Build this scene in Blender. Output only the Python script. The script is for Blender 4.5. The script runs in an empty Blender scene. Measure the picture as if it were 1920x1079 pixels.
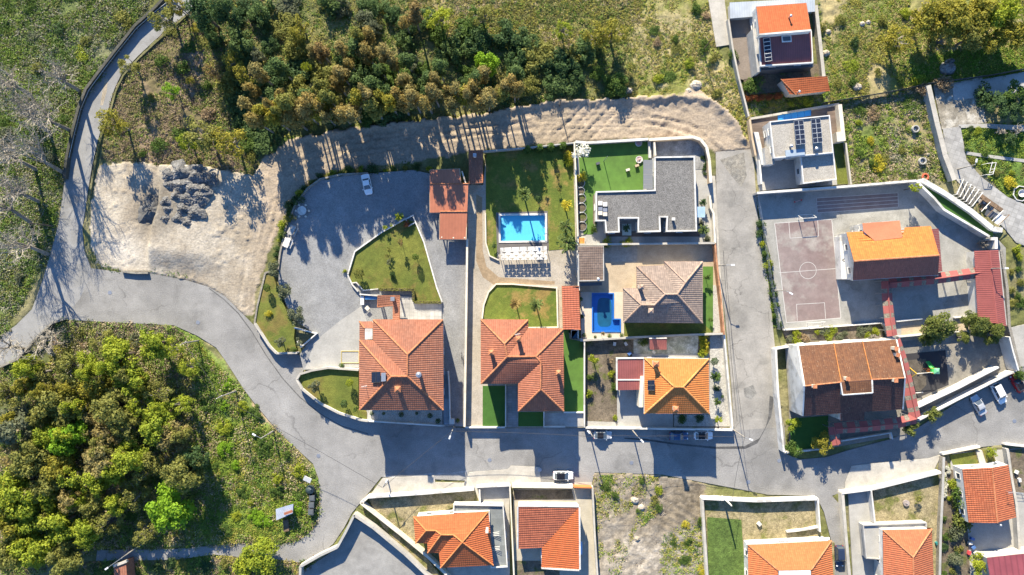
import bpy, math, random
import numpy as np
from mathutils import Vector, Matrix
from mathutils.geometry import tessellate_polygon

SC = bpy.context.scene
COL = SC.collection
R = math.radians
random.seed(7)
NP = np.random.default_rng(7)

# ---------------------------------------------------------------- camera
S = 9.0            # photo pixels per metre on the street
CAMH = 142.2       # camera height above the street
cam_d = bpy.data.cameras.new('camera')
cam = bpy.data.objects.new('camera', cam_d)
COL.objects.link(cam)
cam.location = (0, 0, CAMH)
cam.rotation_euler = (0, 0, 0)
cam_d.sensor_fit = 'HORIZONTAL'
cam_d.angle = 2 * math.atan((1920 / S / 2) / CAMH)
cam_d.clip_start = 1
cam_d.clip_end = 4000
SC.camera = cam

# ---------------------------------------------------------------- daylight
SUN_EL, SHADOW_DX = 27.0, 14.0
c_, s_ = math.cos(R(SUN_EL)), math.sin(R(SUN_EL))
sd = bpy.data.lights.new('sun', 'SUN')
sun = bpy.data.objects.new('sun', sd)
COL.objects.link(sun)
sun.location = (-40, 120, 90)
sun.rotation_euler = Vector((math.sin(R(SHADOW_DX)) * c_, -math.cos(R(SHADOW_DX)) * c_, -s_)).to_track_quat('-Z', 'Y').to_euler()
sd.energy = 5.0
sd.angle = R(0.5)
sd.color = (1.0, 0.89, 0.69)
W_ = bpy.data.worlds.new('World')
SC.world = W_
W_.use_nodes = True
nt = W_.node_tree
bg = nt.nodes.get('Background') or nt.nodes.new('ShaderNodeBackground')
sky = nt.nodes.new('ShaderNodeTexSky')
sky.sky_type = 'NISHITA'
sky.sun_disc = False
sky.sun_elevation = R(SUN_EL)
sky.sun_rotation = R(-SHADOW_DX)
sky.air_density = 1.0
sky.dust_density = 0.0
sky.ozone_density = 8.0
nt.links.new(sky.outputs['Color'], bg.inputs['Color'])
bg.inputs['Strength'].default_value = 0.10
SC.view_settings.view_transform = 'Standard'
SC.view_settings.look = 'None'
SC.view_settings.exposure = 1.57
SC.view_settings.gamma = 1.0
SC.view_settings.use_curve_mapping = False
SC.render.engine = 'CYCLES'
SC.cycles.max_bounces = 5

# ---------------------------------------------------------------- helpers
def P(px, py, z=0.0):
    k = (CAMH - z) / CAMH / S
    return ((px - 960) * k, (539.5 - py) * k, z)

def tag(o, label=None, cat=None, group=None, kind=None):
    if label: o['label'] = label
    if cat: o['category'] = cat
    if group: o['group'] = group
    if kind: o['kind'] = kind
    return o

def thing(name, label, cat, loc=(0, 0, 0), rotz=0.0, group=None):
    o = bpy.data.objects.new(name, None)
    COL.objects.link(o)
    o.empty_display_size = 0.3
    o.location = loc
    o.rotation_euler = (0, 0, rotz)
    return tag(o, label, cat, group, 'thing')

def area2(p):
    return sum(p[i][0] * p[(i + 1) % len(p)][1] - p[(i + 1) % len(p)][0] * p[i][1] for i in range(len(p)))

def ccw(p):
    return list(p) if area2(p) > 0 else list(reversed(p))

class MB:
    """collects faces, then links them as one mesh object"""
    def __init__(s):
        s.v = []; s.f = []; s.uv = []; s.m = []
    def face(s, pts, m=0, uv=None):
        b = len(s.v)
        s.v += [tuple(p) for p in pts]
        s.f.append(list(range(b, b + len(pts))))
        s.uv.append(uv if uv else [(0.0, 0.0)] * len(pts))
        s.m.append(m)
    def poly(s, pts, m=0):
        pts = [tuple(p) for p in pts]
        if len(pts) <= 4 and False:
            s.face(pts, m); return
        tris = tessellate_polygon([[Vector(p) for p in pts]])
        b = len(s.v)
        s.v += pts
        for t in tris:
            q = [pts[i] for i in t]
            t = list(t)
            if area2(q) < 0: t.reverse()
            s.f.append([b + i for i in t]); s.uv.append([(0, 0)] * 3); s.m.append(m)
    def prism(s, poly, z0, z1, m=0, ms=None, top=True):
        poly = ccw([(p[0], p[1]) for p in poly])
        ms = m if ms is None else ms
        if top: s.poly([(x, y, z1) for x, y in poly], m)
        n = len(poly)
        for i in range(n):
            a, b = poly[i], poly[(i + 1) % n]
            L = math.dist(a, b)
            s.face([(a[0], a[1], z0), (b[0], b[1], z0), (b[0], b[1], z1), (a[0], a[1], z1)], ms,
                   [(0, z0), (L, z0), (L, z1), (0, z1)])
    def box(s, c, size, rot=0.0, m=0, tilt=0.0):
        hx, hy, hz = size[0] / 2, size[1] / 2, size[2] / 2
        M = Matrix.Translation(c) @ Matrix.Rotation(rot, 4, 'Z') @ Matrix.Rotation(tilt, 4, 'X')
        V = [M @ Vector((x * hx, y * hy, z * hz)) for x in (-1, 1) for y in (-1, 1) for z in (-1, 1)]
        for q in ((0, 1, 3, 2), (4, 6, 7, 5), (0, 4, 5, 1), (2, 3, 7, 6), (0, 2, 6, 4), (1, 5, 7, 3)):
            s.face([V[i] for i in q], m)
    def tube(s, p0, p1, r0, r1=None, n=6, m=0, cap=True):
        r1 = r0 if r1 is None else r1
        a, b = Vector(p0), Vector(p1)
        d = (b - a)
        if d.length < 1e-6: return
        q = d.to_track_quat('Z', 'Y')
        A = [a + q @ Vector((math.cos(2 * math.pi * i / n) * r0, math.sin(2 * math.pi * i / n) * r0, 0)) for i in range(n)]
        B = [b + q @ Vector((math.cos(2 * math.pi * i / n) * r1, math.sin(2 * math.pi * i / n) * r1, 0)) for i in range(n)]
        for i in range(n):
            j = (i + 1) % n
            s.face([A[i], A[j], B[j], B[i]], m)
        if cap:
            s.face(list(reversed(A)), m); s.face(B, m)
    def path(s, pts, r, n=5, m=0):
        for a, b in zip(pts, pts[1:]): s.tube(a, b, r, r, n, m)
    def lathe(s, prof, c=(0, 0, 0), n=16, m=0):
        rings = [[(c[0] + r * math.cos(2 * math.pi * i / n), c[1] + r * math.sin(2 * math.pi * i / n), c[2] + z) for i in range(n)] for r, z in prof]
        for A, B in zip(rings, rings[1:]):
            for i in range(n):
                j = (i + 1) % n
                s.face([A[i], A[j], B[j], B[i]], m)
        if prof[0][0] > 1e-4: s.face(list(reversed(rings[0])), m)
        if prof[-1][0] > 1e-4: s.face(rings[-1], m)
    def mesh(s, name, mats, org=(0, 0, 0), smooth=False):
        me = bpy.data.meshes.new(name)
        me.from_pydata([(v[0] - org[0], v[1] - org[1], v[2] - org[2]) for v in s.v], [], s.f)
        for mt in (mats if isinstance(mats, (list, tuple)) else [mats]): me.materials.append(mt)
        me.polygons.foreach_set('material_index', s.m)
        uvl = me.uv_layers.new(name='UVMap')
        flat = [c for f in s.uv for p in f for c in (p[0], p[1])]
        uvl.data.foreach_set('uv', flat)
        if smooth: me.polygons.foreach_set('use_smooth', [True] * len(me.polygons))
        me.update()
        return me
    def build(s, name, mats, parent=None, smooth=False, local=False):
        """verts are world coordinates unless local; a child's frame is its thing's frame"""
        org = (0, 0, 0)
        if parent is not None and not local:
            t = parent
            while t.parent: t = t.parent
            org = t.location
        o = bpy.data.objects.new(name, s.mesh(name, mats, org, smooth))
        COL.objects.link(o)
        if parent is not None: o.parent = parent
        return o

def copy_tree(o, parent=None):
    c = o.copy()
    COL.objects.link(c)
    if parent is not None: c.parent = parent
    for ch in list(o.children): copy_tree(ch, c)
    return c

def solo(name, mb, mats, label, cat, group=None, smooth=False, center=True):
    """a thing that is one mesh, with its origin at its base"""
    xs = [v[0] for v in mb.v]; ys = [v[1] for v in mb.v]; zs = [v[2] for v in mb.v]
    org = ((min(xs) + max(xs)) / 2, (min(ys) + max(ys)) / 2, min(zs))
    o = bpy.data.objects.new(name, mb.mesh(name, mats, org, smooth))
    o.location = org
    COL.objects.link(o)
    return tag(o, label, cat, group, 'thing')

def struct(name, mb, mats, smooth=False):
    o = bpy.data.objects.new(name, mb.mesh(name, mats, (0, 0, 0), smooth))
    COL.objects.link(o)
    return tag(o, kind='structure')

def offset_poly(poly, d):
    """poly ccw, inset by d (positive = inwards)"""
    poly = ccw(poly); n = len(poly); out = []
    for i in range(n):
        p0, p1, p2 = Vector(poly[i - 1][:2]), Vector(poly[i][:2]), Vector(poly[(i + 1) % n][:2])
        e1, e2 = (p1 - p0).normalized(), (p2 - p1).normalized()
        n1, n2 = Vector((-e1.y, e1.x)), Vector((-e2.y, e2.x))
        b = n1 + n2
        k = d / max(0.25, (1 + n1.dot(n2)))
        out.append((p1.x + b.x * k, p1.y + b.y * k))
    return out

def strip_poly(line, w):
    """outline of a mitred strip of width w along a polyline (world xy)"""
    L, Rr = [], []
    n = len(line)
    for i in range(n):
        p = Vector(line[i][:2])
        e1 = (p - Vector(line[i - 1][:2])).normalized() if i > 0 else None
        e2 = (Vector(line[i + 1][:2]) - p).normalized() if i < n - 1 else None
        e1 = e1 or e2; e2 = e2 or e1
        n1, n2 = Vector((-e1.y, e1.x)), Vector((-e2.y, e2.x))
        b = (n1 + n2) / max(0.5, 1 + n1.dot(n2))
        L.append((p.x + b.x * w / 2, p.y + b.y * w / 2)); Rr.append((p.x - b.x * w / 2, p.y - b.y * w / 2))
    return L + Rr[::-1]

def wpts(pts, z=0.0):
    return [P(a, b, z)[:2] for a, b in pts]

# ---------------------------------------------------------------- materials
MATS = {}
def nodes(m):
    m.use_nodes = True
    return m.node_tree, m.node_tree.nodes, m.node_tree.links

def mixc(N, L, fac, a, b, mode='MIX'):
    n = N.new('ShaderNodeMix'); n.data_type = 'RGBA'; n.blend_type = mode
    for i, v in ((0, fac), (6, a), (7, b)):
        if hasattr(v, 'links') or hasattr(v, 'is_output'): L.new(v, n.inputs[i])
        elif i == 0: n.inputs[0].default_value = v
        else: n.inputs[i].default_value = (*v, 1)
    return n.outputs[2]

def noise(N, L, co, scale, detail=3.0, rough=0.55, dim='3D'):
    n = N.new('ShaderNodeTexNoise'); n.inputs['Scale'].default_value = scale
    n.inputs['Detail'].default_value = detail; n.inputs['Roughness'].default_value = rough
    if co is not None: L.new(co, n.inputs['Vector'])
    return n.outputs['Fac']

def ramp(N, L, v, lo, hi, a=0.0, b=1.0):
    n = N.new('ShaderNodeMapRange'); n.clamp = True
    L.new(v, n.inputs[0])
    for i, x in enumerate((lo, hi, a, b)): n.inputs[i + 1].default_value = x
    return n.outputs[0]

def mth(N, L, op, a, b=0.0):
    n = N.new('ShaderNodeMath'); n.operation = op
    for i, v in enumerate((a, b)):
        if hasattr(v, 'is_output'): L.new(v, n.inputs[i])
        else: n.inputs[i].default_value = v
    return n.outputs[0]

def surf(name, c1, c2=None, big=0.12, mid=0.9, fine=5.0, amt=0.35, grain=0.25, rough=0.9, bump=0.25, c3=None, s3=0.05, metallic=0.0, spec=0.3, crack=0.0, cs=0.09):
    """weathered surface: two tones blended by broad noise, mid blotches, fine grain"""
    if name in MATS: return MATS[name]
    m = bpy.data.materials.new(name); T, N, L = nodes(m)
    b = N['Principled BSDF']
    g = N.new('ShaderNodeNewGeometry').outputs['Position']
    c2 = c2 or tuple(x * 0.72 for x in c1)
    col = mixc(N, L, ramp(N, L, noise(N, L, g, big, 4, 0.6), 0.36, 0.64), c1, c2)
    if c3: col = mixc(N, L, ramp(N, L, noise(N, L, g, s3 * 3, 5, 0.65), 0.52, 0.62), col, c3)
    if crack:
        nz = N.new('ShaderNodeTexNoise'); nz.inputs['Scale'].default_value = 0.35; nz.inputs['Detail'].default_value = 4; L.new(g, nz.inputs['Vector'])
        ad = N.new('ShaderNodeVectorMath'); ad.operation = 'MULTIPLY_ADD'; L.new(nz.outputs['Color'], ad.inputs[0]); ad.inputs[1].default_value = (5, 5, 0); L.new(g, ad.inputs[2])
        vo = N.new('ShaderNodeTexVoronoi'); vo.voronoi_dimensions = '2D'; vo.feature = 'DISTANCE_TO_EDGE'; vo.inputs['Scale'].default_value = cs; L.new(ad.outputs[0], vo.inputs['Vector'])
        ck = mth(N, L, 'MULTIPLY', ramp(N, L, vo.outputs['Distance'], 0.0, 0.014, crack, 0), ramp(N, L, noise(N, L, g, 0.12, 3), .42, .6))
        col = mixc(N, L, ck, col, tuple(x * .3 for x in c1))
    v = ramp(N, L, noise(N, L, g, mid, 3, 0.6), 0.3, 0.7, 1 - amt, 1 + amt * 0.6)
    w = ramp(N, L, noise(N, L, g, fine, 2, 0.6), 0.3, 0.7, 1 - grain, 1 + grain)
    vw = mth(N, L, 'MULTIPLY', v, w)
    mx = N.new('ShaderNodeVectorMath'); mx.operation = 'SCALE'
    L.new(col, mx.inputs[0]); L.new(vw, mx.inputs['Scale'])
    L.new(mx.outputs[0], b.inputs['Base Color'])
    b.inputs['Roughness'].default_value = rough
    b.inputs['Metallic'].default_value = metallic
    b.inputs['Specular IOR Level'].default_value = spec
    if bump:
        bp = N.new('ShaderNodeBump'); bp.inputs['Strength'].default_value = bump; bp.inputs['Distance'].default_value = 0.12
        L.new(noise(N, L, g, fine * 0.8, 3, 0.6), bp.inputs['Height']); L.new(bp.outputs[0], b.inputs['Normal'])
    MATS[name] = m
    return m

def plain(name, c, rough=0.6, metallic=0.0, spec=0.5, var=0.12):
    if name in MATS: return MATS[name]
    m = bpy.data.materials.new(name); T, N, L = nodes(m)
    b = N['Principled BSDF']
    g = N.new('ShaderNodeNewGeometry').outputs['Position']
    col = mixc(N, L, ramp(N, L, noise(N, L, g, 0.8, 4), 0.35, 0.65), tuple(min(1, x * (1 + var * .4)) for x in c), tuple(x * (1 - var) for x in c))
    L.new(col, b.inputs['Base Color'])
    b.inputs['Roughness'].default_value = rough; b.inputs['Metallic'].default_value = metallic
    b.inputs['Specular IOR Level'].default_value = spec
    MATS[name] = m
    return m

def tile_mat(name, c1, c2, dirt=(0.10, 0.06, 0.045), dirt_amt=0.5, tw=0.42, th=0.45, rough=0.85, lines=0.25, moss=None):
    """clay roof tiles: per-tile tone, rolls across the slope, weathering"""
    if name in MATS: return MATS[name]
    m = bpy.data.materials.new(name); T, N, L = nodes(m)
    b = N['Principled BSDF']
    uv = N.new('ShaderNodeUVMap').outputs[0]
    sp = N.new('ShaderNodeSeparateXYZ'); L.new(uv, sp.inputs[0])
    u = mth(N, L, 'DIVIDE', sp.outputs[0], tw); v = mth(N, L, 'DIVIDE', sp.outputs[1], th)
    fu, fv = mth(N, L, 'FRACT', u), mth(N, L, 'FRACT', v)
    cb = N.new('ShaderNodeCombineXYZ'); L.new(mth(N, L, 'FLOOR', u), cb.inputs[0]); L.new(mth(N, L, 'FLOOR', v), cb.inputs[1])
    wn = N.new('ShaderNodeTexWhiteNoise'); wn.noise_dimensions = '2D'; L.new(cb.outputs[0], wn.inputs['Vector'])
    col = mixc(N, L, ramp(N, L, wn.outputs['Value'], 0, 1), c1, c2)
    g = N.new('ShaderNodeNewGeometry').outputs['Position']
    d = ramp(N, L, noise(N, L, g, 0.22, 5, 0.65), 0.45, 0.72, 0, dirt_amt)
    col = mixc(N, L, d, col, dirt)
    d2 = ramp(N, L, noise(N, L, g, 2.2, 3, 0.7), 0.55, 0.75, 0, dirt_amt * 0.8)
    col = mixc(N, L, d2, col, dirt)
    if moss:
        d3 = ramp(N, L, noise(N, L, g, 3.6, 2, 0.7), 0.62, 0.70, 0, 0.6)
        col = mixc(N, L, d3, col, moss)
    # roll profile and course joint
    roll = mth(N, L, 'ABSOLUTE', mth(N, L, 'SUBTRACT', fu, 0.5))
    gap = ramp(N, L, roll, 0.36, 0.5, 0, lines)
    gap2 = ramp(N, L, fv, 0.0, 0.16, lines * 0.9, 0.0)
    col = mixc(N, L, mth(N, L, 'MAXIMUM', gap, gap2), col, tuple(x * 0.35 for x in c2))
    L.new(col, b.inputs['Base Color'])
    b.inputs['Roughness'].default_value = rough; b.inputs['Specular IOR Level'].default_value = 0.25
    h = mth(N, L, 'COSINE', mth(N, L, 'MULTIPLY', mth(N, L, 'SUBTRACT', fu, 0.5), 6.2832))
    bp = N.new('ShaderNodeBump'); bp.inputs['Strength'].default_value = 0.5; bp.inputs['Distance'].default_value = 0.05
    L.new(h, bp.inputs['Height']); L.new(bp.outputs[0], b.inputs['Normal'])
    MATS[name] = m
    return m

def grid_mat(name, c, joint, sx, sy, jw=0.06, rough=0.8, var=0.25, rot=0.0):
    """paving slabs laid in world space"""
    if name in MATS: return MATS[name]
    m = bpy.data.materials.new(name); T, N, L = nodes(m)
    b = N['Principled BSDF']
    g = N.new('ShaderNodeNewGeometry').outputs['Position']
    mp = N.new('ShaderNodeMapping'); mp.inputs['Rotation'].default_value[2] = rot; L.new(g, mp.inputs[0])
    sp = N.new('ShaderNodeSeparateXYZ'); L.new(mp.outputs[0], sp.inputs[0])
    u = mth(N, L, 'DIVIDE', sp.outputs[0], sx); v = mth(N, L, 'DIVIDE', sp.outputs[1], sy)
    cb = N.new('ShaderNodeCombineXYZ'); L.new(mth(N, L, 'FLOOR', u), cb.inputs[0]); L.new(mth(N, L, 'FLOOR', v), cb.inputs[1])
    wn = N.new('ShaderNodeTexWhiteNoise'); wn.noise_dimensions = '2D'; L.new(cb.outputs[0], wn.inputs['Vector'])
    col = mixc(N, L, wn.outputs['Value'], c, tuple(x * (1 - var) for x in c))
    e = mth(N, L, 'MINIMUM', mth(N, L, 'MULTIPLY', mth(N, L, 'FRACT', u), sx), mth(N, L, 'MULTIPLY', mth(N, L, 'FRACT', v), sy))
    col = mixc(N, L, ramp(N, L, e, jw, jw * 1.4, 1, 0), col, joint)
    vv = ramp(N, L, noise(N, L, g, 0.5, 5, 0.65), 0.3, 0.7, 0.75, 1.15)
    mx = N.new('ShaderNodeVectorMath'); mx.operation = 'SCALE'
    L.new(col, mx.inputs[0]); L.new(vv, mx.inputs['Scale']); L.new(mx.outputs[0], b.inputs['Base Color'])
    b.inputs['Roughness'].default_value = rough
    MATS[name] = m
    return m

def rib_mat(name, c, period=0.35, axis_uv=0, rough=0.5, dark=0.55, metallic=0.0):
    """ribbed sheet metal roofing, ribs by UV"""
    if name in MATS: return MATS[name]
    m = bpy.data.materials.new(name); T, N, L = nodes(m)
    b = N['Principled BSDF']
    uv = N.new('ShaderNodeUVMap').outputs[0]
    sp = N.new('ShaderNodeSeparateXYZ'); L.new(uv, sp.inputs[0])
    f = mth(N, L, 'FRACT', mth(N, L, 'DIVIDE', sp.outputs[axis_uv], period))
    k = ramp(N, L, mth(N, L, 'ABSOLUTE', mth(N, L, 'SUBTRACT', f, 0.5)), 0.3, 0.48, 0, 0.65)
    g = N.new('ShaderNodeNewGeometry').outputs['Position']
    col = mixc(N, L, ramp(N, L, noise(N, L, g, 0.4, 5, 0.6), 0.35, 0.65), c, tuple(x * 0.78 for x in c))
    col = mixc(N, L, k, col, tuple(x * dark for x in c))
    L.new(col, b.inputs['Base Color'])
    b.inputs['Roughness'].default_value = rough; b.inputs['Metallic'].default_value = metallic
    bp = N.new('ShaderNodeBump'); bp.inputs['Strength'].default_value = 0.6; bp.inputs['Distance'].default_value = 0.05
    L.new(k, bp.inputs['Height']); L.new(bp.outputs[0], b.inputs['Normal'])
    MATS[name] = m
    return m

def leaf_mat(name, a, b2, vivid=0.5, trans=0.4, rough=0.6, objvar=0.5):
    a, b2 = tuple(x * 1.45 for x in a), tuple(x * 1.45 for x in b2)
    """foliage: each leaf clump its own tone, each plant its own tint"""
    if name in MATS: return MATS[name]
    m = bpy.data.materials.new(name); T, N, L = nodes(m)
    b = N['Principled BSDF']
    geo = N.new('ShaderNodeNewGeometry')
    oi = N.new('ShaderNodeObjectInfo')
    f = mth(N, L, 'ADD', mth(N, L, 'MULTIPLY', geo.outputs['Random Per Island'], 1 - objvar), mth(N, L, 'MULTIPLY', oi.outputs['Random'], objvar))
    f = mth(N, L, 'ADD', f, ramp(N, L, noise(N, L, geo.outputs['Position'], 0.7, 2), 0.3, 0.7, -0.25, 0.25))
    col = mixc(N, L, ramp(N, L, f, 0, 1), a, b2)
    L.new(col, b.inputs['Base Color'])
    b.inputs['Roughness'].default_value = rough; b.inputs['Specular IOR Level'].default_value = 0.10
    tr = N.new('ShaderNodeBsdfTranslucent'); L.new(col, tr.inputs['Color'])
    ms = N.new('ShaderNodeMixShader'); ms.inputs[0].default_value = trans
    L.new(b.outputs[0], ms.inputs[1]); L.new(tr.outputs[0], ms.inputs[2])
    L.new(ms.outputs[0], N['Material Output'].inputs['Surface'])
    MATS[name] = m
    return m

def attr_mat(name, attr, trans=0.0, rough=0.95, fine=3.0, grain=0.3, bump=0.0):
    """base colour carried per vertex or per leaf, broken up by fine noise"""
    m = bpy.data.materials.new(name); T, N, L = nodes(m)
    b = N['Principled BSDF']
    a = N.new('ShaderNodeAttribute'); a.attribute_name = attr
    g = N.new('ShaderNodeNewGeometry').outputs['Position']
    w = ramp(N, L, noise(N, L, g, fine, 4, 0.7), 0.3, 0.7, 1 - grain, 1 + grain)
    mx = N.new('ShaderNodeVectorMath'); mx.operation = 'SCALE'
    L.new(a.outputs['Color'], mx.inputs[0]); L.new(w, mx.inputs['Scale'])
    L.new(mx.outputs[0], b.inputs['Base Color'])
    b.inputs['Roughness'].default_value = rough; b.inputs['Specular IOR Level'].default_value = 0.10
    if bump:
        bp = N.new('ShaderNodeBump'); bp.inputs['Strength'].default_value = bump; bp.inputs['Distance'].default_value = 0.2
        L.new(noise(N, L, g, fine * .7, 4, 0.6), bp.inputs['Height']); L.new(bp.outputs[0], b.inputs['Normal'])
    if trans:
        tr = N.new('ShaderNodeBsdfTranslucent'); L.new(mx.outputs[0], tr.inputs['Color'])
        ms = N.new('ShaderNodeMixShader'); ms.inputs[0].default_value = trans
        L.new(b.outputs[0], ms.inputs[1]); L.new(tr.outputs[0], ms.inputs[2])
        L.new(ms.outputs[0], N['Material Output'].inputs['Surface'])
    return m

M_GRANITE = surf('granite_setts', (0.265, 0.26, 0.25), (0.185, 0.182, 0.175), big=0.05, mid=0.35, fine=4.5, amt=0.14, grain=0.17, bump=0.3, c3=(0.175, 0.172, 0.165), s3=0.035, crack=0.55, cs=0.05)
M_SIDEST = surf('worn_concrete_road', (0.30, 0.285, 0.26), (0.24, 0.23, 0.21), big=0.07, mid=0.35, fine=3, amt=0.18, grain=0.1, bump=0.15, c3=(0.19, 0.183, 0.168), s3=0.03, crack=0.7, cs=0.12)
M_ASPHALT = surf('pale_asphalt', (0.255, 0.255, 0.25), (0.22, 0.22, 0.217), big=0.1, mid=0.5, fine=5, amt=0.12, grain=0.1, bump=0.15, c3=(.19,.188,.18), s3=.03, crack=.4, cs=.06)
M_GRAVEL = surf('grey_gravel', (0.24, 0.242, 0.24), (0.195, 0.198, 0.2), big=0.1, mid=0.5, fine=5, amt=0.14, grain=0.22, bump=0.4)
M_PAVE = surf('pale_pavement', (0.42, 0.395, 0.345), (0.34, 0.32, 0.28), big=0.15, mid=0.7, fine=5, amt=0.15, grain=0.1, bump=0.1)
M_CONC = surf('concrete', (0.36, 0.35, 0.325), (0.29, 0.285, 0.265), big=0.2, mid=0.8, fine=5, amt=0.16, grain=0.1, bump=0.1)
M_SCHOOL = surf('schoolyard_concrete', (0.31, 0.305, 0.28), (0.26, 0.255, 0.235), big=0.15, mid=0.5, fine=4, amt=0.12, grain=0.08, bump=0.08, c3=(.22,.215,.195), s3=.04, crack=.5, cs=.14)
M_BEIGE = surf('beige_paving', (0.40, 0.33, 0.24), (0.34, 0.265, 0.18), big=0.12, mid=0.9, fine=5, amt=0.14, grain=0.14, bump=0.1)
M_DRIVE = surf('driveway_paving', (0.36, 0.325, 0.275), (0.30, 0.265, 0.21), big=0.1, mid=0.9, fine=4, amt=0.16, grain=0.16, bump=0.15)
M_DECK = plain('dark_deck', (0.115, 0.105, 0.10), 0.7)
M_BROWNDECK = grid_mat('brown_decking', (0.155, 0.115, 0.092), (0.10, 0.075, 0.06), 30, 0.55, 0.05)
M_LAWN = surf('lawn_grass', (0.135, 0.145, 0.026), (0.088, 0.112, 0.019), big=0.12, mid=0.8, fine=5, amt=0.25, grain=0.25, bump=0.5, c3=(0.145, 0.12, 0.032), s3=0.06)
M_LAWNB = surf('patchy_lawn', (0.13, 0.155, 0.025), (0.085, 0.12, 0.018), big=0.16, mid=0.9, fine=5, amt=0.25, grain=0.22, bump=0.5, c3=(0.20, 0.145, 0.045), s3=0.075)
M_TURF = grid_mat('artificial_turf', (0.075, 0.16, 0.022), (0.06, 0.135, 0.018), 60, 2.0, 0.03, 0.9, 0.1)
M_TURFD = surf('green_turf', (0.045, 0.115, 0.02), (0.037, 0.10, 0.017), amt=0.1, grain=0.1, bump=0.2)
M_WHITE = surf('white_render', (0.64, 0.625, 0.59), (0.50, 0.485, 0.45), big=0.3, mid=1.2, fine=4, amt=0.12, grain=0.06, rough=0.8, bump=0.05, c3=(.40,.385,.35), s3=.12)
M_CREAM = surf('cream_render', (0.62, 0.57, 0.47), (0.52, 0.47, 0.38), big=0.4, mid=1.2, fine=4, amt=0.08, grain=0.05, rough=0.8, bump=0.05)
M_GREYW = surf('grey_render', (0.40, 0.39, 0.365), (0.31, 0.30, 0.28), big=0.4, mid=1.2, fine=4, amt=0.12, grain=0.06, rough=0.85, bump=0.1)
M_STONE = surf('stone_wall', (0.27, 0.25, 0.205), (0.19, 0.175, 0.15), big=0.5, mid=2.0, fine=5, amt=0.3, grain=0.25, bump=0.8)
M_SANDW = surf('sand_coloured_wall', (0.50, 0.39, 0.27), (0.42, 0.32, 0.215), big=0.4, mid=1.2, fine=4, amt=0.1, grain=0.06, bump=0.1)
M_GRAVROOF = surf('gravel_roof', (0.165, 0.16, 0.152), (0.13, 0.126, 0.12), big=0.12, mid=1.6, fine=6.5, amt=0.16, grain=0.6, bump=0.5)
M_GRAVROOF2 = surf('pale_gravel_roof', (0.34, 0.32, 0.28), (0.29, 0.27, 0.24), big=0.12, mid=1.6, fine=6.0, amt=0.12, grain=0.3, bump=0.5)
M_SLABROOF = grid_mat('slab_roof', (0.20, 0.215, 0.21), (0.14, 0.15, 0.15), 2.2, 1.1, 0.05)
M_SLATE = plain('dark_slate', (0.07, 0.075, 0.085), 0.6)
M_GLASS = plain('window_glass', (0.06, 0.075, 0.09), 0.08, 0, 0.8)
M_FRAME = plain('window_frame', (0.6, 0.59, 0.56), 0.5)
M_DARKMETAL = plain('dark_metal', (0.05, 0.055, 0.06), 0.45, 0.3)
M_STEEL = plain('galvanised_steel', (0.42, 0.43, 0.44), 0.4, 0.7)
M_WOOD = surf('weathered_wood', (0.19, 0.13, 0.085), (0.13, 0.09, 0.06), fine=6)
M_POLE = surf('grey_pole', (0.30, 0.28, 0.25), (0.22, 0.2, 0.18), fine=6, rough=0.8)
M_SOLAR = grid_mat('solar_cells', (0.012, 0.016, 0.032), (0.03, 0.035, 0.05), 0.5, 0.5, 0.02, 0.25, 0.2)
M_SOIL = surf('garden_soil', (0.16, 0.13, 0.095), (0.105, 0.085, 0.06), big=0.25, mid=1.2, fine=4, amt=0.35, grain=0.3, bump=0.6, c3=(0.09, 0.10, 0.03), s3=0.12)
M_DRYGRASS = surf('dry_grass', (0.30, 0.25, 0.145), (0.20, 0.17, 0.085), big=0.3, mid=1.4, fine=4.5, amt=0.35, grain=0.35, bump=0.7, c3=(0.13, 0.135, 0.04), s3=0.1)
M_PALEGRAVEL = surf('pale_gravel', (0.40, 0.385, 0.35), (0.33, 0.32, 0.29), fine=4.5, amt=0.15, grain=0.3, bump=0.6)
M_COURT = surf('maroon_court', (0.185, 0.138, 0.133), (0.225, 0.185, 0.175), big=0.12, mid=0.5, fine=3, amt=0.15, grain=0.08, bump=0.05, c3=(0.27, 0.245, 0.225), s3=0.05)
M_LINE = plain('white_paint', (0.46, 0.45, 0.43), 0.7)
M_RUBBER = plain('black_rubber', (0.028, 0.028, 0.032), 0.85)
M_TILE_A = tile_mat('clay_tiles_terracotta', (0.325, 0.138, 0.085), (0.255, 0.10, 0.06), dirt=(0.15, 0.085, 0.065), dirt_amt=0.6)
M_TILE_D = tile_mat('clay_tiles_bright_orange', (0.52, 0.19, 0.055), (0.46, 0.155, 0.042), dirt=(0.33, 0.12, 0.04), dirt_amt=0.35)
M_TILE_H = tile_mat('clay_tiles_orange', (0.43, 0.125, 0.046), (0.37, 0.10, 0.037), dirt=(0.30, 0.08, 0.03), dirt_amt=0.35)
M_TILE_C = tile_mat('tiles_faded_brown', (0.29, 0.225, 0.185), (0.20, 0.155, 0.13), dirt=(0.135, 0.112, 0.10), dirt_amt=0.55)
M_TILE_S = tile_mat('tiles_school_orange', (0.54, 0.20, 0.05), (0.45, 0.15, 0.04), dirt=(0.34, 0.125, 0.04), dirt_amt=0.45)
M_TILE_S2 = tile_mat('tiles_weathered_brown', (0.175, 0.082, 0.042), (0.122, 0.055, 0.031), dirt=(0.08, 0.045, 0.03), dirt_amt=0.7, moss=(0.34, 0.24, 0.16))
M_TILE_L = tile_mat('tiles_mottled_red', (0.40, 0.125, 0.058), (0.29, 0.085, 0.042), dirt=(0.2, 0.08, 0.045), dirt_amt=0.6, moss=(0.44, 0.21, 0.115))
M_RIDGE = surf('ridge_tiles', (0.48, 0.2, 0.095), (0.38, 0.145, 0.07), mid=2, fine=6)
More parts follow.
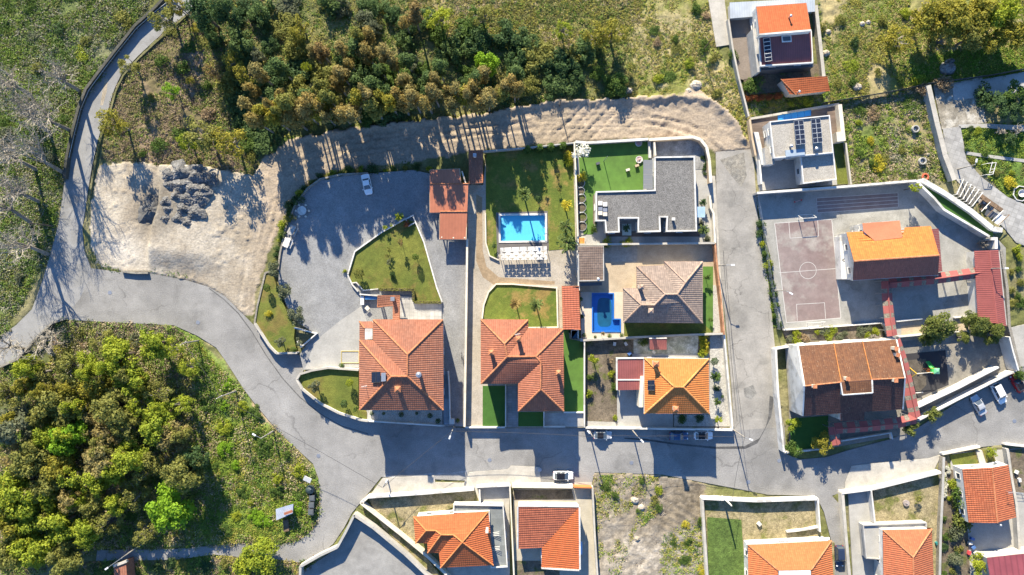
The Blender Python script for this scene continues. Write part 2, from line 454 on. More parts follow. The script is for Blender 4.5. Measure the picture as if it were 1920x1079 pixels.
M_RIDGE_C = surf('ridge_tiles_pale', (0.40, 0.29, 0.22), (0.30, 0.21, 0.16), mid=2, fine=6)
M_CLAYRIB = rib_mat('clay_sheet_roof', (0.42, 0.15, 0.08), 0.3)
M_MAROON = rib_mat('maroon_sheet_roof', (0.24, 0.075, 0.07), 0.45)
M_REDRIB = rib_mat('red_ribbed_roof', (0.34, 0.085, 0.075), 0.95, dark=0.3)
M_BLUEGREY = rib_mat('pale_metal_roof', (0.46, 0.50, 0.53), 0.5, dark=0.75)
M_GREYRIB = rib_mat('grey_metal_canopy', (0.20, 0.21, 0.22), 0.9, dark=0.7)
M_PINK = surf('red_canopy_sheet', (0.33, 0.10, 0.088), (0.27, 0.08, 0.072), fine=4, amt=0.1, grain=0.06, bump=0.0)
M_PATCH = surf('translucent_canopy_sheet', (0.22, 0.19, 0.145), (0.17, 0.145, 0.115), mid=2.5, fine=5, amt=0.35)
M_POOL = plain('pool_tiles', (0.13, 0.50, 0.66), 0.5, var=0.05)
M_POOLD = plain('dark_pool_liner', (0.012, 0.12, 0.42), 0.5, var=0.1)
M_POOLDD = plain('deep_pool_liner', (0.008, 0.085, 0.16), 0.5, var=0.2)
M_BLUEC = plain('blue_pool_cover', (0.02, 0.22, 0.56), 0.6)
M_HEDGEW = plain('green_mesh', (0.03, 0.09, 0.045), 0.8)

def water_mat():
    m = bpy.data.materials.new('pool_water'); T, N, L = nodes(m)
    N.remove(N['Principled BSDF'])
    tp = N.new('ShaderNodeBsdfTransparent'); tp.inputs['Color'].default_value = (0.80, 0.95, 0.99, 1)
    gl = N.new('ShaderNodeBsdfGlossy'); gl.inputs['Roughness'].default_value = 0.05
    ms = N.new('ShaderNodeMixShader'); ms.inputs[0].default_value = 0.04
    g = N.new('ShaderNodeNewGeometry').outputs['Position']
    bp = N.new('ShaderNodeBump'); bp.inputs['Strength'].default_value = 0.2; bp.inputs['Distance'].default_value = 0.1
    L.new(noise(N, L, g, 2.0, 2), bp.inputs['Height']); L.new(bp.outputs[0], gl.inputs['Normal'])
    L.new(tp.outputs[0], ms.inputs[1]); L.new(gl.outputs[0], ms.inputs[2])
    L.new(ms.outputs[0], N['Material Output'].inputs['Surface'])
    return m
M_WATER = water_mat()
# ================================================================ THE GROUND, ROADS AND PAVED LOTS
HARD = []
POOL_HOLE_A = [(938.5,405),(1021.5,404),(1022,451),(939,452)]
POOL_HOLE_C = [(1112,552),(1149,552),(1149,600),(1162,600),(1162,621),(1112,621)]
HOLES = {'long_driveway': POOL_HOLE_A, 'beige_yard': POOL_HOLE_C, 'pool_deck_slab': POOL_HOLE_C}
def sheet(name, pts, z, mat, z0=-0.5, hard=True, kind='structure'):
    mb = MB()
    if name in HOLES:
        o, h = [(*p, z) for p in wpts(pts, z)], [(*p, z) for p in wpts(HOLES[name], z)]
        allp = o + h
        for t in tessellate_polygon([[Vector(p) for p in o], [Vector(p) for p in h]]):
            q = [allp[i] for i in t]
            mb.face(q if area2(q) > 0 else q[::-1])
        mb.prism(wpts(pts, z), z0, z, top=False)
    else: mb.prism(wpts(pts, z), z0, z)
    o = bpy.data.objects.new(name, mb.mesh(name, mat)); COL.objects.link(o)
    if hard: HARD.append(pts)
    return tag(o, kind=kind)

HILL_ROAD = [(318,-30),(290,17),(255,48),(221,90),(190,130),(165,165),(150,200),(138,250),(128,290),(121,340),(110,420),(93,482),(80,525),(60,580),(30,610),(-40,660),
             (-40,720),(0,690),(32,675),(70,632),(97,607),(120,599),(150,560),(168,520),(170,503),(158,470),(154,430),(163,370),(172,315),(183,265),(190,240),(203,205),(214,168),(228,138),(258,106),(290,76),(325,46),(360,18),(380,-30)]
sheet('hill_road', HILL_ROAD, 0.0, M_ASPHALT)
MAIN = [(170,503),(182,505),(230,511),(277,512),(350,526),(390,538),(422,556),(450,584),(478,612),(504,652),(517,664),(556,664),(566,668),(569,696),(556,712),(566,730),(600,758),(635,776),(675,788),(828,800),(872,803),(1095,803),(1376,807),(1382,805),
        (1471,800),(1474,852),(1500,862),(1548,858),(1600,842),(1670,824),(1725,800),(1800,752),(1900,696),(1960,660),(1960,840),(1885,834),(1845,838),(1767,851),(1750,885),(1580,922),(1560,930),(1578,950),(1590,1100),(1565,1100),(1560,1020),(1545,960),(1530,930),
        (1440,928),(1320,905),(1240,890),(1115,886),(1110,905),(960,905),(715,895),(688,928),(660,962),(645,990),(625,1020),(600,1040),(560,1055),(525,1050),(480,1048),(400,1040),(330,1050),(180,1052),(182,1032),(330,1030),(420,1022),(480,1016),(525,1022),(555,1015),(578,1003),(592,985),(600,950),(597,897),(587,870),(562,847),(522,810),(480,760),(457,730),(425,680),(405,652),(370,630),(325,610),(237,606),(120,600),(150,560),(168,520)]
sheet('main_street', MAIN, 0.004, M_GRANITE)
sheet('side_street', [(1342,285),(1412,280),(1420,400),(1435,480),(1447,590),(1456,680),(1466,780),(1471,801),(1377,808),(1371,720),(1364,640),(1356,560),(1349,470),(1344,400)], 0.008, M_SIDEST)
sheet('street_pavement', [(717,897),(814,892),(816,905),(870,906),(880,886),(952,881),(958,874),(1012,876),(1014,905),(1110,905),(1110,914),(960,914),(890,918),(690,934)], 0.12, M_PAVE)
sheet('pavement', [(1585,905),(1597,874),(1650,868),(1720,862),(1742,860),(1765,853),(1750,885),(1585,922)], 0.11, M_PAVE)
sheet('side_pavement', [(1331,330),(1341,330),(1349,470),(1357,590),(1376,800),(1373,800),(1352,620),(1344,470)], 0.12, M_PAVE)

# ---- lot of the big terracotta house
YARD_A = [(597,336),(640,327),(690,326),(775,319),(806,326),(866,343),(877,450),(872,800),(832,800),(828,799),(690,789),(672,690),(569,694),(562,664),(578,642),(593,627),(560,606),(538,575),(522,530),(524,478),(536,424),(556,378)]
sheet('gravel_yard', YARD_A, 0.7, M_GRAVEL)
sheet('concrete_apron', [(677,575),(684,590),(688,604),(677,660),(672,690),(572,692),(590,640),(640,600)], 0.704, M_CONC)
LAWN_A = [(761,411),(779,417),(795,455),(819,540),(828,566),(775,566),(774,545),(711,543),(682,546),(671,530),(660,532),(652,515),(665,472),(715,436)]
sheet('garden_lawn', LAWN_A, 0.95, M_LAWN, hard=False)
LAWN_A2 = [(497,512),(513,520),(527,560),(540,590),(553,612),(551,634),(557,662),(518,662),(505,650),(477,608),(482,575)]
sheet('side_lawn', LAWN_A2, 0.8, M_LAWN)
LAWN_A3 = [(562,703),(585,697),(615,691),(672,695),(672,770),(688,773),(688,788),(676,786),(635,773),(602,755),(569,728),(558,712)]
sheet('front_lawn', LAWN_A3, 1.0, M_LAWN)
sheet('gravel_bed', [(688,768),(829,768),(829,797),(688,788)], 0.9, M_PALEGRAVEL)
sheet('tiled_terrace', [(750,556),(775,557),(775,567),(828,567),(828,602),(750,602)], 1.0, grid_mat('terrace_tiles', (0.42, 0.415, 0.40), (0.24, 0.24, 0.235), 0.85, 0.85, 0.05), hard=False)
sheet('side_ramp', [(832,697),(840,697),(842,725),(844,795),(832,797)], 0.95, grid_mat('blue_grey_tiles', (0.22, 0.28, 0.33), (0.16, 0.2, 0.24), 1.0, 1.0, 0.04), hard=False)
# ---- pool house lot
sheet('long_driveway', [(878,347),(906,347),(912,285),(1078,268),(1088,540),(1060,545),(1058,620),(1097,640),(1097,802),(872,802)], 0.5, M_DRIVE)
sheet('drive_band', [(893,365),(904,370),(905,470),(912,500),(935,520),(1040,528),(1040,534),(925,534),(905,520),(893,490)], 0.504, surf('brown_paving', (0.30, 0.225, 0.145), (0.25, 0.185, 0.115), fine=5, amt=0.2, grain=0.15), hard=False)
sheet('pool_lawn', [(911,284),(1074,270),(1079,466),(1030,470),(1030,472),(1028,466),(1027,396),(930,399),(932,486),(918,480),(911,456)], 0.55, M_LAWNB, hard=False)
sheet('round_lawn', [(904,598),(907,572),(916,548),(929,534),(960,534),(1043,541),(1045,613),(990,614),(990,600)], 0.62, M_LAWNB, hard=False)
sheet('side_turf', [(1057,620),(1066,620),(1068,636),(1096,642),(1094,773),(1056,773)], 0.56, M_TURF, hard=False)
sheet('front_grass_plot', [(905,724),(948,724),(948,800),(905,800)], 0.58, M_TURFD, hard=False)
sheet('small_grass_plot', [(972,773),(1019,773),(1019,800),(972,800)], 0.58, M_TURFD, hard=False)
sheet('entrance_path', [(950,724),(971,724),(971,801),(950,801)], 0.56, grid_mat('entrance_tiles', (0.24, 0.25, 0.255), (0.15, 0.16, 0.165), 0.9, 0.5, 0.04), hard=False)
sheet('front_terrace', [(1021,775),(1094,775),(1094,800),(1021,800)], 0.56, M_GREYW, hard=False)
# ---- gravel-roofed house lot
sheet('flat_house_lot', [(1081,266),(1310,262),(1324,276),(1332,330),(1340,458),(1084,460)], 0.5, M_CONC)
sheet('turf_lawn', [(1084,272),(1217,265),(1219,300),(1206,302),(1206,357),(1120,360),(1112,440),(1094,440),(1090,380)], 0.54, M_TURF, hard=False)
sheet('dark_side_bed', [(1112,366),(1118,366),(1120,420),(1112,420)], 0.56, M_SOIL, hard=False)
sheet('service_yard', [(1232,266),(1306,264),(1316,280),(1320,318),(1304,318),(1226,300)], 0.55, surf('grey_slab', (0.27, 0.27, 0.265)), hard=False)
sheet('house_terrace', [(1136,434),(1312,434),(1312,444),(1136,444)], 0.6, M_BROWNDECK, hard=False)
# ---- brown-roofed house lot
sheet('beige_yard', [(1085,460),(1340,459),(1352,540),(1358,626),(1215,636),(1090,640)], 0.4, M_BEIGE)
sheet('grey_carport_slab', [(1133,462),(1195,462),(1195,491),(1133,491)], 0.404, M_DRIVE, hard=False)
sheet('pool_deck_slab', [(1089,548),(1170,548),(1170,632),(1090,639)], 0.45, surf('pale_pool_deck', (0.50, 0.44, 0.36), (0.44, 0.38, 0.30), fine=5, amt=0.08, grain=0.06), hard=False)
sheet('back_lawn', [(1170,605),(1336,605),(1336,625),(1180,634),(1170,634)], 0.42, M_LAWN, hard=False)
sheet('side_grass', [(1318,500),(1337,500),(1337,624),(1318,606)], 0.43, M_TURF, hard=False)
sheet('white_gravel_strip', [(1337,535),(1352,535),(1357,622),(1337,624)], 0.44, M_PALEGRAVEL, hard=False)
# ---- orange-roofed house lot
sheet('kitchen_garden', [(1098,640),(1190,634),(1357,625),(1375,803),(1098,803)], 0.3, M_SOIL)
sheet('concrete_drive', [(1157,730),(1212,730),(1212,775),(1262,775),(1262,801),(1157,801)], 0.34, M_CONC, hard=False)
sheet('back_slab', [(1188,636),(1310,630),(1308,664),(1208,664),(1188,668)], 0.33, surf('mossy_slab', (0.36, 0.36, 0.31), (0.25, 0.26, 0.20), big=0.5, mid=1.2, c3=(0.42, 0.43, 0.4)), hard=False)
sheet('path_strip', [(1185,664),(1330,664),(1330,672),(1185,672)], 0.37, M_CONC, hard=False)
sheet('gravel_garden', [(1331,630),(1357,627),(1373,800),(1264,800),(1264,778),(1331,778)], 0.35, M_PALEGRAVEL, hard=False)
sheet('garden_paving', [(1100,790),(1156,792),(1156,801),(1100,801)], 0.345, M_CONC, hard=False)
# ---- school
SCHOOL = [(1421,364),(1720,341),(1800,395),(1868,446),(1886,465),(1888,615),(1800,628),(1700,640),(1670,640),(1655,612),(1470,618),(1462,614),(1446,490),(1424,395)]
sheet('school_yard', SCHOOL, 0.2, M_SCHOOL)
sheet('handball_court', [(1452,418.5),(1560,411),(1577,597),(1474,606)], 0.204, M_COURT, hard=False)
sheet('running_lanes', [(1530,372),(1684,361.5),(1685,388.5),(1532,400)], 0.204, M_COURT, hard=False)
sheet('turf_bank', [(1724,341),(1733,340),(1800,386),(1862,430),(1862,446),(1855,443),(1770,393),(1752,372)], 1.4, M_TURFD)
sheet('school_garden', [(1468,620),(1652,608),(1656,634),(1478,645)], 0.3, M_SOIL)
sheet('lower_school_yard', [(1480,645),(1885,612),(1903,690),(1830,735),(1718,795),(1715,812),(1548,842),(1480,850)], 0.15, surf('worn_slabs', (0.22, 0.205, 0.175), (0.19, 0.18, 0.155), mid=0.5, fine=4, amt=0.2, grain=0.12))
sheet('playground_mat', [(1697,664),(1773,657),(1779,722),(1708,752)], 0.16, M_RUBBER, hard=False)
sheet('patched_slab', [(1701,676),(1736,673),(1737,722),(1712,748),(1706,742)], 0.164, surf('brown_slab', (0.11, 0.095, 0.075)), hard=False)
sheet('green_school_plot', [(1482,785),(1553,780),(1553,840),(1482,848)], 0.2, M_TURFD, hard=False)
sheet('tan_terrace', [(1690,640),(1800,627),(1818,618),(1818,600),(1690,612)], 0.22, M_BEIGE, hard=False)
def line_strip(name, pts, w, z, closed=False, mat=None):
    pp = wpts(pts, z)
    if closed: pp = pp + [pp[0]]
    mb = MB()
    if closed:
        for a, b in zip(pp, pp[1:]): mb.poly([(*q, z) for q in strip_poly([a, b], w)])
    else: mb.poly([(*q, z) for q in strip_poly(pp, w)])
    return struct(name, mb, mat or M_LINE)
line_strip('court_marking', [(1452.5,419),(1559.5,411.5),(1576.5,596.5),(1474.5,605.5)], 0.12, 0.208, True)
line_strip('court_marking', [(1460,512),(1567,504)], 0.1, 0.212)
line_strip('court_marking', [(1515 + 15.5 * math.cos(a), 507.5 + 15.5 * math.sin(a)) for a in [i * math.pi / 16 for i in range(32)]], 0.1, 0.216, True)
line_strip('court_marking', [(1479,416.5),(1481.5,447),(1535,443),(1533,413)], 0.1, 0.22)
line_strip('court_marking', [(1495,602),(1493.5,571),(1546,568),(1548,598)], 0.1, 0.22)
for k in range(5):
    t = k / 4
    line_strip('lane_marking', [(1530.5 + 1.5 * t, 372 + 27.5 * t), (1684 + 0.7 * t, 362 + 26.5 * t)], 0.09, 0.208)
line_strip('lane_marking', [(1531,372),(1532.5,400)], 0.09, 0.212); line_strip('lane_marking', [(1683.5,362),(1684.5,388)], 0.09, 0.212)
# ---- north-east lots
sheet('north_house_terrace', [(1367,33),(1412,31),(1430,140),(1394,150),(1384,148)], 0.3, surf('brown_slabs', (0.22, 0.185, 0.155), (0.18, 0.15, 0.125), fine=4, amt=0.1, grain=0.1))
sheet('north_house_lot', [(1420,120),(1534,120),(1538,150),(1470,172),(1425,176),(1400,180),(1394,150)], 0.25, M_SOIL)
sheet('concrete_lane', [(1325,-20),(1356,-20),(1369,84),(1343,88)], 0.1, M_PAVE)
sheet('modern_house_lot', [(1408,222),(1575,197),(1583,268),(1592,345),(1424,358)], 0.3, M_CONC)
sheet('brown_terrace', [(1409,226),(1570,200),(1576,262),(1440,300),(1416,290)], 0.34, M_BROWNDECK, hard=False)
sheet('narrow_lawn', [(1563,268),(1588,268),(1592,345),(1570,346)], 0.35, M_LAWN, hard=False)
sheet('paved_lane', [(1768,242),(1801,237),(1812,300),(1840,332),(1890,370),(1960,400),(1960,475),(1905,455),(1885,430),(1850,395),(1795,340),(1775,300)], 0.1, grid_mat('lane_pavers', (0.34, 0.335, 0.32), (0.22, 0.215, 0.205), 1.1, 0.9, 0.06, rot=0.35))
sheet('concrete_ramp', [(1750,160),(1790,155),(1842,145),(1846,210),(1850,230),(1801,238),(1766,243)], 0.08, surf('stained_concrete', (0.31, 0.285, 0.235), (0.19, 0.17, 0.135), big=0.3, mid=0.7, c3=(0.42, 0.40, 0.35), s3=0.12))
sheet('upper_lane', [(1786,158),(1850,148),(1960,128),(1960,170),(1850,182),(1788,188)], 0.1, M_CONC)
sheet('garden_path', [(1796,234),(1850,232),(1960,238),(1960,250),(1850,240),(1800,240)], 0.1, M_CONC)
sheet('upper_path', [(1812,284),(1850,290),(1930,300),(1930,306),(1850,296),(1812,290)], 0.1, M_CONC)
sheet('east_side_yard', [(1893,615),(1960,600),(1960,680),(1908,690)], 0.1, M_CONC)
# ---- south lots
sheet('sunken_yard', [(663,972),(700,990),(830,1095),(560,1095),(566,1072),(630,1030)], -0.02, surf('old_concrete', (0.27, 0.265, 0.25), (0.215, 0.21, 0.198), mid=0.7, amt=0.15, grain=0.1))
sheet('south_villa_garden', [(690,933),(890,918),(900,945),(850,952),(780,975),(780,1022),(835,1090),(800,1079),(715,985)], 0.3, M_DRYGRASS)
sheet('villa_entrance', [(885,914),(955,912),(956,1090),(835,1090),(850,945),(895,940)], 0.28, M_PAVE)
sheet('red_house_lot', [(962,918),(1112,916),(1118,1095),(962,1095)], 0.25, surf('pale_yard', (0.40, 0.365, 0.29), (0.34, 0.31, 0.25), amt=0.1, grain=0.06))
sheet('house_front_bed', [(963,919),(1072,918),(1076,936),(963,938)], 0.29, M_SOIL, hard=False)
sheet('dark_yard_corner', [(966,1052),(1048,1052),(1050,1092),(966,1092)], 0.29, M_SOIL, hard=False)
sheet('walled_garden', [(1322,938),(1536,938),(1540,1000),(1565,1018),(1565,1092),(1326,1092)], 0.2, M_DRYGRASS)
sheet('walled_green', [(1326,970),(1390,975),(1398,1092),(1328,1092)], 0.24, surf('rough_green', (0.09, 0.14, 0.03), (0.06, 0.10, 0.02), mid=1.2, fine=4, amt=0.4, grain=0.4, bump=0.8), hard=False)
sheet('villa_drive', [(1590,922),(1634,918),(1636,985),(1655,1000),(1655,1092),(1600,1092)], 0.2, M_CONC)
sheet('villa_dry_lawn', [(1638,918),(1768,886),(1770,920),(1762,1092),(1745,1092),(1745,990),(1640,985)], 0.3, M_DRYGRASS)
sheet('old_house_lot', [(1785,850),(1960,838),(1960,1092),(1800,1092),(1790,1000),(1780,900)], 0.15, M_CONC)
sheet('old_house_lawn', [(1780,853),(1837,846),(1844,872),(1790,880)], 0.2, M_LAWN, hard=False)
sheet('small_grass_patch', [(1842,845),(1860,842),(1868,868),(1850,870)], 0.2, M_LAWN, hard=False)
sheet('planted_border', [(1772,858),(1782,880),(1796,885),(1810,975),(1815,1000),(1820,1092),(1766,1092),(1770,920)], 0.19, M_SOIL, hard=False)
sheet('ploughed_plot', [(1893,844),(1960,838),(1960,925),(1903,926)], 0.2, M_SOIL, hard=False)

# ---------------------------------------------------------------- noise in numpy
def vnoise(x, y, seed=0):
    r = np.random.default_rng(seed).random((256, 256)).astype(np.float32)
    xi, yi = np.floor(x).astype(int), np.floor(y).astype(int)
    fx, fy = x - xi, y - yi
    fx = fx * fx * (3 - 2 * fx); fy = fy * fy * (3 - 2 * fy)
    a = r[xi & 255, yi & 255]; b = r[(xi + 1) & 255, yi & 255]; c = r[xi & 255, (yi + 1) & 255]; d = r[(xi + 1) & 255, (yi + 1) & 255]
    return (a * (1 - fx) + b * fx) * (1 - fy) + (c * (1 - fx) + d * fx) * fy
def fbm(x, y, f, seed=0, o=4, g=0.55):
    s = 0; a = 1; t = 0
    for k in range(o):
        s = s + a * vnoise(x * f + 17.3 * k, y * f - 9.1 * k, seed + k); t += a; a *= g; f *= 2.03
    return s / t
def inpoly(px, py, poly):
    poly = np.array(poly, float); n = len(poly)
    r = np.zeros(px.shape, bool); j = n - 1
    for i in range(n):
        xi, yi = poly[i]; xj, yj = poly[j]
        if yi != yj:
            c = ((yi > py) != (yj > py)) & (px < (xj - xi) * (py - yi) / (yj - yi) + xi)
            r ^= c
        j = i
    return r
def sstep(a, b, x):
    t = np.clip((x - a) / (b - a), 0, 1)
    return t * t * (3 - 2 * t)
def polydist(px, py, line):
    d = np.full(px.shape, 1e9)
    sgn = np.zeros(px.shape)
    for (ax, ay), (bx, by) in zip(line, line[1:]):
        vx, vy = bx - ax, by - ay
        t = np.clip(((px - ax) * vx + (py - ay) * vy) / (vx * vx + vy * vy), 0, 1)
        q = np.hypot(px - ax - t * vx, py - ay - t * vy)
        m = q < d
        d = np.where(m, q, d); sgn = np.where(m, np.sign((px - ax) * vy - (py - ay) * vx), sgn)
    return d, sgn

DIRT = [(470,330),(498,292),(540,263),(620,246),(700,236),(800,226),(900,214),(1000,196),(1060,188),(1150,186),(1275,180),(1300,163),(1335,186),(1372,214),(1396,258),(1414,282),(1345,288),(1330,275),(1310,258),(1215,260),(1075,266),(910,281),(800,300),(640,322),(590,336),(560,362),(538,400),(520,440),(500,480),(482,540),(474,592),(450,590),(410,553),(350,527),(280,514),(230,510),(185,497),(170,460),(170,390),(185,312),(228,302),(300,310),(345,310),(400,317),(465,325)]
VACANT = [(1112,886),(1240,890),(1320,905),(1322,940),(1326,1100),(1122,1100),(1118,960)]
RIM = [(560,258),(700,237),(900,215),(1000,197),(1060,189),(1150,187),(1275,182),(1335,188),(1370,216),(1393,258)]
BANK = [(302,300),(303,350),(300,385),(287,425),(280,470),(276,515)]
RUTS = [[(520,420),(535,350),(570,310),(640,290),(760,268),(900,245),(1060,225),(1200,222),(1290,238),(1350,290)],
        [(540,320),(640,278),(800,256),(950,240),(1100,232),(1230,228),(1320,250)],
        [(1040,262),(1080,225),(1110,190)],[(1100,258),(1150,205)],[(480,560),(490,470),(520,380)],[(455,570),(470,480),(480,400)]]
ZONES = [ # polygon, colour a, colour b, blend frequency
    ([(-200,-100),(2120,-100),(2120,1180),(-200,1180)], (0.14,0.13,0.07), (0.09,0.095,0.035), 0.15),
    ([(-200,-100),(330,-100),(240,80),(150,200),(120,340),(90,480),(0,640),(-200,700)], (0.125,0.13,0.07), (0.075,0.095,0.033), 0.14),
    ([(200,230),(215,165),(300,70),(380,-100),(520,-100),(480,330),(300,310),(190,300)], (0.17,0.125,0.09), (0.10,0.085,0.045), 0.2),
    ([(390,-100),(1190,-100),(1190,190),(880,220),(500,290),(470,330),(380,200)], (0.125,0.12,0.05), (0.07,0.08,0.03), 0.15),
    ([(700,-100),(1200,-100),(1200,60),(1000,110),(800,60)], (0.21,0.17,0.09), (0.13,0.12,0.045), 0.2),
    ([(1170,-100),(1330,-100),(1345,90),(1400,190),(1415,280),(1330,190),(1280,176),(1180,186)], (0.23,0.195,0.10), (0.13,0.135,0.04), 0.2),
    ([(1535,-100),(2120,-100),(2120,160),(1740,160),(1560,200)], (0.22,0.185,0.095), (0.12,0.13,0.04), 0.2),
    ([(1690,120),(1790,95),(2120,80),(2120,140),(1740,155)], (0.09,0.15,0.025), (0.07,0.115,0.02), 0.2),
    ([(1570,200),(1740,160),(1790,340),(1595,350)], (0.18,0.145,0.09), (0.085,0.11,0.03), 0.2),
    ([(1800,230),(2120,230),(2120,440),(1890,370),(1812,290)], (0.085,0.13,0.03), (0.06,0.10,0.02), 0.2),
    ([(-200,640),(120,602),(330,612),(470,750),(600,900),(600,1000),(520,1022),(180,1032),(-200,1180)], (0.11,0.09,0.055), (0.06,0.075,0.025), 0.15),
    ([(120,602),(330,612),(300,650),(90,650)], (0.19,0.14,0.10), (0.12,0.10,0.06), 0.2),
    ([(330,612),(372,630),(470,750),(600,900),(596,990),(520,1022),(350,1020),(370,760)], (0.13,0.165,0.045), (0.09,0.13,0.028), 0.2),
    ([(480,1015),(600,1000),(560,1180),(-200,1180),(180,1050)], (0.12,0.11,0.05), (0.07,0.09,0.03), 0.2),
    ([(480,650),(330,610),(372,628),(412,652),(470,740),(590,868),(602,900),(590,880),(540,835),(470,765)], (0.27,0.21,0.14), (0.16,0.14,0.06), 0.25),
]
def build_ground():
    st = 0.36
    xs = np.arange(-120, 120.01, st); ys = np.arange(-69, 69.01, st)
    X, Y = np.meshgrid(xs, ys)
    PX, PY = X * S + 960, 539.5 - Y * S
    wx = PX + (fbm(X, Y, 0.35, 5) - .5) * 26; wy = PY + (fbm(X, Y, 0.35, 9) - .5) * 26
    col = np.zeros(X.shape + (3,), np.float32)
    for i, (poly, a, b, f) in enumerate(ZONES):
        m = inpoly(wx, wy, poly)
        t = sstep(0.38, 0.62, fbm(X, Y, f, 30 + i, 5))[..., None]
        col = np.where(m[..., None], (np.array(a) * (1 - t) + np.array(b) * t) * 1.4, col)
    n1 = fbm(X, Y, 0.09, 71, 4); n2 = fbm(X, Y, 0.6, 72, 4); n3 = fbm(X, Y, 1.6, 73, 3)
    # earth
    wx2 = PX + (fbm(X, Y, 0.6, 15) - .5) * 12; wy2 = PY + (fbm(X, Y, 0.6, 19) - .5) * 12
    md = inpoly(wx2, wy2, DIRT); mv = inpoly(wx2, wy2, VACANT)
    east = sstep(430, 520, PX)
    lot = np.array((0.375, 0.335, 0.272)); trk = np.array((0.325, 0.265, 0.20)); brown = np.array((0.235, 0.195, 0.145))
    t = sstep(0.35, 0.65, n1 * 0.6 + n2 * 0.4)[..., None]
    dc = lot * (1 - east[..., None]) + trk * east[..., None]
    dc = dc * (1 - 0.7 * t) + brown * 0.7 * t
    wl = np.exp(-((PX - 235) / 40) ** 2 - ((PY - 470) / 34) ** 2)[..., None] * (.5 + n2[..., None]); dc = dc * (1 - .5 * wl) + np.array((0.5, 0.48, 0.44)) * .5 * wl
    dc = dc * (0.82 + 0.36 * n3[..., None])
    col = np.where(md[..., None], dc, col)
    vc = np.array((0.30, 0.265, 0.215)) * (1 - t) + np.array((0.155, 0.13, 0.095)) * t
    vc = vc * (0.5 + 1.0 * n3[..., None]) * (.75 + .5 * sstep(.4, .6, n2))[..., None]
    col = np.where(mv[..., None], vc, col)
    # bare verge in front of the vacant plots and old tipped asphalt dust by the heaps
    dd = np.hypot((PX - 300), (PY - 390))
    col = np.where((md & (dd < 75))[..., None], col * (0.55 + 0.45 * sstep(25, 75, dd + (n2 - .5) * 40))[..., None], col)
    # heights
    Z = -0.12 + (fbm(X, Y, 0.12, 81, 3) - .5) * 0.5 + (fbm(X, Y, 0.9, 84, 4) - .5) * 0.5
    zd = 0.02 + (fbm(X, Y, 0.5, 91, 4) - .5) * 0.2 * (.45 + .55 * east) + (fbm(X, Y, 1.4, 94, 3) - .5) * 0.2 * (.5 + .5 * east)
    # scattered clods
    zd += 0.22 * sstep(.66, .8, fbm(X, Y, 1.1, 95, 2)) * sstep(.45, .6, fbm(X, Y, .1, 93))
    # graded ridges left by the bulldozer, running along and across the strip
    zd += 0.035 * np.sin((X * 0.55 + Y * 1.5) * 2.2 + fbm(X, Y, 0.2, 96) * 9) * sstep(0.45, 0.6, fbm(X, Y, 0.12, 97)) * east
    zd += 0.012 * np.sin((X * 1.3 - Y * 0.35) * 2.0 + fbm(X, Y, 0.25, 98) * 10) * sstep(0.48, 0.6, fbm(X, Y, 0.1, 99))
    zd += (0.05 + .05 * n1) * np.sin(np.hypot(X - 38, Y - 12) * 2.6 + n2 * 5) * sstep(.4, .6, fbm(X, Y, .15, 105)) * sstep(900, 1100, PX)
    for r in RUTS:
        d, sg = polydist(wx2 * .3 + PX * .7, wy2 * .3 + PY * .7, r)
        d = d / S
        zd += -0.16 * np.exp(-((np.abs(d) - 0.85) / 0.24) ** 2) + 0.10 * np.exp(-((np.abs(d) - 1.35) / 0.2) ** 2)
    d, sg = polydist(wx2, wy2, RIM)
    zd += 0.75 * np.exp(-(d / S / 1.1) ** 2) * (0.6 + 0.8 * n2)
    d, sg = polydist(wx2 * .4 + PX * .6, wy2 * .4 + PY * .6, BANK)
    side = sstep(-0.5, 0.5, np.where(sg < 0, -d, d) / S)
    left = 1.25 * side * (1 - sstep(345, 450, PX)) * (1 - sstep(462, 516, PY + (PX - 300) * -0.12)) * sstep(296, 320, PY + 20)
    zd += left
    zd += 0.5 * (1 - sstep(0, 60, PX - 168)) * 0
    Z = np.where(md, zd, Z)
    dv = (fbm(X, Y, 0.35, 101, 3) - .5) * 0.35 + (fbm(X, Y, 1.5, 104, 3) - .5) * 0.3 + 0.07 * np.sin((X * 0.8 + Y * 1.2) * 3 + n1 * 8) * inpoly(PX, PY, [(1235,935),(1320,935),(1320,1030),(1240,1025)])
    Z = np.where(mv, dv + 0.05, Z)
    for poly in HARD:
        Z = np.where(inpoly(PX, PY, poly), -0.30, Z)
    for poly in (POOL_HOLE_A, POOL_HOLE_C):
        Z = np.where(inpoly(PX, PY, [(sum(p[0] for p in poly) / len(poly) + (a - sum(p[0] for p in poly) / len(poly)) * 1.12, sum(p[1] for p in poly) / len(poly) + (b - sum(p[1] for p in poly) / len(poly)) * 1.12) for a, b in poly]), -3.0, Z)
    H, Wd = X.shape
    v = np.stack([X, Y, Z], -1).reshape(-1, 3)
    idx = np.arange(H * Wd).reshape(H, Wd)
    q = np.stack([idx[:-1, :-1], idx[:-1, 1:], idx[1:, 1:], idx[1:, :-1]], -1).reshape(-1, 4)
    me = bpy.data.meshes.new('ground')
    # far skirt
    sk = np.array([(-900, -900, -0.6), (900, -900, -0.6), (900, 900, -0.6), (-900, 900, -0.6)], float)
    nv = len(v); v2 = np.concatenate([v, sk]); 
    me.vertices.add(len(v2)); me.vertices.foreach_set('co', v2.astype(np.float32).ravel())
    loops = np.concatenate([q.ravel(), np.arange(nv, nv + 4)])
    me.loops.add(len(loops)); me.loops.foreach_set('vertex_index', loops.astype(np.int32))
    npoly = len(q) + 1
    me.polygons.add(npoly); me.polygons.foreach_set('loop_start', np.arange(npoly, dtype=np.int32) * 4)
    me.polygons.foreach_set('use_smooth', np.ones(npoly, bool))
    me.update(calc_edges=True)
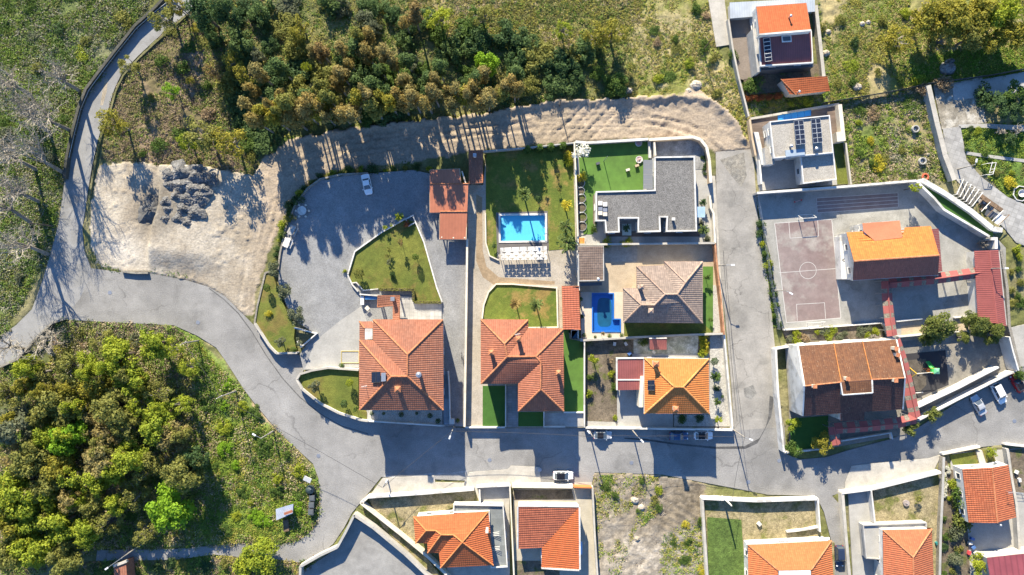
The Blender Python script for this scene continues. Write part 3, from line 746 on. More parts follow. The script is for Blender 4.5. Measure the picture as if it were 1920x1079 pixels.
    at = me.attributes.new('earth', 'FLOAT_COLOR', 'POINT')
    c4 = np.ones((nv + 4, 4), np.float32); c4[:nv, :3] = col.reshape(-1, 3); c4[nv:, :3] = (0.13, 0.125, 0.055)
    at.data.foreach_set('color', c4.ravel())
    me.materials.append(attr_mat('earth_and_grass', 'earth', fine=2.6, grain=0.28, bump=0.55))
    o = bpy.data.objects.new('ground', me); COL.objects.link(o)
    return tag(o, kind='structure')
build_ground()

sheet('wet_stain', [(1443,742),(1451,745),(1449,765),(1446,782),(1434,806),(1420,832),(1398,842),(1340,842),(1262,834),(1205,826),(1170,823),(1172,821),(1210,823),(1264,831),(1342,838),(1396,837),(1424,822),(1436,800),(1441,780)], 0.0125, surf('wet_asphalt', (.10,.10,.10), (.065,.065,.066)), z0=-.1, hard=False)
sheet('tar_patch', [(1394,729),(1412,722),(1419,738),(1408,750),(1396,744)], 0.0125, surf('old_patch', (.215,.21,.195)), z0=-.1, hard=False)
sheet('broken_tarmac', [(1350,300),(1395,286),(1400,330),(1390,352),(1376,336),(1362,318)], 0.0125, surf('broken_tarmac', (.17,.165,.15), (.27,.25,.21), big=.5, mid=1.5, amt=.4), z0=-.1, hard=False)
sheet('road_repair', [(196,148),(203,148),(200,172),(193,198),(188,198),(192,172)], 0.0045, surf('sandy_repair', (.36,.31,.235)), z0=-.1, hard=False)

M_SEAM = surf('road_seam', (.13,.13,.125))
line_strip('road_seam', [(392,541),(420,562),(447,588),(472,622),(500,668),(530,710),(562,745),(600,776),(640,799),(690,814)], .22, .0085, mat=M_SEAM)
line_strip('road_seam', [(1356,470),(1362,560),(1370,660),(1382,790)], .12, .0125, mat=M_SEAM)
line_strip('road_seam', [(720,893),(760,897),(800,890),(850,888),(876,884)], .35, .0085, mat=surf('chalky_gutter', (.36,.36,.35)))
# ================================================================ HOUSES
def clip(poly, axis, lo, hi):
    """clip a list of (u, v, xyz) to lo <= uv[axis] <= hi"""
    for lim, sg in ((lo, 1), (hi, -1)):
        out = []
        n = len(poly)
        for i in range(n):
            a, b = poly[i], poly[(i + 1) % n]
            da, db = sg * (a[axis] - lim), sg * (b[axis] - lim)
            if da >= 0: out.append(a)
            if (da > 0 and db < 0) or (da < 0 and db > 0):
                t = da / (da - db)
                out.append((a[0] + (b[0] - a[0]) * t, a[1] + (b[1] - a[1]) * t, a[2].lerp(b[2], t)))
        poly = out
        if len(poly) < 3: return []
    return poly

def roof(T, V, faces, mat, d=0.45, lift=0.04, name='roof_slope', course=True, parent=None):
    """each slope: stepped courses of tiles over a base sheet; first two keys of a face are its eave"""
    W = {k: Vector(P(*p)) for k, p in V.items()}
    objs = []
    for f in faces:
        pts = [W[k] for k in f]
        n = Vector((0, 0, 0))
        for i in range(len(pts)):
            a, b = pts[i], pts[(i + 1) % len(pts)]
            n += Vector(((a.y - b.y) * (a.z + b.z), (a.z - b.z) * (a.x + b.x), (a.x - b.x) * (a.y + b.y)))
        if n.z < 0: n = -n
        n.normalize()
        e = (pts[1] - pts[0]).normalized()
        up = n.cross(e).normalized()
        cen = sum(pts, Vector()) / len(pts)
        if up.dot(cen - pts[0]) < 0: up = -up; e = -e
        uv = [((p - pts[0]).dot(e), (p - pts[0]).dot(up), p) for p in pts]
        mb = MB()
        vmax = max(q[1] for q in uv)
        vmin = min(q[1] for q in uv)
        if not course:
            tri = tessellate_polygon([[p for p in pts]])
            for t in tri:
                q = [pts[i] for i in t]; w = [(uv[i][0], uv[i][1]) for i in t]
                if area2(q) < 0: q, w = q[::-1], w[::-1]
                mb.face(q, 0, w)
        else:
            k = math.floor(vmin / d)
            while k * d < vmax:
                lo, hi = k * d, (k + 1) * d
                c = clip(uv, 1, lo, hi)
                if len(c) >= 3:
                    q = [p[2] + Vector((0, 0, lift * (hi - p[1]) / d)) for p in c]
                    w = [(p[0], p[1]) for p in c]
                    if area2(q) < 0: q, w = q[::-1], w[::-1]
                    mb.face(q, 0, w)
                    low = [p for p in c if abs(p[1] - lo) < 1e-5]
                    if len(low) >= 2:                       # the butt of the course
                        a, b = min(low, key=lambda p: p[0]), max(low, key=lambda p: p[0])
                        mb.face([a[2] - Vector((0, 0, .02)), b[2] - Vector((0, 0, .02)), b[2] + Vector((0, 0, lift)), a[2] + Vector((0, 0, lift))], 0,
                                [(a[0], lo), (b[0], lo), (b[0], lo), (a[0], lo)])
                k += 1
        objs.append(mb.build(name, mat, parent or T))
    return objs

def ridges(T, V, pairs, mat=None, r=0.17, name='ridge_cap', lift=0.05):
    for a, b in pairs:
        mb = MB()
        p, q = Vector(P(*V[a])) + Vector((0, 0, lift)), Vector(P(*V[b])) + Vector((0, 0, lift))
        L = (q - p).length; n = max(1, int(L / 0.55))
        for i in range(n):
            mb.tube(p.lerp(q, i / n), p.lerp(q, (i + 1) / n), r * 1.06, r * 0.92, 6)
        mb.build(name, mat or M_RIDGE, T)

def eaves(T, V, keys, mat=None, h=0.22, closed=True, drop=0.0):
    """gutter and fascia round the eaves"""
    w = [Vector(P(*V[k])) for k in keys]
    mb = MB()
    m = len(w) if closed else len(w) - 1
    for i in range(m):
        a, b = w[i], w[(i + 1) % len(w)]
        c = (a + b) / 2
        e = b - a
        if e.length < .05: continue
        mb.box((c.x, c.y, c.z - h / 2 - 0.03 - drop), (e.length + .1, 0.14, h), math.atan2(e.y, e.x), tilt=0)
    mb.build('gutter', mat or M_FRAME, T)

def window_on(T, a, b, t, z, w, h, out, door=False):
    """a window or door with frame and pane on the wall a-b (world xy), at fraction t"""
    e = (Vector(b) - Vector(a)); L = e.length; e.normalize()
    nrm = Vector((e.y, -e.x)) * out
    c = Vector(a).lerp(Vector(b), t)
    rot = math.atan2(e.y, e.x)
    mb = MB()
    z += h / 2
    for sx in (-1, 1):
        p = c + e * sx * (w / 2 - .04) + nrm * 0.035
        mb.box((p.x, p.y, z), (0.08, 0.11, h), rot)
    for sz in (-1, 1):
        p = c + nrm * 0.035
        mb.box((p.x, p.y, z + sz * (h / 2 - .04)), (w - .16, 0.11, 0.08), rot)
    p = c + nrm * 0.09
    if not door: mb.box((p.x, p.y, z - h / 2 - .05), (w + .16, 0.26, 0.07), rot)
    f = mb.build('door' if door else 'window', M_FRAME, T)
    g = MB(); p = c + nrm * 0.02
    g.box((p.x, p.y, z), (w - .16, 0.05, h - .16), rot)
    o = g.build('panel' if door else 'pane', M_WOOD if door else M_GLASS, T); o.parent = f

def walls(T, pts, ze, z0, inset, mat, storeys=1, wins=True, name='wall', skip=()):
    poly = offset_poly(wpts(pts, ze), inset) if inset else ccw(wpts(pts, ze))
    mb = MB(); mb.prism(poly, z0, ze - 0.06)
    mb.build(name, mat, T)
    if wins:
        hh = (ze - z0) / storeys
        for i in range(len(poly)):
            a, b = poly[i], poly[(i + 1) % len(poly)]
            L = math.dist(a, b)
            if L < 2.4 or i in skip: continue
            n = max(1, min(4, int(L / 3.6)))
            for s in range(storeys):
                for k in range(n):
                    dr = (s == 0 and k == 0 and i == 0)
                    window_on(T, a, b, (k + .5) / n, z0 + s * hh + (0.05 if dr else 1.0), 1.0 if dr else 1.25, 2.05 if dr else min(1.25, hh - 1.4), 1, dr)
    return poly

def parapet(T, pts, z, h=0.35, w=0.28, mat=None, name='parapet', closed=True):
    pp = ccw(wpts(pts, z + h)) if closed else wpts(pts, z + h)
    mb = MB()
    n = len(pp)
    inn = offset_poly(pp, w) if closed else None
    if closed:
        for i in range(n):
            j = (i + 1) % n
            mb.face([(*pp[i], z + h), (*pp[j], z + h), (*inn[j], z + h), (*inn[i], z + h)])
            mb.face([(*pp[i], z - .3), (*pp[j], z - .3), (*pp[j], z + h), (*pp[i], z + h)])
            mb.face([(*inn[j], z - .1), (*inn[i], z - .1), (*inn[i], z + h), (*inn[j], z + h)])
    else:
        mb.prism(strip_poly(pp, w), z - .3, z + h)
    return mb.build(name, mat or M_WHITE, T)

def chimney(T, px, py, zt, zb, w=0.75, cap='pyramid', mat=None, capmat=None, rot=0.0):
    x, y, _ = P(px, py, zt)
    mb = MB(); mb.box((x, y, (zt + zb) / 2), (w * .78, w * .78, zt - zb), rot)
    c = mb.build('chimney', mat or M_CREAM, T)
    k = MB()
    if cap == 'pyramid':
        for sx in (-1, 1):
            for sy in (-1, 1):
                k.box((x + sx * w * .3, y + sy * w * .3, zt + .12), (.12, .12, .26), rot)
        q = [Vector((x + a * w * .62, y + b * w * .62, zt + .25)) for a, b in ((-1, -1), (1, -1), (1, 1), (-1, 1))]
        top = Vector((x, y, zt + .25 + w * .42))
        for i in range(4): k.face([q[i], q[(i + 1) % 4], top])
        k.face(q[::-1])
    elif cap == 'flat':
        k.box((x, y, zt + .06), (w, w, .12), rot)
    o = k.build('chimney_cap', capmat or M_RIDGE, T); o.parent = c
    return c

def flue(T, px, py, zt, zb, r=0.2):
    x, y, _ = P(px, py, zt)
    mb = MB(); mb.tube((x, y, zb), (x, y, zt), r, r, 10); mb.lathe([(r * .9, zt), (r * 1.7, zt + .05), (r * 1.7, zt + .16), (0.0, zt + .34)], (x, y, 0), 10)
    return mb.build('flue', M_STEEL, T)

def slab_px(T, name, pts3, th, mat, rows=1, cols=1, gap=0.04, each='solar_panel', lift=0.0, frame=None, lines=True):
    """a quad given by four pixel corners with heights, split in rows x cols pieces"""
    q = [Vector(P(a, b, z)) + Vector((0, 0, lift)) for a, b, z in pts3]
    out = []
    for r in range(rows):
        for c in range(cols):
            def pt(u, v): return q[0].lerp(q[1], u).lerp(q[3].lerp(q[2], u), v)
            gu = gap / max(.01, (q[1] - q[0]).length); gv = gap / max(.01, (q[3] - q[0]).length)
            u0, u1, v0, v1 = c / cols + gu, (c + 1) / cols - gu, r / rows + gv, (r + 1) / rows - gv
            a = [pt(u0, v0), pt(u1, v0), pt(u1, v1), pt(u0, v1)]
            if area2(a) < 0: a = a[::-1]
            mb = MB()
            lo = [p - Vector((0, 0, th)) for p in a]
            mb.face(a); 
            for i in range(4): mb.face([lo[i], lo[(i + 1) % 4], a[(i + 1) % 4], a[i]])
            mb.face(lo[::-1])
            o = mb.build(each, mat, T)
            out.append(o)
            if frame:
                f = MB()
                for i in range(4):
                    f.tube(a[i] + Vector((0, 0, .01)), a[(i + 1) % 4] + Vector((0, 0, .01)), .035, .035, 4)
                fo = f.build('panel_frame', frame, T); fo.parent = o
    return out

def aerial(T, px, py, zt, zb):
    x, y, _ = P(px, py, zt)
    mb = MB(); mb.tube((x, y, zb), (x, y, zt), .04, .04, 5)
    mb.tube((x - .5, y, zt - .1), (x + .6, y + .2, zt - .1), .03, .03, 4)
    for k in range(5): mb.tube((x - .4 + .2 * k, y - .35, zt - .1), (x - .4 + .2 * k, y + .4, zt - .1), .015, .015, 4)
    mb.build('aerial', M_STEEL, T)

def house(name, label, px, py, z=0, cat='house', group=None):
    return thing(name, label, cat, P(px, py, z), 0, group)

# ---- big terracotta house beside the gravel yard
T = house('villa', 'large terracotta hip-roofed house with solar heater between the gravel yard and long driveway', 752, 685, .7)
e, r = 7.9, 10.7
V = {'a':(700,600,e),'b':(830,600,e),'c':(831,769,e),'d':(674,769,e),'f':(674,638,e),'g':(700,639,e),'p':(764,665,r),'q':(764,706,r),'s':(734,706,r)}
roof(T, V, [['a','b','p'],['g','a','p','q'],['f','g','q','s'],['d','f','s'],['c','d','s','q'],['b','c','q','p']], M_TILE_A)
ridges(T, V, [('a','p'),('b','p'),('p','q'),('f','s'),('s','q'),('d','s'),('c','q')]); eaves(T, V, 'abcdfg', M_RIDGE)
walls(T, [(700,600),(830,600),(831,769),(674,769),(674,638),(700,639)], e, .7, .55, M_CREAM, 2)
V = {'a':(674,603,6.6),'b':(699,603,6.6),'c':(699,616,7.4),'d':(684,616,7.4),'f':(684,637,7.4),'g':(674,637,6.6)}
roof(T, V, [['a','b','c','d'],['g','a','d','f']], M_TILE_A); ridges(T, V, [('a','d')])
walls(T, [(674,603),(700,603),(700,640),(674,640)], 6.5, .7, .3, M_CREAM, 1, False, 'wing_wall')
slab_px(T, '', [(684,616,7.4),(699,616,7.4),(699,637,7.4),(684,637,7.4)], .4, M_WHITE, each='light_well', lift=.05)
slab_px(T, '', [(697,698,9.3),(714,697,10.2),(714,717,10.2),(697,718,9.3)], .08, M_SOLAR, 1, 2, frame=M_DARKMETAL, lift=.2)
slab_px(T, '', [(715,699,10.2),(724,699,10.6),(724,715,10.6),(715,716,10.2)], .35, M_STEEL, each='water_tank', lift=.3)
chimney(T, 746, 730, 10.6, 8.6, 1.0); flue(T, 785, 703, 11.4, 9.3, .33); aerial(T, 682, 726, 10.4, 8.1)
# ---- L-shaped barbecue roof and its kitchen
T = house('barbecue_shelter', 'small L-shaped red tiled shelter over an outdoor kitchen north of the large house', 730, 575, .7, 'shelter')
V = {'a':(708,555,3.7),'b':(749,555,3.7),'c':(749,600,3.9),'d':(737,600,3.5),'f':(737,574,3.5),'g':(708,576,3.2),'h':(749,574,3.9)}
roof(T, V, [['g','f','b','a'],['d','f','b','c']], M_TILE_A); eaves(T, V, 'abcdfg', M_RIDGE)
mb = MB()
for p in ((710,557),(710,573),(738,573),(738,597),(747,557)): mb.box((*P(*p, 3.2)[:2], 1.9), (.3, .3, 2.5))
mb.build('post', M_CREAM, T); chimney(T, 736, 561, 4.9, 3.4, .8, 'flat', M_STEEL, M_STEEL)
# ---- clay-roofed open garage
T = house('open_garage', 'long low clay-roofed carport with stepped outline along the driveway wall', 845, 385, .7, 'carport')
z = 3.6
V = {'a':(806,319,z-.1),'b':(862,317,z-.1),'c':(864,345,z+.25),'x':(806,345,z+.25),'d':(878,345,z+.25),'f':(876,398,z+.25),'g':(806,399,z-.1),'h':(825,399,z-.1),'i':(824,449,z-.2),'j':(874,449,z-.2),'k':(876,397,z+.25),'l':(825,397,z+.25)}
roof(T, V, [['a','b','c','x'],['g','f','d','x'],['i','j','k','l']], M_CLAYRIB, course=False); ridges(T, V, [('x','d'),('l','k')], r=.12)
eaves(T, V, ['a','b','c','d','j','i','h','g'], M_SANDW, .3)
mb = MB()
for p in ((808,322),(808,358),(808,396),(828,396),(828,445),(850,446),(871,446),(859,320),(874,349)): mb.box((*P(*p, z)[:2], 2.05), (.25, .25, 2.8))
mb.build('post', M_CREAM, T)
mb = MB(); mb.prism(strip_poly(wpts([(866,321),(875,350),(872,446)], 3.3), .25), .5, 3.3); mb.build('back_wall', M_CREAM, T)
T = house('garden_shed', 'narrow red tiled shed with white chimney at the top of the long driveway', 891, 313, .5, 'shed')
V = {'a':(879,283,3.6),'b':(905,282,3.6),'c':(905,343,3.2),'d':(880,345,3.2)}
roof(T, V, [['c','d','a','b']], M_TILE_A); eaves(T, V, 'abcd', M_RIDGE); walls(T, [(879,283),(905,282),(905,343),(880,345)], 3.1, .4, .25, M_CREAM, 1, False); chimney(T, 890, 291, 4.8, 3.2, .7, 'flat', M_WHITE, M_STEEL)
# ---- second hip-roofed house
T = house('villa', 'red hip-roofed house with three cross wings between the driveway and artificial turf', 980, 690, .5)
e, r = 7.8, 10.0
V = {'a':(902,600,e),'b':(990,600,e),'c':(990,616,e),'d':(1056,617,e),'f':(1057,771,e),'g':(972,771,e),'h':(972,719,e),'i':(902,720,e),'p':(946,645,r),'q':(951,669,r),'s':(1005,669,r),'t':(1014,680,r),'u':(1014,730,r)}
roof(T, V, [['a','b','p'],['b','c','q','p'],['i','a','p','q'],['c','d','s','q'],['d','f','u','t','s'],['i','h','t','s','q'],['h','g','u','t'],['g','f','u']], tile_mat('clay_tiles_red', (0.34, 0.13, 0.078), (0.275, 0.10, 0.058), dirt=(0.15, 0.08, 0.058), dirt_amt=0.5))
ridges(T, V, [('a','p'),('b','p'),('p','q'),('q','s'),('s','t'),('t','u'),('d','s'),('f','u'),('g','u'),('i','q'),]); eaves(T, V, 'abcdfghi', M_RIDGE, .25)
walls(T, [(902,600),(990,600),(990,616),(1056,617),(1057,771),(972,771),(972,719),(902,720)], e, .5, .6, M_CREAM, 2)
chimney(T, 921, 661, 10.2, 8.2, .85); chimney(T, 972, 636, 11.2, 8.8, .85); chimney(T, 1047, 699, 9.8, 8.0, .8); aerial(T, 970, 628, 10.9, 9)
T = house('covered_passage', 'narrow red tiled lean-to roof along the wall beside the blue-tiled pool', 1071, 577, .5, 'lean-to')
V = {'a':(1054,537,4.1),'b':(1085,537,3.4),'c':(1088,618,3.4),'d':(1056,618,4.1)}
roof(T, V, [['b','c','d','a']], tile_mat('clay_tiles_rust', (0.42, 0.13, 0.075), (0.35, 0.105, 0.06), dirt_amt=0.2), .62, .1)
mb = MB()
for p in ((1083,541),(1084,566),(1085,590),(1086,614)): mb.box((*P(*p, 3.3)[:2], 1.9), (.25, .25, 2.9))
mb.build('post', M_CREAM, T); eaves(T, V, 'abcd', M_RIDGE, .2)
mb = MB(); mb.prism(strip_poly(wpts([(1056,539),(1058,616)], 3.9), .2), .5, 3.95); mb.build('back_wall', M_SANDW, T)
# ---- brown hip-roofed house
T = house('bungalow', 'brown faded hip-roofed bungalow beside the bright blue L-shaped pool', 1245, 550, .4)
e, r = 4.0, 6.5
V = {'a':(1194,500,e),'b':(1246,498,e),'c':(1246,491,e),'d':(1317,491,e),'f':(1317,606,e),'g':(1169,605,e),'h':(1169,541,e),'i':(1194,541,e),'p':(1285,530,r-.2),'q':(1270,552,r),'s':(1247,552,r),'t':(1227,572,r-.4),'u':(1202,572,r-.4)}
roof(T, V, [['c','d','p'],['b','c','p','q'],['a','b','q','s'],['d','f','q','p'],['g','f','q','s','t','u'],['i','a','s','t'],['h','i','t','u'],['g','h','u']], M_TILE_C, .5)
ridges(T, V, [('c','p'),('d','p'),('p','q'),('q','s'),('s','t'),('t','u'),('f','q'),('g','u'),('h','u'),('a','s')], M_RIDGE_C); eaves(T, V, 'abcdfghi', M_RIDGE_C)
walls(T, [(1194,500),(1246,498),(1246,491),(1317,491),(1317,606),(1169,605),(1169,541),(1194,541)], e, .4, .6, M_WHITE, 1)
chimney(T, 1220, 583, 6.6, 4.8, .85, 'pyramid', M_CREAM, M_RIDGE_C); chimney(T, 1203, 538, 6.6, 4.4, .8, 'pyramid', M_CREAM, M_RIDGE_C)
T = house('tiled_outbuilding', 'dark brown tiled outbuilding between the palm drive and the beige yard', 1108, 495, .4, 'outbuilding')
V = {'a':(1084,463,3.5),'b':(1131,462,3.5),'c':(1132,526,3.0),'d':(1085,527,3.0)}
roof(T, V, [['d','c','b','a']], tile_mat('tiles_dark_brown', (0.22, 0.165, 0.135), (0.15, 0.115, 0.095), dirt_amt=.5), .5); parapet(T, [(1083.5,462),(1132,461),(1133,527),(1084.5,528)], 3.0, .4, .2, M_GREYW)
walls(T, [(1084,463),(1131,462),(1132,526),(1085,527)], 3.0, .4, .05, M_GREYW, 1, False)
slab_px(T, '', [(1087,530,2.6),(1129,529,2.6),(1129,536,2.5),(1087,537,2.5)], .15, M_SLATE, each='rear_canopy')
flue(T, 1122, 524, 3.9, 3, .2)
# ---- flat gravel roof house
T = house('flat_roofed_house', 'white modern house with flat grey gravel roof and notched southern edge', 1220, 380, .5)
z = 3.5
FL = [(1227,294),(1303,293),(1307,434),(1249,435),(1250,408),(1238,408),(1239,435),(1196,436),(1196,410),(1161,410),(1162,436),(1136,437),(1134,415),(1117,415),(1117,359),(1227,356)]
mb = MB(); mb.poly([(*p, z) for p in wpts(FL, z)]); mb.build('roof', M_GRAVROOF, T)
parapet(T, FL, z, .3, .28); walls(T, FL, z, .5, .1, M_WHITE, 1)
slab_px(T, '', [(1206,300,3.2),(1224,300,3.3),(1224,355,3.3),(1206,355,3.2)], .1, M_GREYRIB, 6, 1, .02, 'canopy_panel')
for i, (px, py) in enumerate(((1125,382),(1125,393),(1125,400),(1134,384),(1134,395),(1134,402))):
    mb = MB(); mb.box((*P(px, py, z)[:2], z + .3), (.85, .85, .5)); mb.build('roof_unit', (M_WHITE, M_STEEL, M_CREAM)[i % 3], T)
chimney(T, 1263, 411, 4.3, 3.4, .6, 'flat', M_WHITE, M_WHITE)
# ---- orange house
T = house('villa', 'bright orange hip-roofed house with solar panel above the street of parked cars', 1268, 724, .3)
e, r = 7.6, 9.9
V = {'a':(1208,672,e),'b':(1329,673,e),'c':(1330,776,e),'d':(1208,776,e),'p':(1264,726,r),'q':(1281,726,r)}
roof(T, V, [['a','b','q','p'],['b','c','q'],['c','d','p','q'],['d','a','p']], M_TILE_D); ridges(T, V, [('a','p'),('b','q'),('p','q'),('c','q'),('d','p')], surf('ridge_tiles_orange', (.62,.29,.1),(.52,.22,.07))); eaves(T, V, 'abcd', M_FRAME)
walls(T, [(1208,672),(1329,673),(1330,776),(1208,776)], e, .3, .6, M_WHITE, 2)
chimney(T, 1230, 682, 9.6, 7.8, .95); chimney(T, 1267, 767, 9.4, 7.8, .9)
slab_px(T, '', [(1214,713,8.2),(1227,713,8.8),(1227,732,8.8),(1214,732,8.2)], .08, M_SOLAR, 2, 2, .02, lift=.2, frame=M_DARKMETAL)
T = house('carport', 'maroon metal carport with white edging joined to the orange house', 1182, 702, .3, 'carport')
V = {'a':(1158,674,3.6),'b':(1208,672,3.6),'c':(1208,731,3.4),'d':(1158,732,3.4)}
roof(T, V, [['d','c','b','a']], M_MAROON, course=False); parapet(T, [(1157,732),(1156.5,672.5),(1207,672)], 3.3, .45, .25, None, 'parapet', False)
mb = MB(); mb.prism(strip_poly(wpts([(1158,712.5),(1204,712.5)], 3.55), .25), 3.4, 3.6); mb.build('joint_cap', M_FRAME, T)
mb = MB()
for p in ((1160,676),(1160,729),(1200,729)): mb.box((*P(*p, 3.3)[:2], 1.8), (.3, .3, 3.0))
mb.build('post', M_WHITE, T)
mb = MB(); mb.prism(wpts([(1201,706),(1207,706),(1205,764),(1198,764)], 4), .3, 4); mb.build('side_wall', M_CREAM, T)
T = house('shed', 'small maroon metal shed roof on the mossy slab behind the orange house', 1234, 646, .3, 'shed')
V = {'a':(1218,636,2.9),'b':(1250,635,2.9),'c':(1250,656,2.5),'d':(1218,656,2.5)}
roof(T, V, [['d','c','b','a']], M_MAROON, course=False); parapet(T, [(1217.5,635),(1250.5,634.5)], 2.8, .2, .2, None, 'edge', False); walls(T, [(1218,636),(1250,635),(1250,654),(1218,654)], 2.4, .3, .15, M_GREYW, 1, False)

# ---- north-east houses
T = house('tall_house', 'tall white house half orange tiles half maroon roof at the top edge of the picture', 1470, 65, .3)
V = {'a':(1418,13,6.0),'b':(1512,6,6.0),'c':(1520,56,7.3),'d':(1424,64,7.3)}
roof(T, V, [['a','b','c','d']], M_TILE_H, .42); eaves(T, V, 'ab', M_STEEL, .3, False)
mb = MB(); mb.prism(strip_poly(wpts([(1423.5,65),(1521,57)], 7.4), .3), 5.5, 7.45); mb.build('ridge_wall', M_WHITE, T)
V = {'a':(1425,67,6.0),'b':(1520,59,6.0),'c':(1523,116,4.7),'d':(1428,122,4.7)}
roof(T, V, [['d','c','b','a']], M_MAROON, course=False); parapet(T, [(1424,66),(1427,123.5),(1524,117.5),(1521,58)], 4.7, .35, .2, M_FRAME, 'parapet', False)
walls(T, [(1418,13),(1513,6),(1521,57),(1524,117),(1428,123),(1424,64)], 4.7, .3, .05, M_WHITE, 2)
walls(T, [(1418,13),(1512,6),(1520,56),(1424,64)], 5.95, 4.5, .1, M_WHITE, 1, False, 'upper_wall')
slab_px(T, '', [(1429,74,5.9),(1442,72,5.9),(1446,116,5.0),(1433,118,5.0)], .06, M_SOLAR, 6, 1, .03, lift=.5, frame=M_FRAME)
slab_px(T, '', [(1464,68,6.0),(1483,67,6.0),(1484,80,5.7),(1465,81,5.7)], .1, M_FRAME, each='skylight', lift=.25)
slab_px(T, '', [(1466,70,6.0),(1481,69,6.0),(1482,78,5.7),(1467,79,5.7)], .05, M_GLASS, each='skylight_pane', lift=.3)
flue(T, 1483, 30, 7.7, 6.3, .15)
mb = MB(); mb.prism(wpts([(1411,54),(1421,54),(1427,134),(1420,136)], 4), .3, 4); mb.build('side_wing', M_GREYW, T)
mb = MB(); mb.prism(wpts([(1426,124),(1524,118),(1525,126),(1428,133)], 3), .3, 3.2); mb.build('dark_rear_block', M_SLATE, T)  # dark block along the south eave
T = house('metal_shed', 'pale blue-grey metal shed roof wrapping the tall house at the top edge', 1445, 14, .3, 'shed')
V = {'a':(1368,5,2.4),'b':(1528,-3,2.4),'c':(1528,22,2.1),'d':(1369,35,2.1)}
roof(T, V, [['d','c','b','a']], M_BLUEGREY, course=False); walls(T, [(1369,6),(1527,-2),(1527,21),(1370,34)], 2.05, .2, .1, M_GREYW, 1, False)
T = house('lean_to_house', 'low orange tiled annex with clipped corner behind the tall white house', 1510, 162, .25, 'annex')
V = {'a':(1464,149,4.0),'b':(1551,143,4.0),'c':(1556,171,3.3),'d':(1492,178,3.3),'f':(1480,177,3.3)}
roof(T, V, [['d','c','b','a'],['f','d','a']], M_TILE_H, .42); walls(T, [(1465,150),(1551,144),(1555,170),(1492,177),(1482,176)], 3.25, .2, .15, M_GREYW, 1, False); ridges(T, V, [('d','a')], r=.1)
flue(T, 1499, 172, 4.4, 3.4, .14)
T = house('modern_house', 'modern house with pale gravel roof and two rows of solar panels beside narrow blue pool', 1500, 285, .3)
z = 4.7
FG = [(1443,228),(1556,216),(1563,287),(1512,292),(1451,297)]
mb = MB(); mb.poly([(*p, z) for p in wpts(FG, z)]); mb.build('roof', M_GRAVROOF2, T); parapet(T, FG, z, .3, .2, M_FRAME); walls(T, FG, z, .3, .08, M_WHITE, 2)
z = 3.8
FG2 = [(1501,293),(1563,287),(1569,337),(1506,345)]
mb = MB(); mb.poly([(*p, z) for p in wpts(FG2, z)]); mb.build('lower_roof', M_GRAVROOF2, T); parapet(T, FG2, z, .3, .2, M_FRAME); walls(T, FG2, z, .3, .08, M_WHITE, 1)
FG3 = [(1433,277),(1449,276),(1453,308),(1436,309)]
mb = MB(); mb.poly([(*p, 3.4) for p in wpts(FG3, 3.4)]); mb.build('porch_roof', M_GRAVROOF2, T); walls(T, FG3, 3.4, .3, .02, M_WHITE, 1, False)
mb = MB(); mb.prism(wpts([(1414,248),(1422,248),(1436,308),(1428,310)], 2), .3, 2); mb.build('side_wall', M_WHITE, T)
mb = MB(); mb.prism(wpts([(1568,248),(1584,246),(1586,264),(1570,266)], 3), .3, 3); mb.build('pump_room', M_CREAM, T)
for x0, y0 in ((1488,227), (1520,224)):
    slab_px(T, '', [(x0,y0,5.0),(x0+18,y0-1.5,5.0),(x0+22.5,y0+43,5.8),(x0+4.5,y0+45,5.8)], .06, M_SOLAR, 5, 2, .03, lift=.05, frame=M_STEEL)
flue(T, 1484, 274, 5.5, 4.7, .2); flue(T, 1531, 279, 5.5, 4.7, .2)
slab_px(T, '', [(1472,282,5.0),(1508,279,5.0),(1510,291,5.0),(1473,295,5.0)], .3, plain('skylight_glass', (.30,.36,.42), .15), each='roof_light', lift=.1)

# ---- school
T = house('school_building', 'orange gable-roofed school building with white end wall in the concrete playground', 1672, 475, .2, 'school')
e, r = 5.2, 7.4
V = {'a':(1587,436,e),'b':(1619,434,e),'c':(1640,452,5.9),'d':(1692,446,5.9),'f':(1696,427,e),'g':(1745,424,e),'p':(1761,479,r),'q':(1601,490,r),'s':(1599,526,e),'t':(1759,516,e)}
roof(T, V, [['a','b','c','d','f','g','p','q']], M_TILE_S, .5, .05); roof(T, V, [['t','s','q','p']], tile_mat('tiles_school_shaded_slope', (0.34, 0.125, 0.085), (0.27, 0.10, 0.07), dirt_amt=.3), .5)  # south slope has its shade put into a darker tile colour
ridges(T, V, [('q','p')], M_RIDGE, .2); eaves(T, V, 'st', M_FRAME, .25, False)
V2 = {'a':(1617,419,5.6),'b':(1687,414,5.6),'c':(1692,446,6.0),'d':(1640,452,6.0),'f':(1619,434,5.7)}
roof(T, V2, [['a','b','c','d','f']], surf('salmon_flat_roof', (.50,.19,.10), (.44,.16,.085), amt=.06, grain=.06, bump=.1), course=False)
walls(T, [(1587,436),(1745,424),(1752,450),(1759,516),(1599,526),(1594,490)], e, .2, .15, M_WHITE, 2)
walls(T, [(1617,419),(1687,414),(1692,446),(1622,452)], 5.55, .2, .1, M_WHITE, 2, True, 'front_wing')
for (k1, k2, k3) in (('a','q','s'), ('g','p','t')):
    mb = MB(); w = [Vector(P(*V[k])) - Vector((0, 0, .06)) for k in (k1, k2, k3)]
    mb.face([(w[0].x, w[0].y, e - .4), (w[2].x, w[2].y, e - .4), w[2], w[1], w[0]]); mb.build('gable', M_WHITE, T)
mb = MB(); mb.prism(wpts([(1574,443),(1588,439),(1601,488),(1599,523),(1578,524)], 2.6), .2, 2.6); mb.build('west_porch', M_WHITE, T)
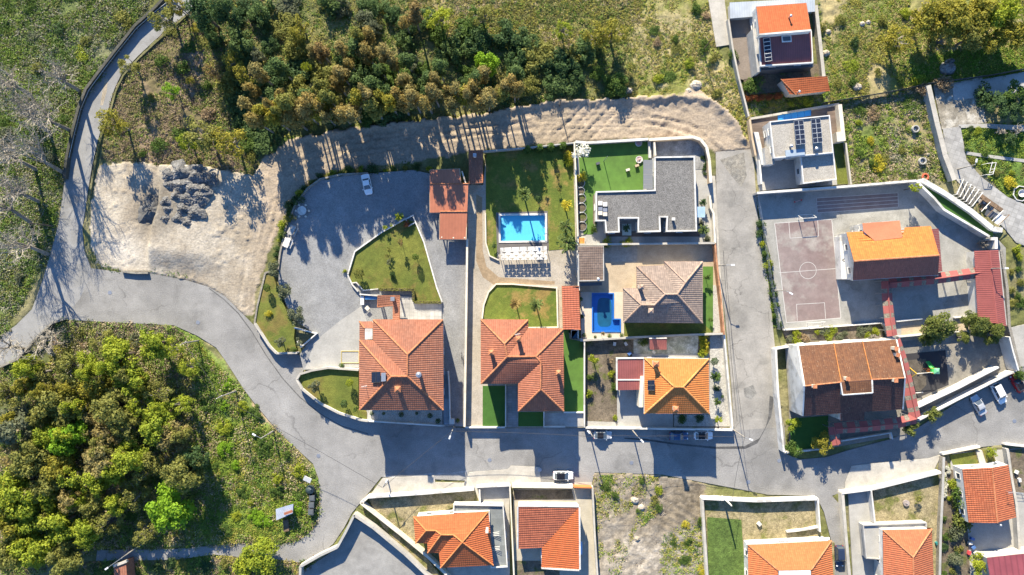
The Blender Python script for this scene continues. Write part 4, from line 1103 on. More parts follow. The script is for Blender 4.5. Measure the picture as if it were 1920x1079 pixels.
# wall emblem: three dark chevron strokes on the white porch
x, y, _ = P(1586, 488, 2.61); mb = MB()
for k in range(3):
    mb.box((x - .5 + .55 * k, y + .18, 2.63), (.55, .12, .03), .7); mb.box((x - .5 + .55 * k, y - .18, 2.63), (.55, .12, .03), -.7)
mb.build('emblem', M_DARKMETAL, T)
slab_px(T, '', [(1746,430,4.2),(1760,429,4.0),(1767,509,4.0),(1753,512,4.2)], .12, M_REDRIB, 26, 1, .02, 'canopy_sheet')
mb = MB(); mb.prism(wpts([(1610,424),(1618,422),(1622,433),(1612,434)], 4), .2, 4); mb.prism(wpts([(1690,433),(1697,431),(1701,447),(1693,448)], 4.6), .2, 4.6); mb.build('stair_wall', M_WHITE, T)

T = house('covered_gym', 'long red ribbed metal roof with central ridge at the school yard edge', 1855, 540, .2, 'shelter')
rows = 38
for k in range(rows):
    t0, t1 = k / rows, (k + 1) / rows
    def pt(p, q, t, z): return (p[0] + (q[0] - p[0]) * t, p[1] + (q[1] - p[1]) * t, z)
    A0, A1, B0, B1, C0, C1 = (1827,471), (1834,606), (1855,470), (1869,607), (1872,469), (1887,613)
    for (u0, u1, v0, v1, zu, zv) in ((A0, A1, B0, B1, 3.4, 3.9), (B0, B1, C0, C1, 3.9, 3.5)):
        q = [Vector(P(*pt(u0, u1, t0, zu))), Vector(P(*pt(v0, v1, t0, zv))), Vector(P(*pt(v0, v1, t1 - .25 / rows, zv))), Vector(P(*pt(u0, u1, t1 - .25 / rows, zu)))]
        mb = MB(); lo = [p - Vector((0, 0, .16)) for p in q]
        if area2(q) < 0: q, lo = q[::-1], lo[::-1]
        mb.face(q)
        for i in range(4): mb.face([lo[i], lo[(i + 1) % 4], q[(i + 1) % 4], q[i]])
        mb.build('roof_sheet', M_PINK, T)
V = {'a':(1827,471,3.32),'b':(1855,470,3.82),'c':(1872,469,3.42),'d':(1887,613,3.42),'f':(1869,607,3.82),'g':(1834,606,3.32)}
roof(T, V, [['a','g','f','b'],['c','d','f','b']], plain('dark_red_sheet', (.12,.03,.03), .5), course=False, name='roof_deck'); ridges(T, V, [('b','f')], M_PINK, .16)
mb = MB(); mb.prism(strip_poly(wpts([(1829,472),(1836,604)], 3), .3), .2, 3.2); mb.build('side_wall', M_WHITE, T)
mb = MB(); mb.prism(strip_poly(wpts([(1871,472),(1885,610)], 3), .3), .2, 3.3); mb.build('back_wall', M_GREYW, T)

def walkway(label, pts, w, z, n, seg_gap=0.0):
    """covered walkway: gable sheets, alternately red and translucent"""
    T = house('covered_walkway', label, *pts[0], .2, 'walkway', 'covered school walkways')
    wp = [Vector((*p, 0)) for p in wpts(pts, z)]
    L = [(wp[i + 1] - wp[i]).length for i in range(len(wp) - 1)]; tot = sum(L)
    def at(s):
        for i, l in enumerate(L):
            if s <= l or i == len(L) - 1:
                e = (wp[i + 1] - wp[i]).normalized(); return wp[i] + e * s, Vector((-e.y, e.x, 0))
            s -= l
    for k in range(n):
        wide = k % 2 == 1
        f0, f1 = (k + (.0 if not wide else .28)) / n, (k + (1.28 if not wide else 1.0)) / n
        f1 = min(1, f1)
        a, na = at(tot * f0 + .01); b, nb = at(tot * f1 - .01)
        for sg in (-1, 1):
            q = [a + Vector((0, 0, z + .45)), b + Vector((0, 0, z + .45)), b + nb * sg * w / 2 + Vector((0, 0, z)), a + na * sg * w / 2 + Vector((0, 0, z))]
            if area2(q) < 0: q = q[::-1]
            mb = MB(); lo = [p - Vector((0, 0, .08)) for p in q]; mb.face(q); mb.face(lo[::-1])
            for i in range(4): mb.face([lo[i], lo[(i + 1) % 4], q[(i + 1) % 4], q[i]])
            mb.build('roof_sheet', M_PATCH if wide else M_PINK, T)
    mb = MB()
    for k in range(0, n + 1, 2):
        a, na = at(min(tot - .02, tot * k / n + .01))
        for sg in (-1, 1):
            p = a + na * sg * (w / 2 - .15); mb.tube((p.x, p.y, .15), (p.x, p.y, z), .07, .07, 6)
    mb.build('post', M_STEEL, T)
    mb = MB()
    for i in range(len(wp) - 1): mb.tube((wp[i].x, wp[i].y, z + .5), (wp[i + 1].x, wp[i + 1].y, z + .5), .14, .14, 6)
    mb.build('ridge_cap', M_PINK, T)
walkway('covered red walkway running from the school building to the ribbed gym roof', [(1666,531),(1760,522),(1838,511)], 2.2, 3.0, 15)
walkway('covered red walkway descending from the school yard towards the brown-roofed building', [(1662,527),(1664,565),(1668,600),(1673,630)], 2.1, 3.0, 9)
walkway('covered red walkway hugging the east wall of the brown-roofed building', [(1678,638),(1692,680),(1703,725),(1716,783)], 2.3, 3.0, 13)
walkway('covered red walkway along the street front of the brown-roofed building', [(1564,804),(1620,800),(1680,794),(1716,785)], 2.2, 3.0, 13)
walkway('short covered red walkway leading out to the street beside a yellowish tree', [(1562,800),(1565,818),(1569,834)], 2.0, 3.0, 3)

T = house('school_building', 'large weathered brown-roofed school building with central dormer and chimneys', 1600, 715, .2, 'school')
e, r = 6.3, 9.3
V = {'a':(1497,649,e),'b':(1552,644,e),'b2':(1617,640,e),'c':(1679,637,e),'p':(1695,709,r),'o':(1635,712,r),'n':(1576,717,r),'m':(1509,724,r),'g':(1636,737,r-.1),'h':(1580,741,r-.1),'s':(1506,780,e),'t':(1575,776,e),'u':(1621,772,e),'v':(1691,768,e),'w':(1576,790,5.8),'x':(1620,788,5.8)}
roof(T, V, [['a','c','p','o','n','m']], M_TILE_S2, .4); roof(T, V, [['n','o','g','h']], M_TILE_S2, .4, name='dormer_roof')
dk = tile_mat('tiles_weathered_shaded_slope', (0.15, 0.068, 0.05), (0.10, 0.045, 0.036), dirt=(0.06, 0.036, 0.03), dirt_amt=.6, moss=(.26,.2,.15))  # darker copy of the weathered brown tiles, shade painted in for south slopes
roof(T, V, [['v','s','m','n','o','p']], dk, .4); roof(T, V, [['x','w','t','u']], dk, .4, name='porch_slope')
ridges(T, V, [('m','n'),('o','p')], M_TILE_S2 if False else M_RIDGE, .12); 
orr = surf('rusty_orange_seam', (.50,.20,.06), (.42,.16,.05))
V['s1'] = (1564,660,6.95); V['s2'] = (1628,690,8.5)
ridges(T, {'a':(1563,643,e+.1),'b':(1577,716,r),'c':(1617,640,e+.1),'d':(1634,712,r)}, [('a','b'),('c','d')], orr, .09)
walls(T, [(1497,649),(1679,637),(1695,709),(1691,768),(1506,780),(1509,724)], e, .15, .12, M_WHITE, 2)
walls(T, [(1577,770),(1620,768),(1620,787),(1577,789)], 5.7, .15, .05, M_WHITE, 2, False, 'porch_wall')
for (k1, k2, k3, m) in (('a','m','s',1), ('c','p','v',1)):
    mb = MB(); w = [Vector(P(*V[k])) for k in (k1, k2, k3)]
    d = Vector((-.28 if k1 == 'a' else .28, 0, 0))
    mb.face([w[0] + d, w[1] + d, w[2] + d, (w[2].x + d.x, w[2].y, .2), (w[0].x + d.x, w[0].y, .2)])
    for a, b in ((w[0], w[1]), (w[1], w[2])):
        q = [a + Vector((0, 0, .15)), b + Vector((0, 0, .15)), b + d + Vector((0, 0, .15)), a + d + Vector((0, 0, .15))]
        mb.face(q if area2(q) > 0 else q[::-1])
        mb.face([a + d, b + d, b + d + Vector((0, 0, .15)), a + d + Vector((0, 0, .15))])
    mb.build('gable_wall', M_WHITE, T)
mb = MB()
for a, b in (('n','h'), ('h','g'), ('g','o')):
    p, q = Vector(P(*V[a])), Vector(P(*V[b])); mb.face([(p.x, p.y, p.z - 1.7), (q.x, q.y, q.z - 1.7), q, p]); mb.tube(p, q, .16, .16, 5)
mb.build('dormer_wall', M_WHITE, T)
for c in ((1681,654),(1684,666),(1590,711),(1528,725),(1680,714)): chimney(T, *c, 10.2 if c[1] > 700 else 8.6, 7, .75, 'flat', M_CREAM, M_RIDGE)
mb = MB()
for k in range(4):
    a = wpts([(1497,649),(1509,724),(1506,780)], 3)
mb = MB(); mb.prism(wpts([(1492,703),(1503,703),(1504,776),(1492,772)], 3), .15, 3); mb.build('side_annex', M_WHITE, T)
mb = MB(); mb.box((*P(1496, 724, 3)[:2], 3.02), (.9, .9, .06)); mb.build('roof_hatch', M_DARKMETAL, T)

# ---- southern row
T = house('villa', 'vivid orange stepped hip-roofed villa with grey slab terrace beside the sunken yard', 850, 1010, .3)
e, r = 4.4, 6.7
V = {'a':(775,969,e),'b':(916,959,e),'c':(925,1060,e),'d':(826,1065,e),'d2':(823,1037,e),'f':(802,1037,e),'f2':(801,1019,e),'g':(779,1019,e),'p':(867,1017,r),'q':(850,1003,r-.4),'s':(827,1003,r-.5),'t':(817,995,5.7),'u':(799,995,5.7)}
roof(T, V, [['a','b','p','q','s','t','u'],['b','c','p'],['c','d','p'],['g','a','u'],['f2','g','u','t'],['f','f2','t','s'],['d2','f','s','q'],['d','d2','q','p']], M_TILE_H, .55)
ridges(T, V, [('a','u'),('u','t'),('t','s'),('s','q'),('q','p'),('b','p'),('c','p'),('d','p'),('g','u'),('f','s')], surf('ridge_tiles_vivid', (.62,.24,.085),(.54,.19,.065)), .13)
walls(T, [(775,969),(916,959),(925,1060),(826,1065),(823,1037),(802,1037),(801,1019),(779,1019)], e, .3, .5, M_WHITE, 1)
FH = [(850,946),(944,948),(952,1064),(920,1066),(916,960),(850,962)]
mb = MB(); mb.poly([(*p, 2.6) for p in wpts(FH, 2.6)]); mb.build('terrace', M_SLABROOF, T); parapet(T, FH, 2.6, .4, .2); walls(T, FH, 2.6, .3, .05, M_WHITE, 1)
chimney(T, 913, 997, 7.0, 5.2, .6, 'flat', M_WHITE, M_CREAM); 
for px, py in ((928,1003),(929,1030)):
    x, y, _ = P(px, py, 2.8); mb = MB()
    for k in range(3): mb.tube((x - .9, y - .3 + .3 * k, 2.7), (x + .9, y + .1 + .35 * k, 3.4), .05, .05, 4)
    mb.build('rotary_dryer', M_FRAME, T)
T = house('villa', 'house with inward sloping orange tiles, one slope coloured dark as shade, and white rim', 1030, 1003, .25)
V = {'a':(972,950,4.7),'b':(1085,951,4.7),'c':(1086,1068,4.7),'d':(1015,1064,3.4),'f':(1016,1027,3.4),'g':(972,1029,3.4)}
roof(T, V, [['f','g','a','b']], tile_mat('tiles_orange_shaded_slope', (0.36, 0.115, 0.065), (0.27, 0.085, 0.05), dirt_amt=.2, lines=.5), .48, .1); roof(T, V, [['d','f','b','c']], M_TILE_H, .48, .1)  # south-facing slope darkened in its colour for shade, west-facing one left bright
mb = MB()
for a, b in (('a','b'), ('b','c'), ('c','d'), ('g','a')):
    p, q = Vector(P(*V[a])), Vector(P(*V[b])); n = Vector((-(q - p).y, (q - p).x, 0)).normalized() * .3
    qd = [p + Vector((0, 0, .15)), q + Vector((0, 0, .15)), q + n + Vector((0, 0, .15)), p + n + Vector((0, 0, .15))]
    mb.face(qd if area2(qd) > 0 else qd[::-1]); mb.face([p + n - Vector((0, 0, 1)), q + n - Vector((0, 0, 1)), q + n + Vector((0, 0, .15)), p + n + Vector((0, 0, .15))])
    mb.face([p - Vector((0, 0, .2)), q - Vector((0, 0, .2)), q + Vector((0, 0, .15)), p + Vector((0, 0, .15))])
mb.build('white_rim', M_WHITE, T)
walls(T, [(972,950),(1085,951),(1086,1068),(1015,1064),(1016,1027),(972,1029)], 3.5, .25, .05, M_WHITE, 1)
mb = MB(); mb.prism(wpts([(972,951),(1085,951.5),(1085,953),(972,953)], 4.6), 3.2, 4.6); mb.build('front_parapet', M_WHITE, T)
mb = MB(); mb.box((*P(1090, 1030, 3)[:2], 2.4), (.5, 2.6, .3)); mb.build('awning', plain('pale_blue_sheet', (.35,.5,.68), .4), T)
T = house('villa', 'orange roofed house cut by the bottom edge beside the walled green plot', 1480, 1060, .2)
e, r = 3.6, 5.9
M_TILE_J = tile_mat('clay_tiles_apricot', (0.48, 0.16, 0.06), (0.42, 0.13, 0.048), dirt=(0.32, 0.10, 0.04), dirt_amt=0.3)
V = {'a':(1402,1022,e),'b':(1559,1014,e),'c':(1565,1135,e),'d':(1404,1140,e),'p':(1459,1070,r),'q':(1521,1069,r),'s':(1521,1090,r),'t':(1459,1092,r)}
roof(T, V, [['a','b','q','p'],['b','c','s','q'],['d','a','p','t'],['c','d','t','s']], M_TILE_J, .55); ridges(T, V, [('a','p'),('b','q')], None, .14)
walls(T, [(1402,1022),(1559,1014),(1565,1135),(1404,1140)], e, .2, .3, M_WHITE, 1)
slab_px(T, '', [(1460,1071,6.0),(1520,1070,6.0),(1520,1092,6.0),(1460,1093,6.0)], 1.0, plain('pale_blue_glass', (.5,.58,.66), .2), each='roof_light', lift=.15)
slab_px(T, '', [(1398,1017,3.6),(1556,1008,3.6),(1556,1013,3.6),(1398,1022,3.6)], .4, M_WHITE, 1, 5, .05, 'parapet_block', .1)
T = house('villa', 'hip-roofed orange house beside concrete ramps at the bottom right', 1705, 1050, .2)
e, r = 4.4, 7.1
V = {'a':(1655,994,e),'b':(1747,992,e),'c':(1752,1120,e),'d':(1657,1120,e),'p':(1712,1045,r),'q':(1713,1095,r)}
roof(T, V, [['a','b','p'],['b','c','q','p'],['d','a','p','q'],['c','d','q']], tile_mat('clay_tiles_pinkish_orange', (0.42, 0.135, 0.063), (0.35, 0.107, 0.05), dirt_amt=.3), .5); ridges(T, V, [('a','p'),('b','p'),('p','q')], None, .15)
walls(T, [(1655,994),(1747,992),(1752,1120),(1657,1120)], e, .2, .35, M_WHITE, 1)
FK = [(1618,985),(1738,980),(1738,992),(1652,994),(1654,1050),(1624,1048)]
mb = MB(); mb.poly([(*p, 2.2) for p in wpts(FK, 2.2)]); mb.build('terrace', M_CONC, T); parapet(T, FK, 2.2, .35, .2, M_GREYW); walls(T, FK, 2.2, .2, .05, M_GREYW, 1, False)
T = house('old_house', 'old house with mottled red gable roof and white walls at the right edge', 1850, 925, .15)
e, r = 3.3, 4.6
V = {'a':(1804,880,e),'b':(1860,877,r),'c':(1890,872,3.7),'d':(1905,970,3.7),'f':(1870,981,r),'g':(1816,980,e)}
roof(T, V, [['g','a','b','f'],['c','d','f','b']], M_TILE_L, .45, .09); ridges(T, V, [('b','f')], M_RIDGE, .15)
walls(T, [(1803,879),(1860,876),(1891,871),(1906,970),(1870,982),(1815,981)], 3.25, .15, .1, M_WHITE, 1); aerial(T, 1896, 925, 5.6, 3.9)
flue(T, 1876, 985, 4.2, 2, .15)
for ks in ('abc', 'gfd'):
    mb = MB(); w = [Vector(P(*V[k])) for k in ks]; mb.face([(w[0].x, w[0].y, 3.0), (w[2].x, w[2].y, 3.0), w[2], w[1], w[0]]); mb.build('gable', M_WHITE, T)
T = house('maroon_barn', 'large plain maroon metal roof in the bottom right corner', 1890, 1060, .15, 'barn')
V = {'a':(1850,1046,4.0),'b':(1960,1034,4.0),'c':(1960,1120,4.5),'d':(1862,1120,4.5)}
roof(T, V, [['a','b','c','d']], rib_mat('plum_sheet_roof', (.24,.06,.07), 1.2), course=False); walls(T, [(1851,1047),(1960,1035),(1960,1120),(1863,1120)], 3.9, .1, .1, M_GREYW, 1, False)
T = house('corner_hut', 'brick-red hut corner with pale coping under a bent street lamp at bottom left', 222, 1075, 0, 'hut')
V = {'a':(213,1062,3.2),'b':(236,1054,3.2),'c':(240,1100,3.2),'d':(215,1100,3.2)}
roof(T, V, [['d','c','b','a']], M_TILE_A, course=False); parapet(T, [(212,1062),(224,1058),(237,1053)], 3.1, .35, .5, M_PAVE, 'coping', False); walls(T, [(213,1062),(236,1054),(240,1100),(215,1100)], 3.1, -.2, .05, M_TILE_A, 1, False)
T = house('lean_shed', 'small white metal-roofed shed on the grassy bank by the road bend', 533, 960, 0, 'shed')
V = {'a':(517,955,2.6),'b':(550,945,2.6),'c':(549,963,2.1),'d':(518,976,2.1)}
roof(T, V, [['d','c','b','a']], rib_mat('white_sheet', (.62,.64,.67), .4, dark=.8), course=False)
walls(T, [(519,957),(547,949),(546,961),(521,971)], 2.05, -.2, .1, M_WOOD, 1, False)
mb = MB(); mb.box((*P(541, 961, 2.4)[:2], 2.55), (1.8, .5, .1), .35); mb.build('rusty_sheet', M_CLAYRIB, T)
mb = MB(); mb.box((*P(537, 985, .3)[:2], .3), (1.1, 2.4, .7), .1); mb.build('woodpile_box', M_WOOD, T)
# ================================================================ WALLS AND FENCES
def wall(label, pts, top, z0=0.0, t=0.28, mat=None, cop=None, name='garden_wall', cat='wall', cw=0.1, group=None):
    pp = wpts(pts, top)
    n = len(pp) // 2
    T = thing(name, label, cat, (*pp[n], z0), 0, group)
    mb = MB(); mb.prism(strip_poly(pp, t), z0 - .3, top - (.08 if cop else 0)); mb.build('wall_body', mat or M_WHITE, T)
    if cop:
        # coping laid in lengths
        for a, b in zip(pp, pp[1:]):
            L = math.dist(a, b); k = max(1, int(L / 3.2))
            for i in range(k):
                p = Vector(a).lerp(Vector(b), i / k); q = Vector(a).lerp(Vector(b), (i + 1) / k)
                e = (q - p).normalized(); ov = 0.012
                mb = MB(); mb.prism(strip_poly([p + e * ov, q - e * ov], t + cw), top - .08, top + .004 * (i % 2)); mb.build('coping', cop, T)
    return T
def fence(label, pts, top, z0=0.0, mat=None, step=2.2, mesh_mat=None, name='fence', cat='fence'):
    pp = wpts(pts, top)
    T = thing(name, label, cat, (*pp[len(pp) // 2], z0))
    for a, b in zip(pp, pp[1:]):
        L = math.dist(a, b); k = max(1, round(L / step))
        for i in range(k + 1):
            p = Vector(a).lerp(Vector(b), i / k); mb = MB(); mb.tube((p.x, p.y, z0 - .2), (p.x, p.y, top), .05, .05, 5); mb.build('post', M_STEEL, T)
        for h in (1.0, .66, .33):
            mb = MB(); mb.tube((*a, z0 + (top - z0) * h - .03), (*b, z0 + (top - z0) * h - .03), .03, .03, 4); mb.build('rail', mat or M_STEEL, T)
        if mesh_mat:
            mb = MB(); mb.prism(strip_poly([a, b], .03), z0 + .05, top - .08); mb.build('mesh_panel', mesh_mat, T)
    return T

wall('low white kerb wall along the northwest side of the central lawn', [(652,515),(665,472),(715,436),(761,410)], 1.35, .7, .25)
wall('long white kerb wall along the east side of the central lawn', [(779,417),(795,455),(819,540),(829,567)], 1.35, .7, .25)
wall('square white planter wall with red flower at the north tip of the central lawn', [(761,411),(774,404),(779,417),(766,424),(761,411)], 1.3, .7, .22, name='planter_wall')
wall('short white kinked wall at the southwest corner of the central lawn', [(652,516),(660,534),(671,547)], 1.3, .7, .25)
wall('white zigzag kerb wall south of the central lawn beside the barbecue', [(660,531),(668,530),(681,545),(709,542)], 1.2, .7, .22)
wall('white wall behind the blue outdoor kitchen of the barbecue', [(674,552),(708,555)], 2.0, .7, .25)
wall('low stone retaining wall round the northwest edge of the gravel yard', [(690,325),(640,327),(600,336),(577,353),(556,379),(536,424),(525,474),(521,505)], 1.1, .2, .35, M_STONE)
wall('white street wall below the olive trees beside the gate', [(477,607),(505,650),(518,663),(557,662)], 1.6, 0, .3, M_WHITE, M_PAVE)
wall('stone wall between the dirt lot and the strip of lawn with olive trees', [(521,505),(497,512),(482,575),(477,607)], 1.0, 0, .35, M_STONE)
wall('white triangular planter wall beside the yard gate', [(551,615),(593,626),(564,651),(557,640)], 1.3, .7, .25, name='planter_wall')
wall('curved white wall sweeping round the front lawn above the street', [(672,694),(615,690),(585,695),(562,702),(556,712),(566,730),(600,757),(635,775),(676,788),(690,790)], 1.75, 0, .32, M_WHITE, M_PAVE)
wall('white street wall in front of the gravel bed with round shrubs', [(690,790),(828,799),(833,799)], 1.6, 0, .28, M_WHITE)
wall('white wall beside the sloping blue tiled ramp', [(840,697),(842,725),(844,795)], 2.2, .7, .2)
wall('white box of letterboxes beside the yard exit', [(847,786),(847,796)], 1.9, .7, 1.0, M_WHITE, name='gate_pillar', cat='pillar')
wall('tall cream wall dividing the grey yard from the long driveway', [(876,448),(874,600),(871,801)], 2.6, .4, .3, M_SANDW, M_CREAM)
wall('white street wall in front of the red cross-winged house', [(872,802),(947,802)], 1.3, 0, .28)
wall('low white wall west of the tiled entrance path', [(948,722),(948,801)], 1.5, .5, .2)
wall('low white wall between the small grass plot and the front terrace', [(1020,773),(1020,801),(1060,801)], 1.5, .5, .22)
wall('long white wall between the artificial turf and the kitchen garden', [(1089,636),(1096,641),(1096,774),(1096,802)], 1.8, .3, .25)
wall('white kerb wall closing the artificial turf on its south side', [(1057,774),(1095,774)], 1.2, .5, .22)
wall('curved white kerb round the lawn with the two palms', [(904,598),(907,572),(916,548),(930,533),(960,533),(1044,540),(1046,614),(990,615)], .95, .5, .28, M_CREAM)
wall('curved cream kerb at the west edge of the pool lawn', [(910,400),(911,456),(918,480),(935,488)], .95, .5, .25, M_CREAM)
wall('grey garden wall along the dirt track north of the pool lawn', [(906,284),(990,277),(1076,268)], 2.0, .3, .25, M_GREYW)
wall('long cream wall between the pool lawn and the artificial lawn', [(1077,266),(1081,360),(1084,460)], 2.3, .4, .3, M_CREAM)
wall('bluish white wall between the curved palm drive and the outbuilding', [(1083,470),(1086,545)], 2.2, .4, .3, M_WHITE)
wall('grey north wall of the artificial lawn topped by a white pebble strip', [(1079,266),(1100,268),(1216,261)], 1.9, .3, .4, M_GREYW, M_WHITE)
wall('cream curved corner wall between the dirt track and the side street', [(1217,262),(1300,257),(1314,262),(1325,276),(1330,300),(1333,343)], 2.2, .2, .5, M_SANDW, M_CREAM)
wall('white pebble-topped dwarf wall at the east end of the artificial lawn', [(1218,265),(1219,296)], 1.3, .5, .5, M_WHITE)
wall('short white screen wall beside the grey service slab', [(1227,267),(1229,292)], 2.2, .5, .35, M_CREAM)
wall('cream gate wall with pale door beside the side street', [(1331,367),(1333,390),(1338,400),(1341,456)], 1.8, .2, .4, M_CREAM)
wall('grey wall between the flat-roofed house and the beige yard', [(1084,459),(1250,457),(1341,456)], 2.3, .4, .3, M_GREYW, M_PAVE)
wall('rust-coloured wall dividing the beige yard from the side street', [(1341,457),(1345,500),(1352,560),(1358,628)], 2.2, .2, .35, surf('rust_wall', (.42,.22,.12), (.36,.17,.09)))
wall('grey-white wall between the blue pool lot and the kitchen garden', [(1088,639),(1190,633),(1280,629),(1357,626)], 1.9, .3, .3, M_GREYW, M_PAVE)
wall('white wall along the side street beside the gravel garden', [(1358,628),(1366,720),(1374,806)], 1.7, .1, .28)
wall('white street wall in front of the orange house', [(1098,803),(1190,804),(1374,807)], 1.6, 0, .32)
wall('tall white northern wall of the school yard', [(1420,362),(1560,352),(1718,339)], 2.9, .2, .35, M_GREYW, M_WHITE)
wall('white kinked wall between the school yard and the green bank', [(1718,339),(1752,372),(1770,393),(1856,444)], 2.6, .2, .35, M_WHITE, M_WHITE)
wall('thick pale wall behind the green bank of the school', [(1730,338),(1774,364),(1820,395),(1862,429),(1880,432)], 2.3, .2, .9, surf('pale_blue_wall', (.50,.53,.55), (.42,.45,.47)), M_WHITE)
wall('white wall block at the corner where bank and ribbed roof meet', [(1858,448),(1868,448),(1868,467)], 2.6, .2, .6)
fence('green mesh fence along the side street west of the school court', [(1422,368),(1434,430),(1447,520),(1463,618)], 2.0, .2, None, 2.4, None)
wall('low white wall round the school flower garden', [(1470,619),(1560,613),(1652,606),(1662,611),(1667,632)], .9, .2, .25)
wall('white boundary wall west of the brown-roofed school building', [(1455,655),(1459,740),(1470,848)], 2.4, 0, .4, M_WHITE)
wall('white wall north of the brown-roofed school building', [(1455,655),(1495,648),(1600,640),(1678,635)], 2.3, .2, .25, M_WHITE)
wall('white wall south of the green plot along the street', [(1472,850),(1548,842)], 1.0, 0, .3)
wall('low blue-white wall in front of the walkway on the street', [(1574,828),(1660,814),(1671,812),(1674,824)], 1.0, 0, .25)
wall('long white ramp wall beside the playground mat', [(1720,765),(1800,727),(1873,689)], 2.5, .15, .3)
wall('long white outer wall between the ramp and the parked cars', [(1722,789),(1800,748),(1880,708),(1909,694)], 2.3, .1, .3)
wall('tall white end wall between the school terrace and the east yard', [(1893,632),(1900,660),(1910,695)], 3.4, .15, .3)
wall('stone capped outer wall running behind the ribbed roof to the east yard', [(1878,470),(1889,540),(1893,612),(1912,690)], 3.0, .1, .55, M_STONE)
wall('white wall on the south side of the shaded play court', [(1681,603),(1730,598)], 1.0, .2, .25)
wall('white wall between the tan terrace and the play court', [(1790,596),(1832,592)], .9, .2, .25)
wall('bluish white terrace wall under the two school pines', [(1686,632),(1730,628),(1800,622)], 1.4, .15, .25)
fence('green mesh fence on the outer wall beside the parked cars', [(1724,793),(1800,752),(1880,712)], 1.9, .1, M_HEDGEW, 2.0, None)
# south side
wall('white street wall above the dry villa garden', [(689,933),(790,926),(889,918)], 1.7, .1, .4, M_WHITE, M_WHITE)
wall('long diagonal cream wall between the dry villa garden and the ditch', [(689,933),(677,944),(748,1000),(800,1043),(850,1090)], 1.6, 0, .45, M_CREAM, M_CREAM)
wall('grey diagonal wall on the northeast side of the sunken yard', [(664,966),(700,990),(760,1040),(812,1090)], 1.9, -.2, .5, M_GREYW, M_PAVE)
wall('grey parapet wall between the bend of the road and the sunken yard', [(664,966),(648,998),(632,1027),(600,1042),(563,1063),(562,1090)], 1.9, -.2, .4, M_GREYW, M_CONC)
wall('white gate frame wall of the orange villa entrance', [(893,914),(955,911)], 1.8, .1, .3)
wall('cream stepped wall leading to the orange villa door', [(899,918),(900,945),(852,947)], 1.6, .1, .3)
wall('cream wall between the orange villa and the white-rimmed house', [(956,912),(960,1000),(964,1090)], 1.8, .1, .3, M_CREAM)
wall('thick white street wall of the white-rimmed house', [(960,912),(1074,913)], 1.8, .1, .6, M_WHITE, M_CREAM)
wall('orange sliding gate beside the vacant plot', [(1076,914),(1110,915)], 1.7, .1, .25, plain('orange_gate', (.5,.17,.05)), None, 'sliding_gate', 'gate')
wall('grey east wall of the white-rimmed house along the vacant plot', [(1111,914),(1115,1000),(1121,1090)], 1.7, .1, .28, M_GREYW, M_PAVE)
wall('white street wall of the walled green garden', [(1317,935),(1420,940),(1534,936)], 1.6, 0, .42, M_WHITE, M_WHITE)
wall('pale wall between the vacant plot and the walled green garden', [(1317,935),(1321,1000),(1327,1090)], 1.5, 0, .42, M_CREAM, M_PAVE)
wall('white east wall of the walled garden above the dirt lane', [(1534,936),(1538,998)], 1.6, 0, .3)
wall('low white inner wall across the walled garden', [(1475,998),(1510,994),(1538,988)], 1.0, .1, .3)
wall('long white street wall above the dry lawn with the round slab', [(1579,925),(1640,917),(1765,886)], 1.7, 0, .4, M_WHITE, M_WHITE)
wall('cream wall between the dirt lane and the concrete drive', [(1580,925),(1586,1000),(1594,1090)], 1.6, 0, .5, M_CREAM, M_PAVE)
wall('white wall between the concrete drive and the dry lawn', [(1634,920),(1641,982)], 1.8, .1, .3)
wall('mossy stone wall beside the planted border', [(1770,858),(1768,920),(1764,1000),(1762,1090)], 1.4, 0, .4, M_STONE, M_CONC)
wall('white kerbed street wall of the old red-roofed house', [(1767,852),(1838,838)], 1.0, 0, .35, M_WHITE, M_CREAM)
wall('white street wall east of the old red-roofed house path', [(1884,833),(1960,842)], 1.0, 0, .35, M_WHITE)
wall('grey wall between the old red-roofed house and the ploughed plot', [(1889,842),(1898,900),(1907,950),(1912,1030)], 1.5, .1, .4, M_CONC, M_PAVE)
wall('thin white path kerb leading to the old red-roofed house', [(1836,846),(1843,871)], .5, .1, 1.2, M_PAVE, None, 'garden_path_kerb', 'kerb')
# north side
wall('dark stone parapet along the outer edge of the hill road', [(322,-20),(288,16),(252,48),(218,91),(187,131),(160,167),(146,203),(134,250),(124,295),(119,335)], 1.2, -.2, .55, surf('dark_parapet_stone', (.085,.082,.07), (.05,.052,.04), mid=2))  # one very dark stone tone along the whole parapet
wall('low mossy kerb on the inner edge of the hill road', [(352,26),(327,49),(292,79),(260,109),(231,141),(217,170),(207,207),(193,243),(187,264),(176,315),(167,372)], .35, -.2, .35, surf('mossy_kerb', (.17,.16,.08), (.11,.11,.04), mid=2), None, 'kerb', 'kerb')
wall('dark kerb wall between the hill road fork and the burnt scrub', [(121,598),(97,606),(70,631),(32,674),(0,688)], .8, -.2, .4, M_STONE)
wall('low retaining wall at the south edge of the dirt lot', [(227,509),(252,512),(277,512)], .7, -.2, .4, M_STONE)
wall('cream retaining wall along the lane west of the tall house', [(1366,36),(1374,90),(1386,148),(1397,190),(1404,218)], 1.4, .1, .35, M_PAVE)
wall('grey stone wall east of the tall white house', [(1530,10),(1538,80),(1545,145)], 1.5, .1, .6, M_STONE, M_PAVE)
wall('cream wall north of the brown pool terrace', [(1407,223),(1490,209),(1574,195)], .75, .3, .35, M_CREAM, M_PAVE)
wall('thick cream wall on the east side of the brown pool terrace', [(1575,196),(1582,262)], 1.9, .3, .8, M_CREAM)
wall('pale wall beside the narrow lawn of the modern house', [(1586,268),(1596,346)], 1.2, .3, .35, M_PAVE)
wall('rust and cream wall west of the brown pool terrace', [(1406,224),(1411,262),(1417,292)], 1.6, .3, .4, M_SANDW)
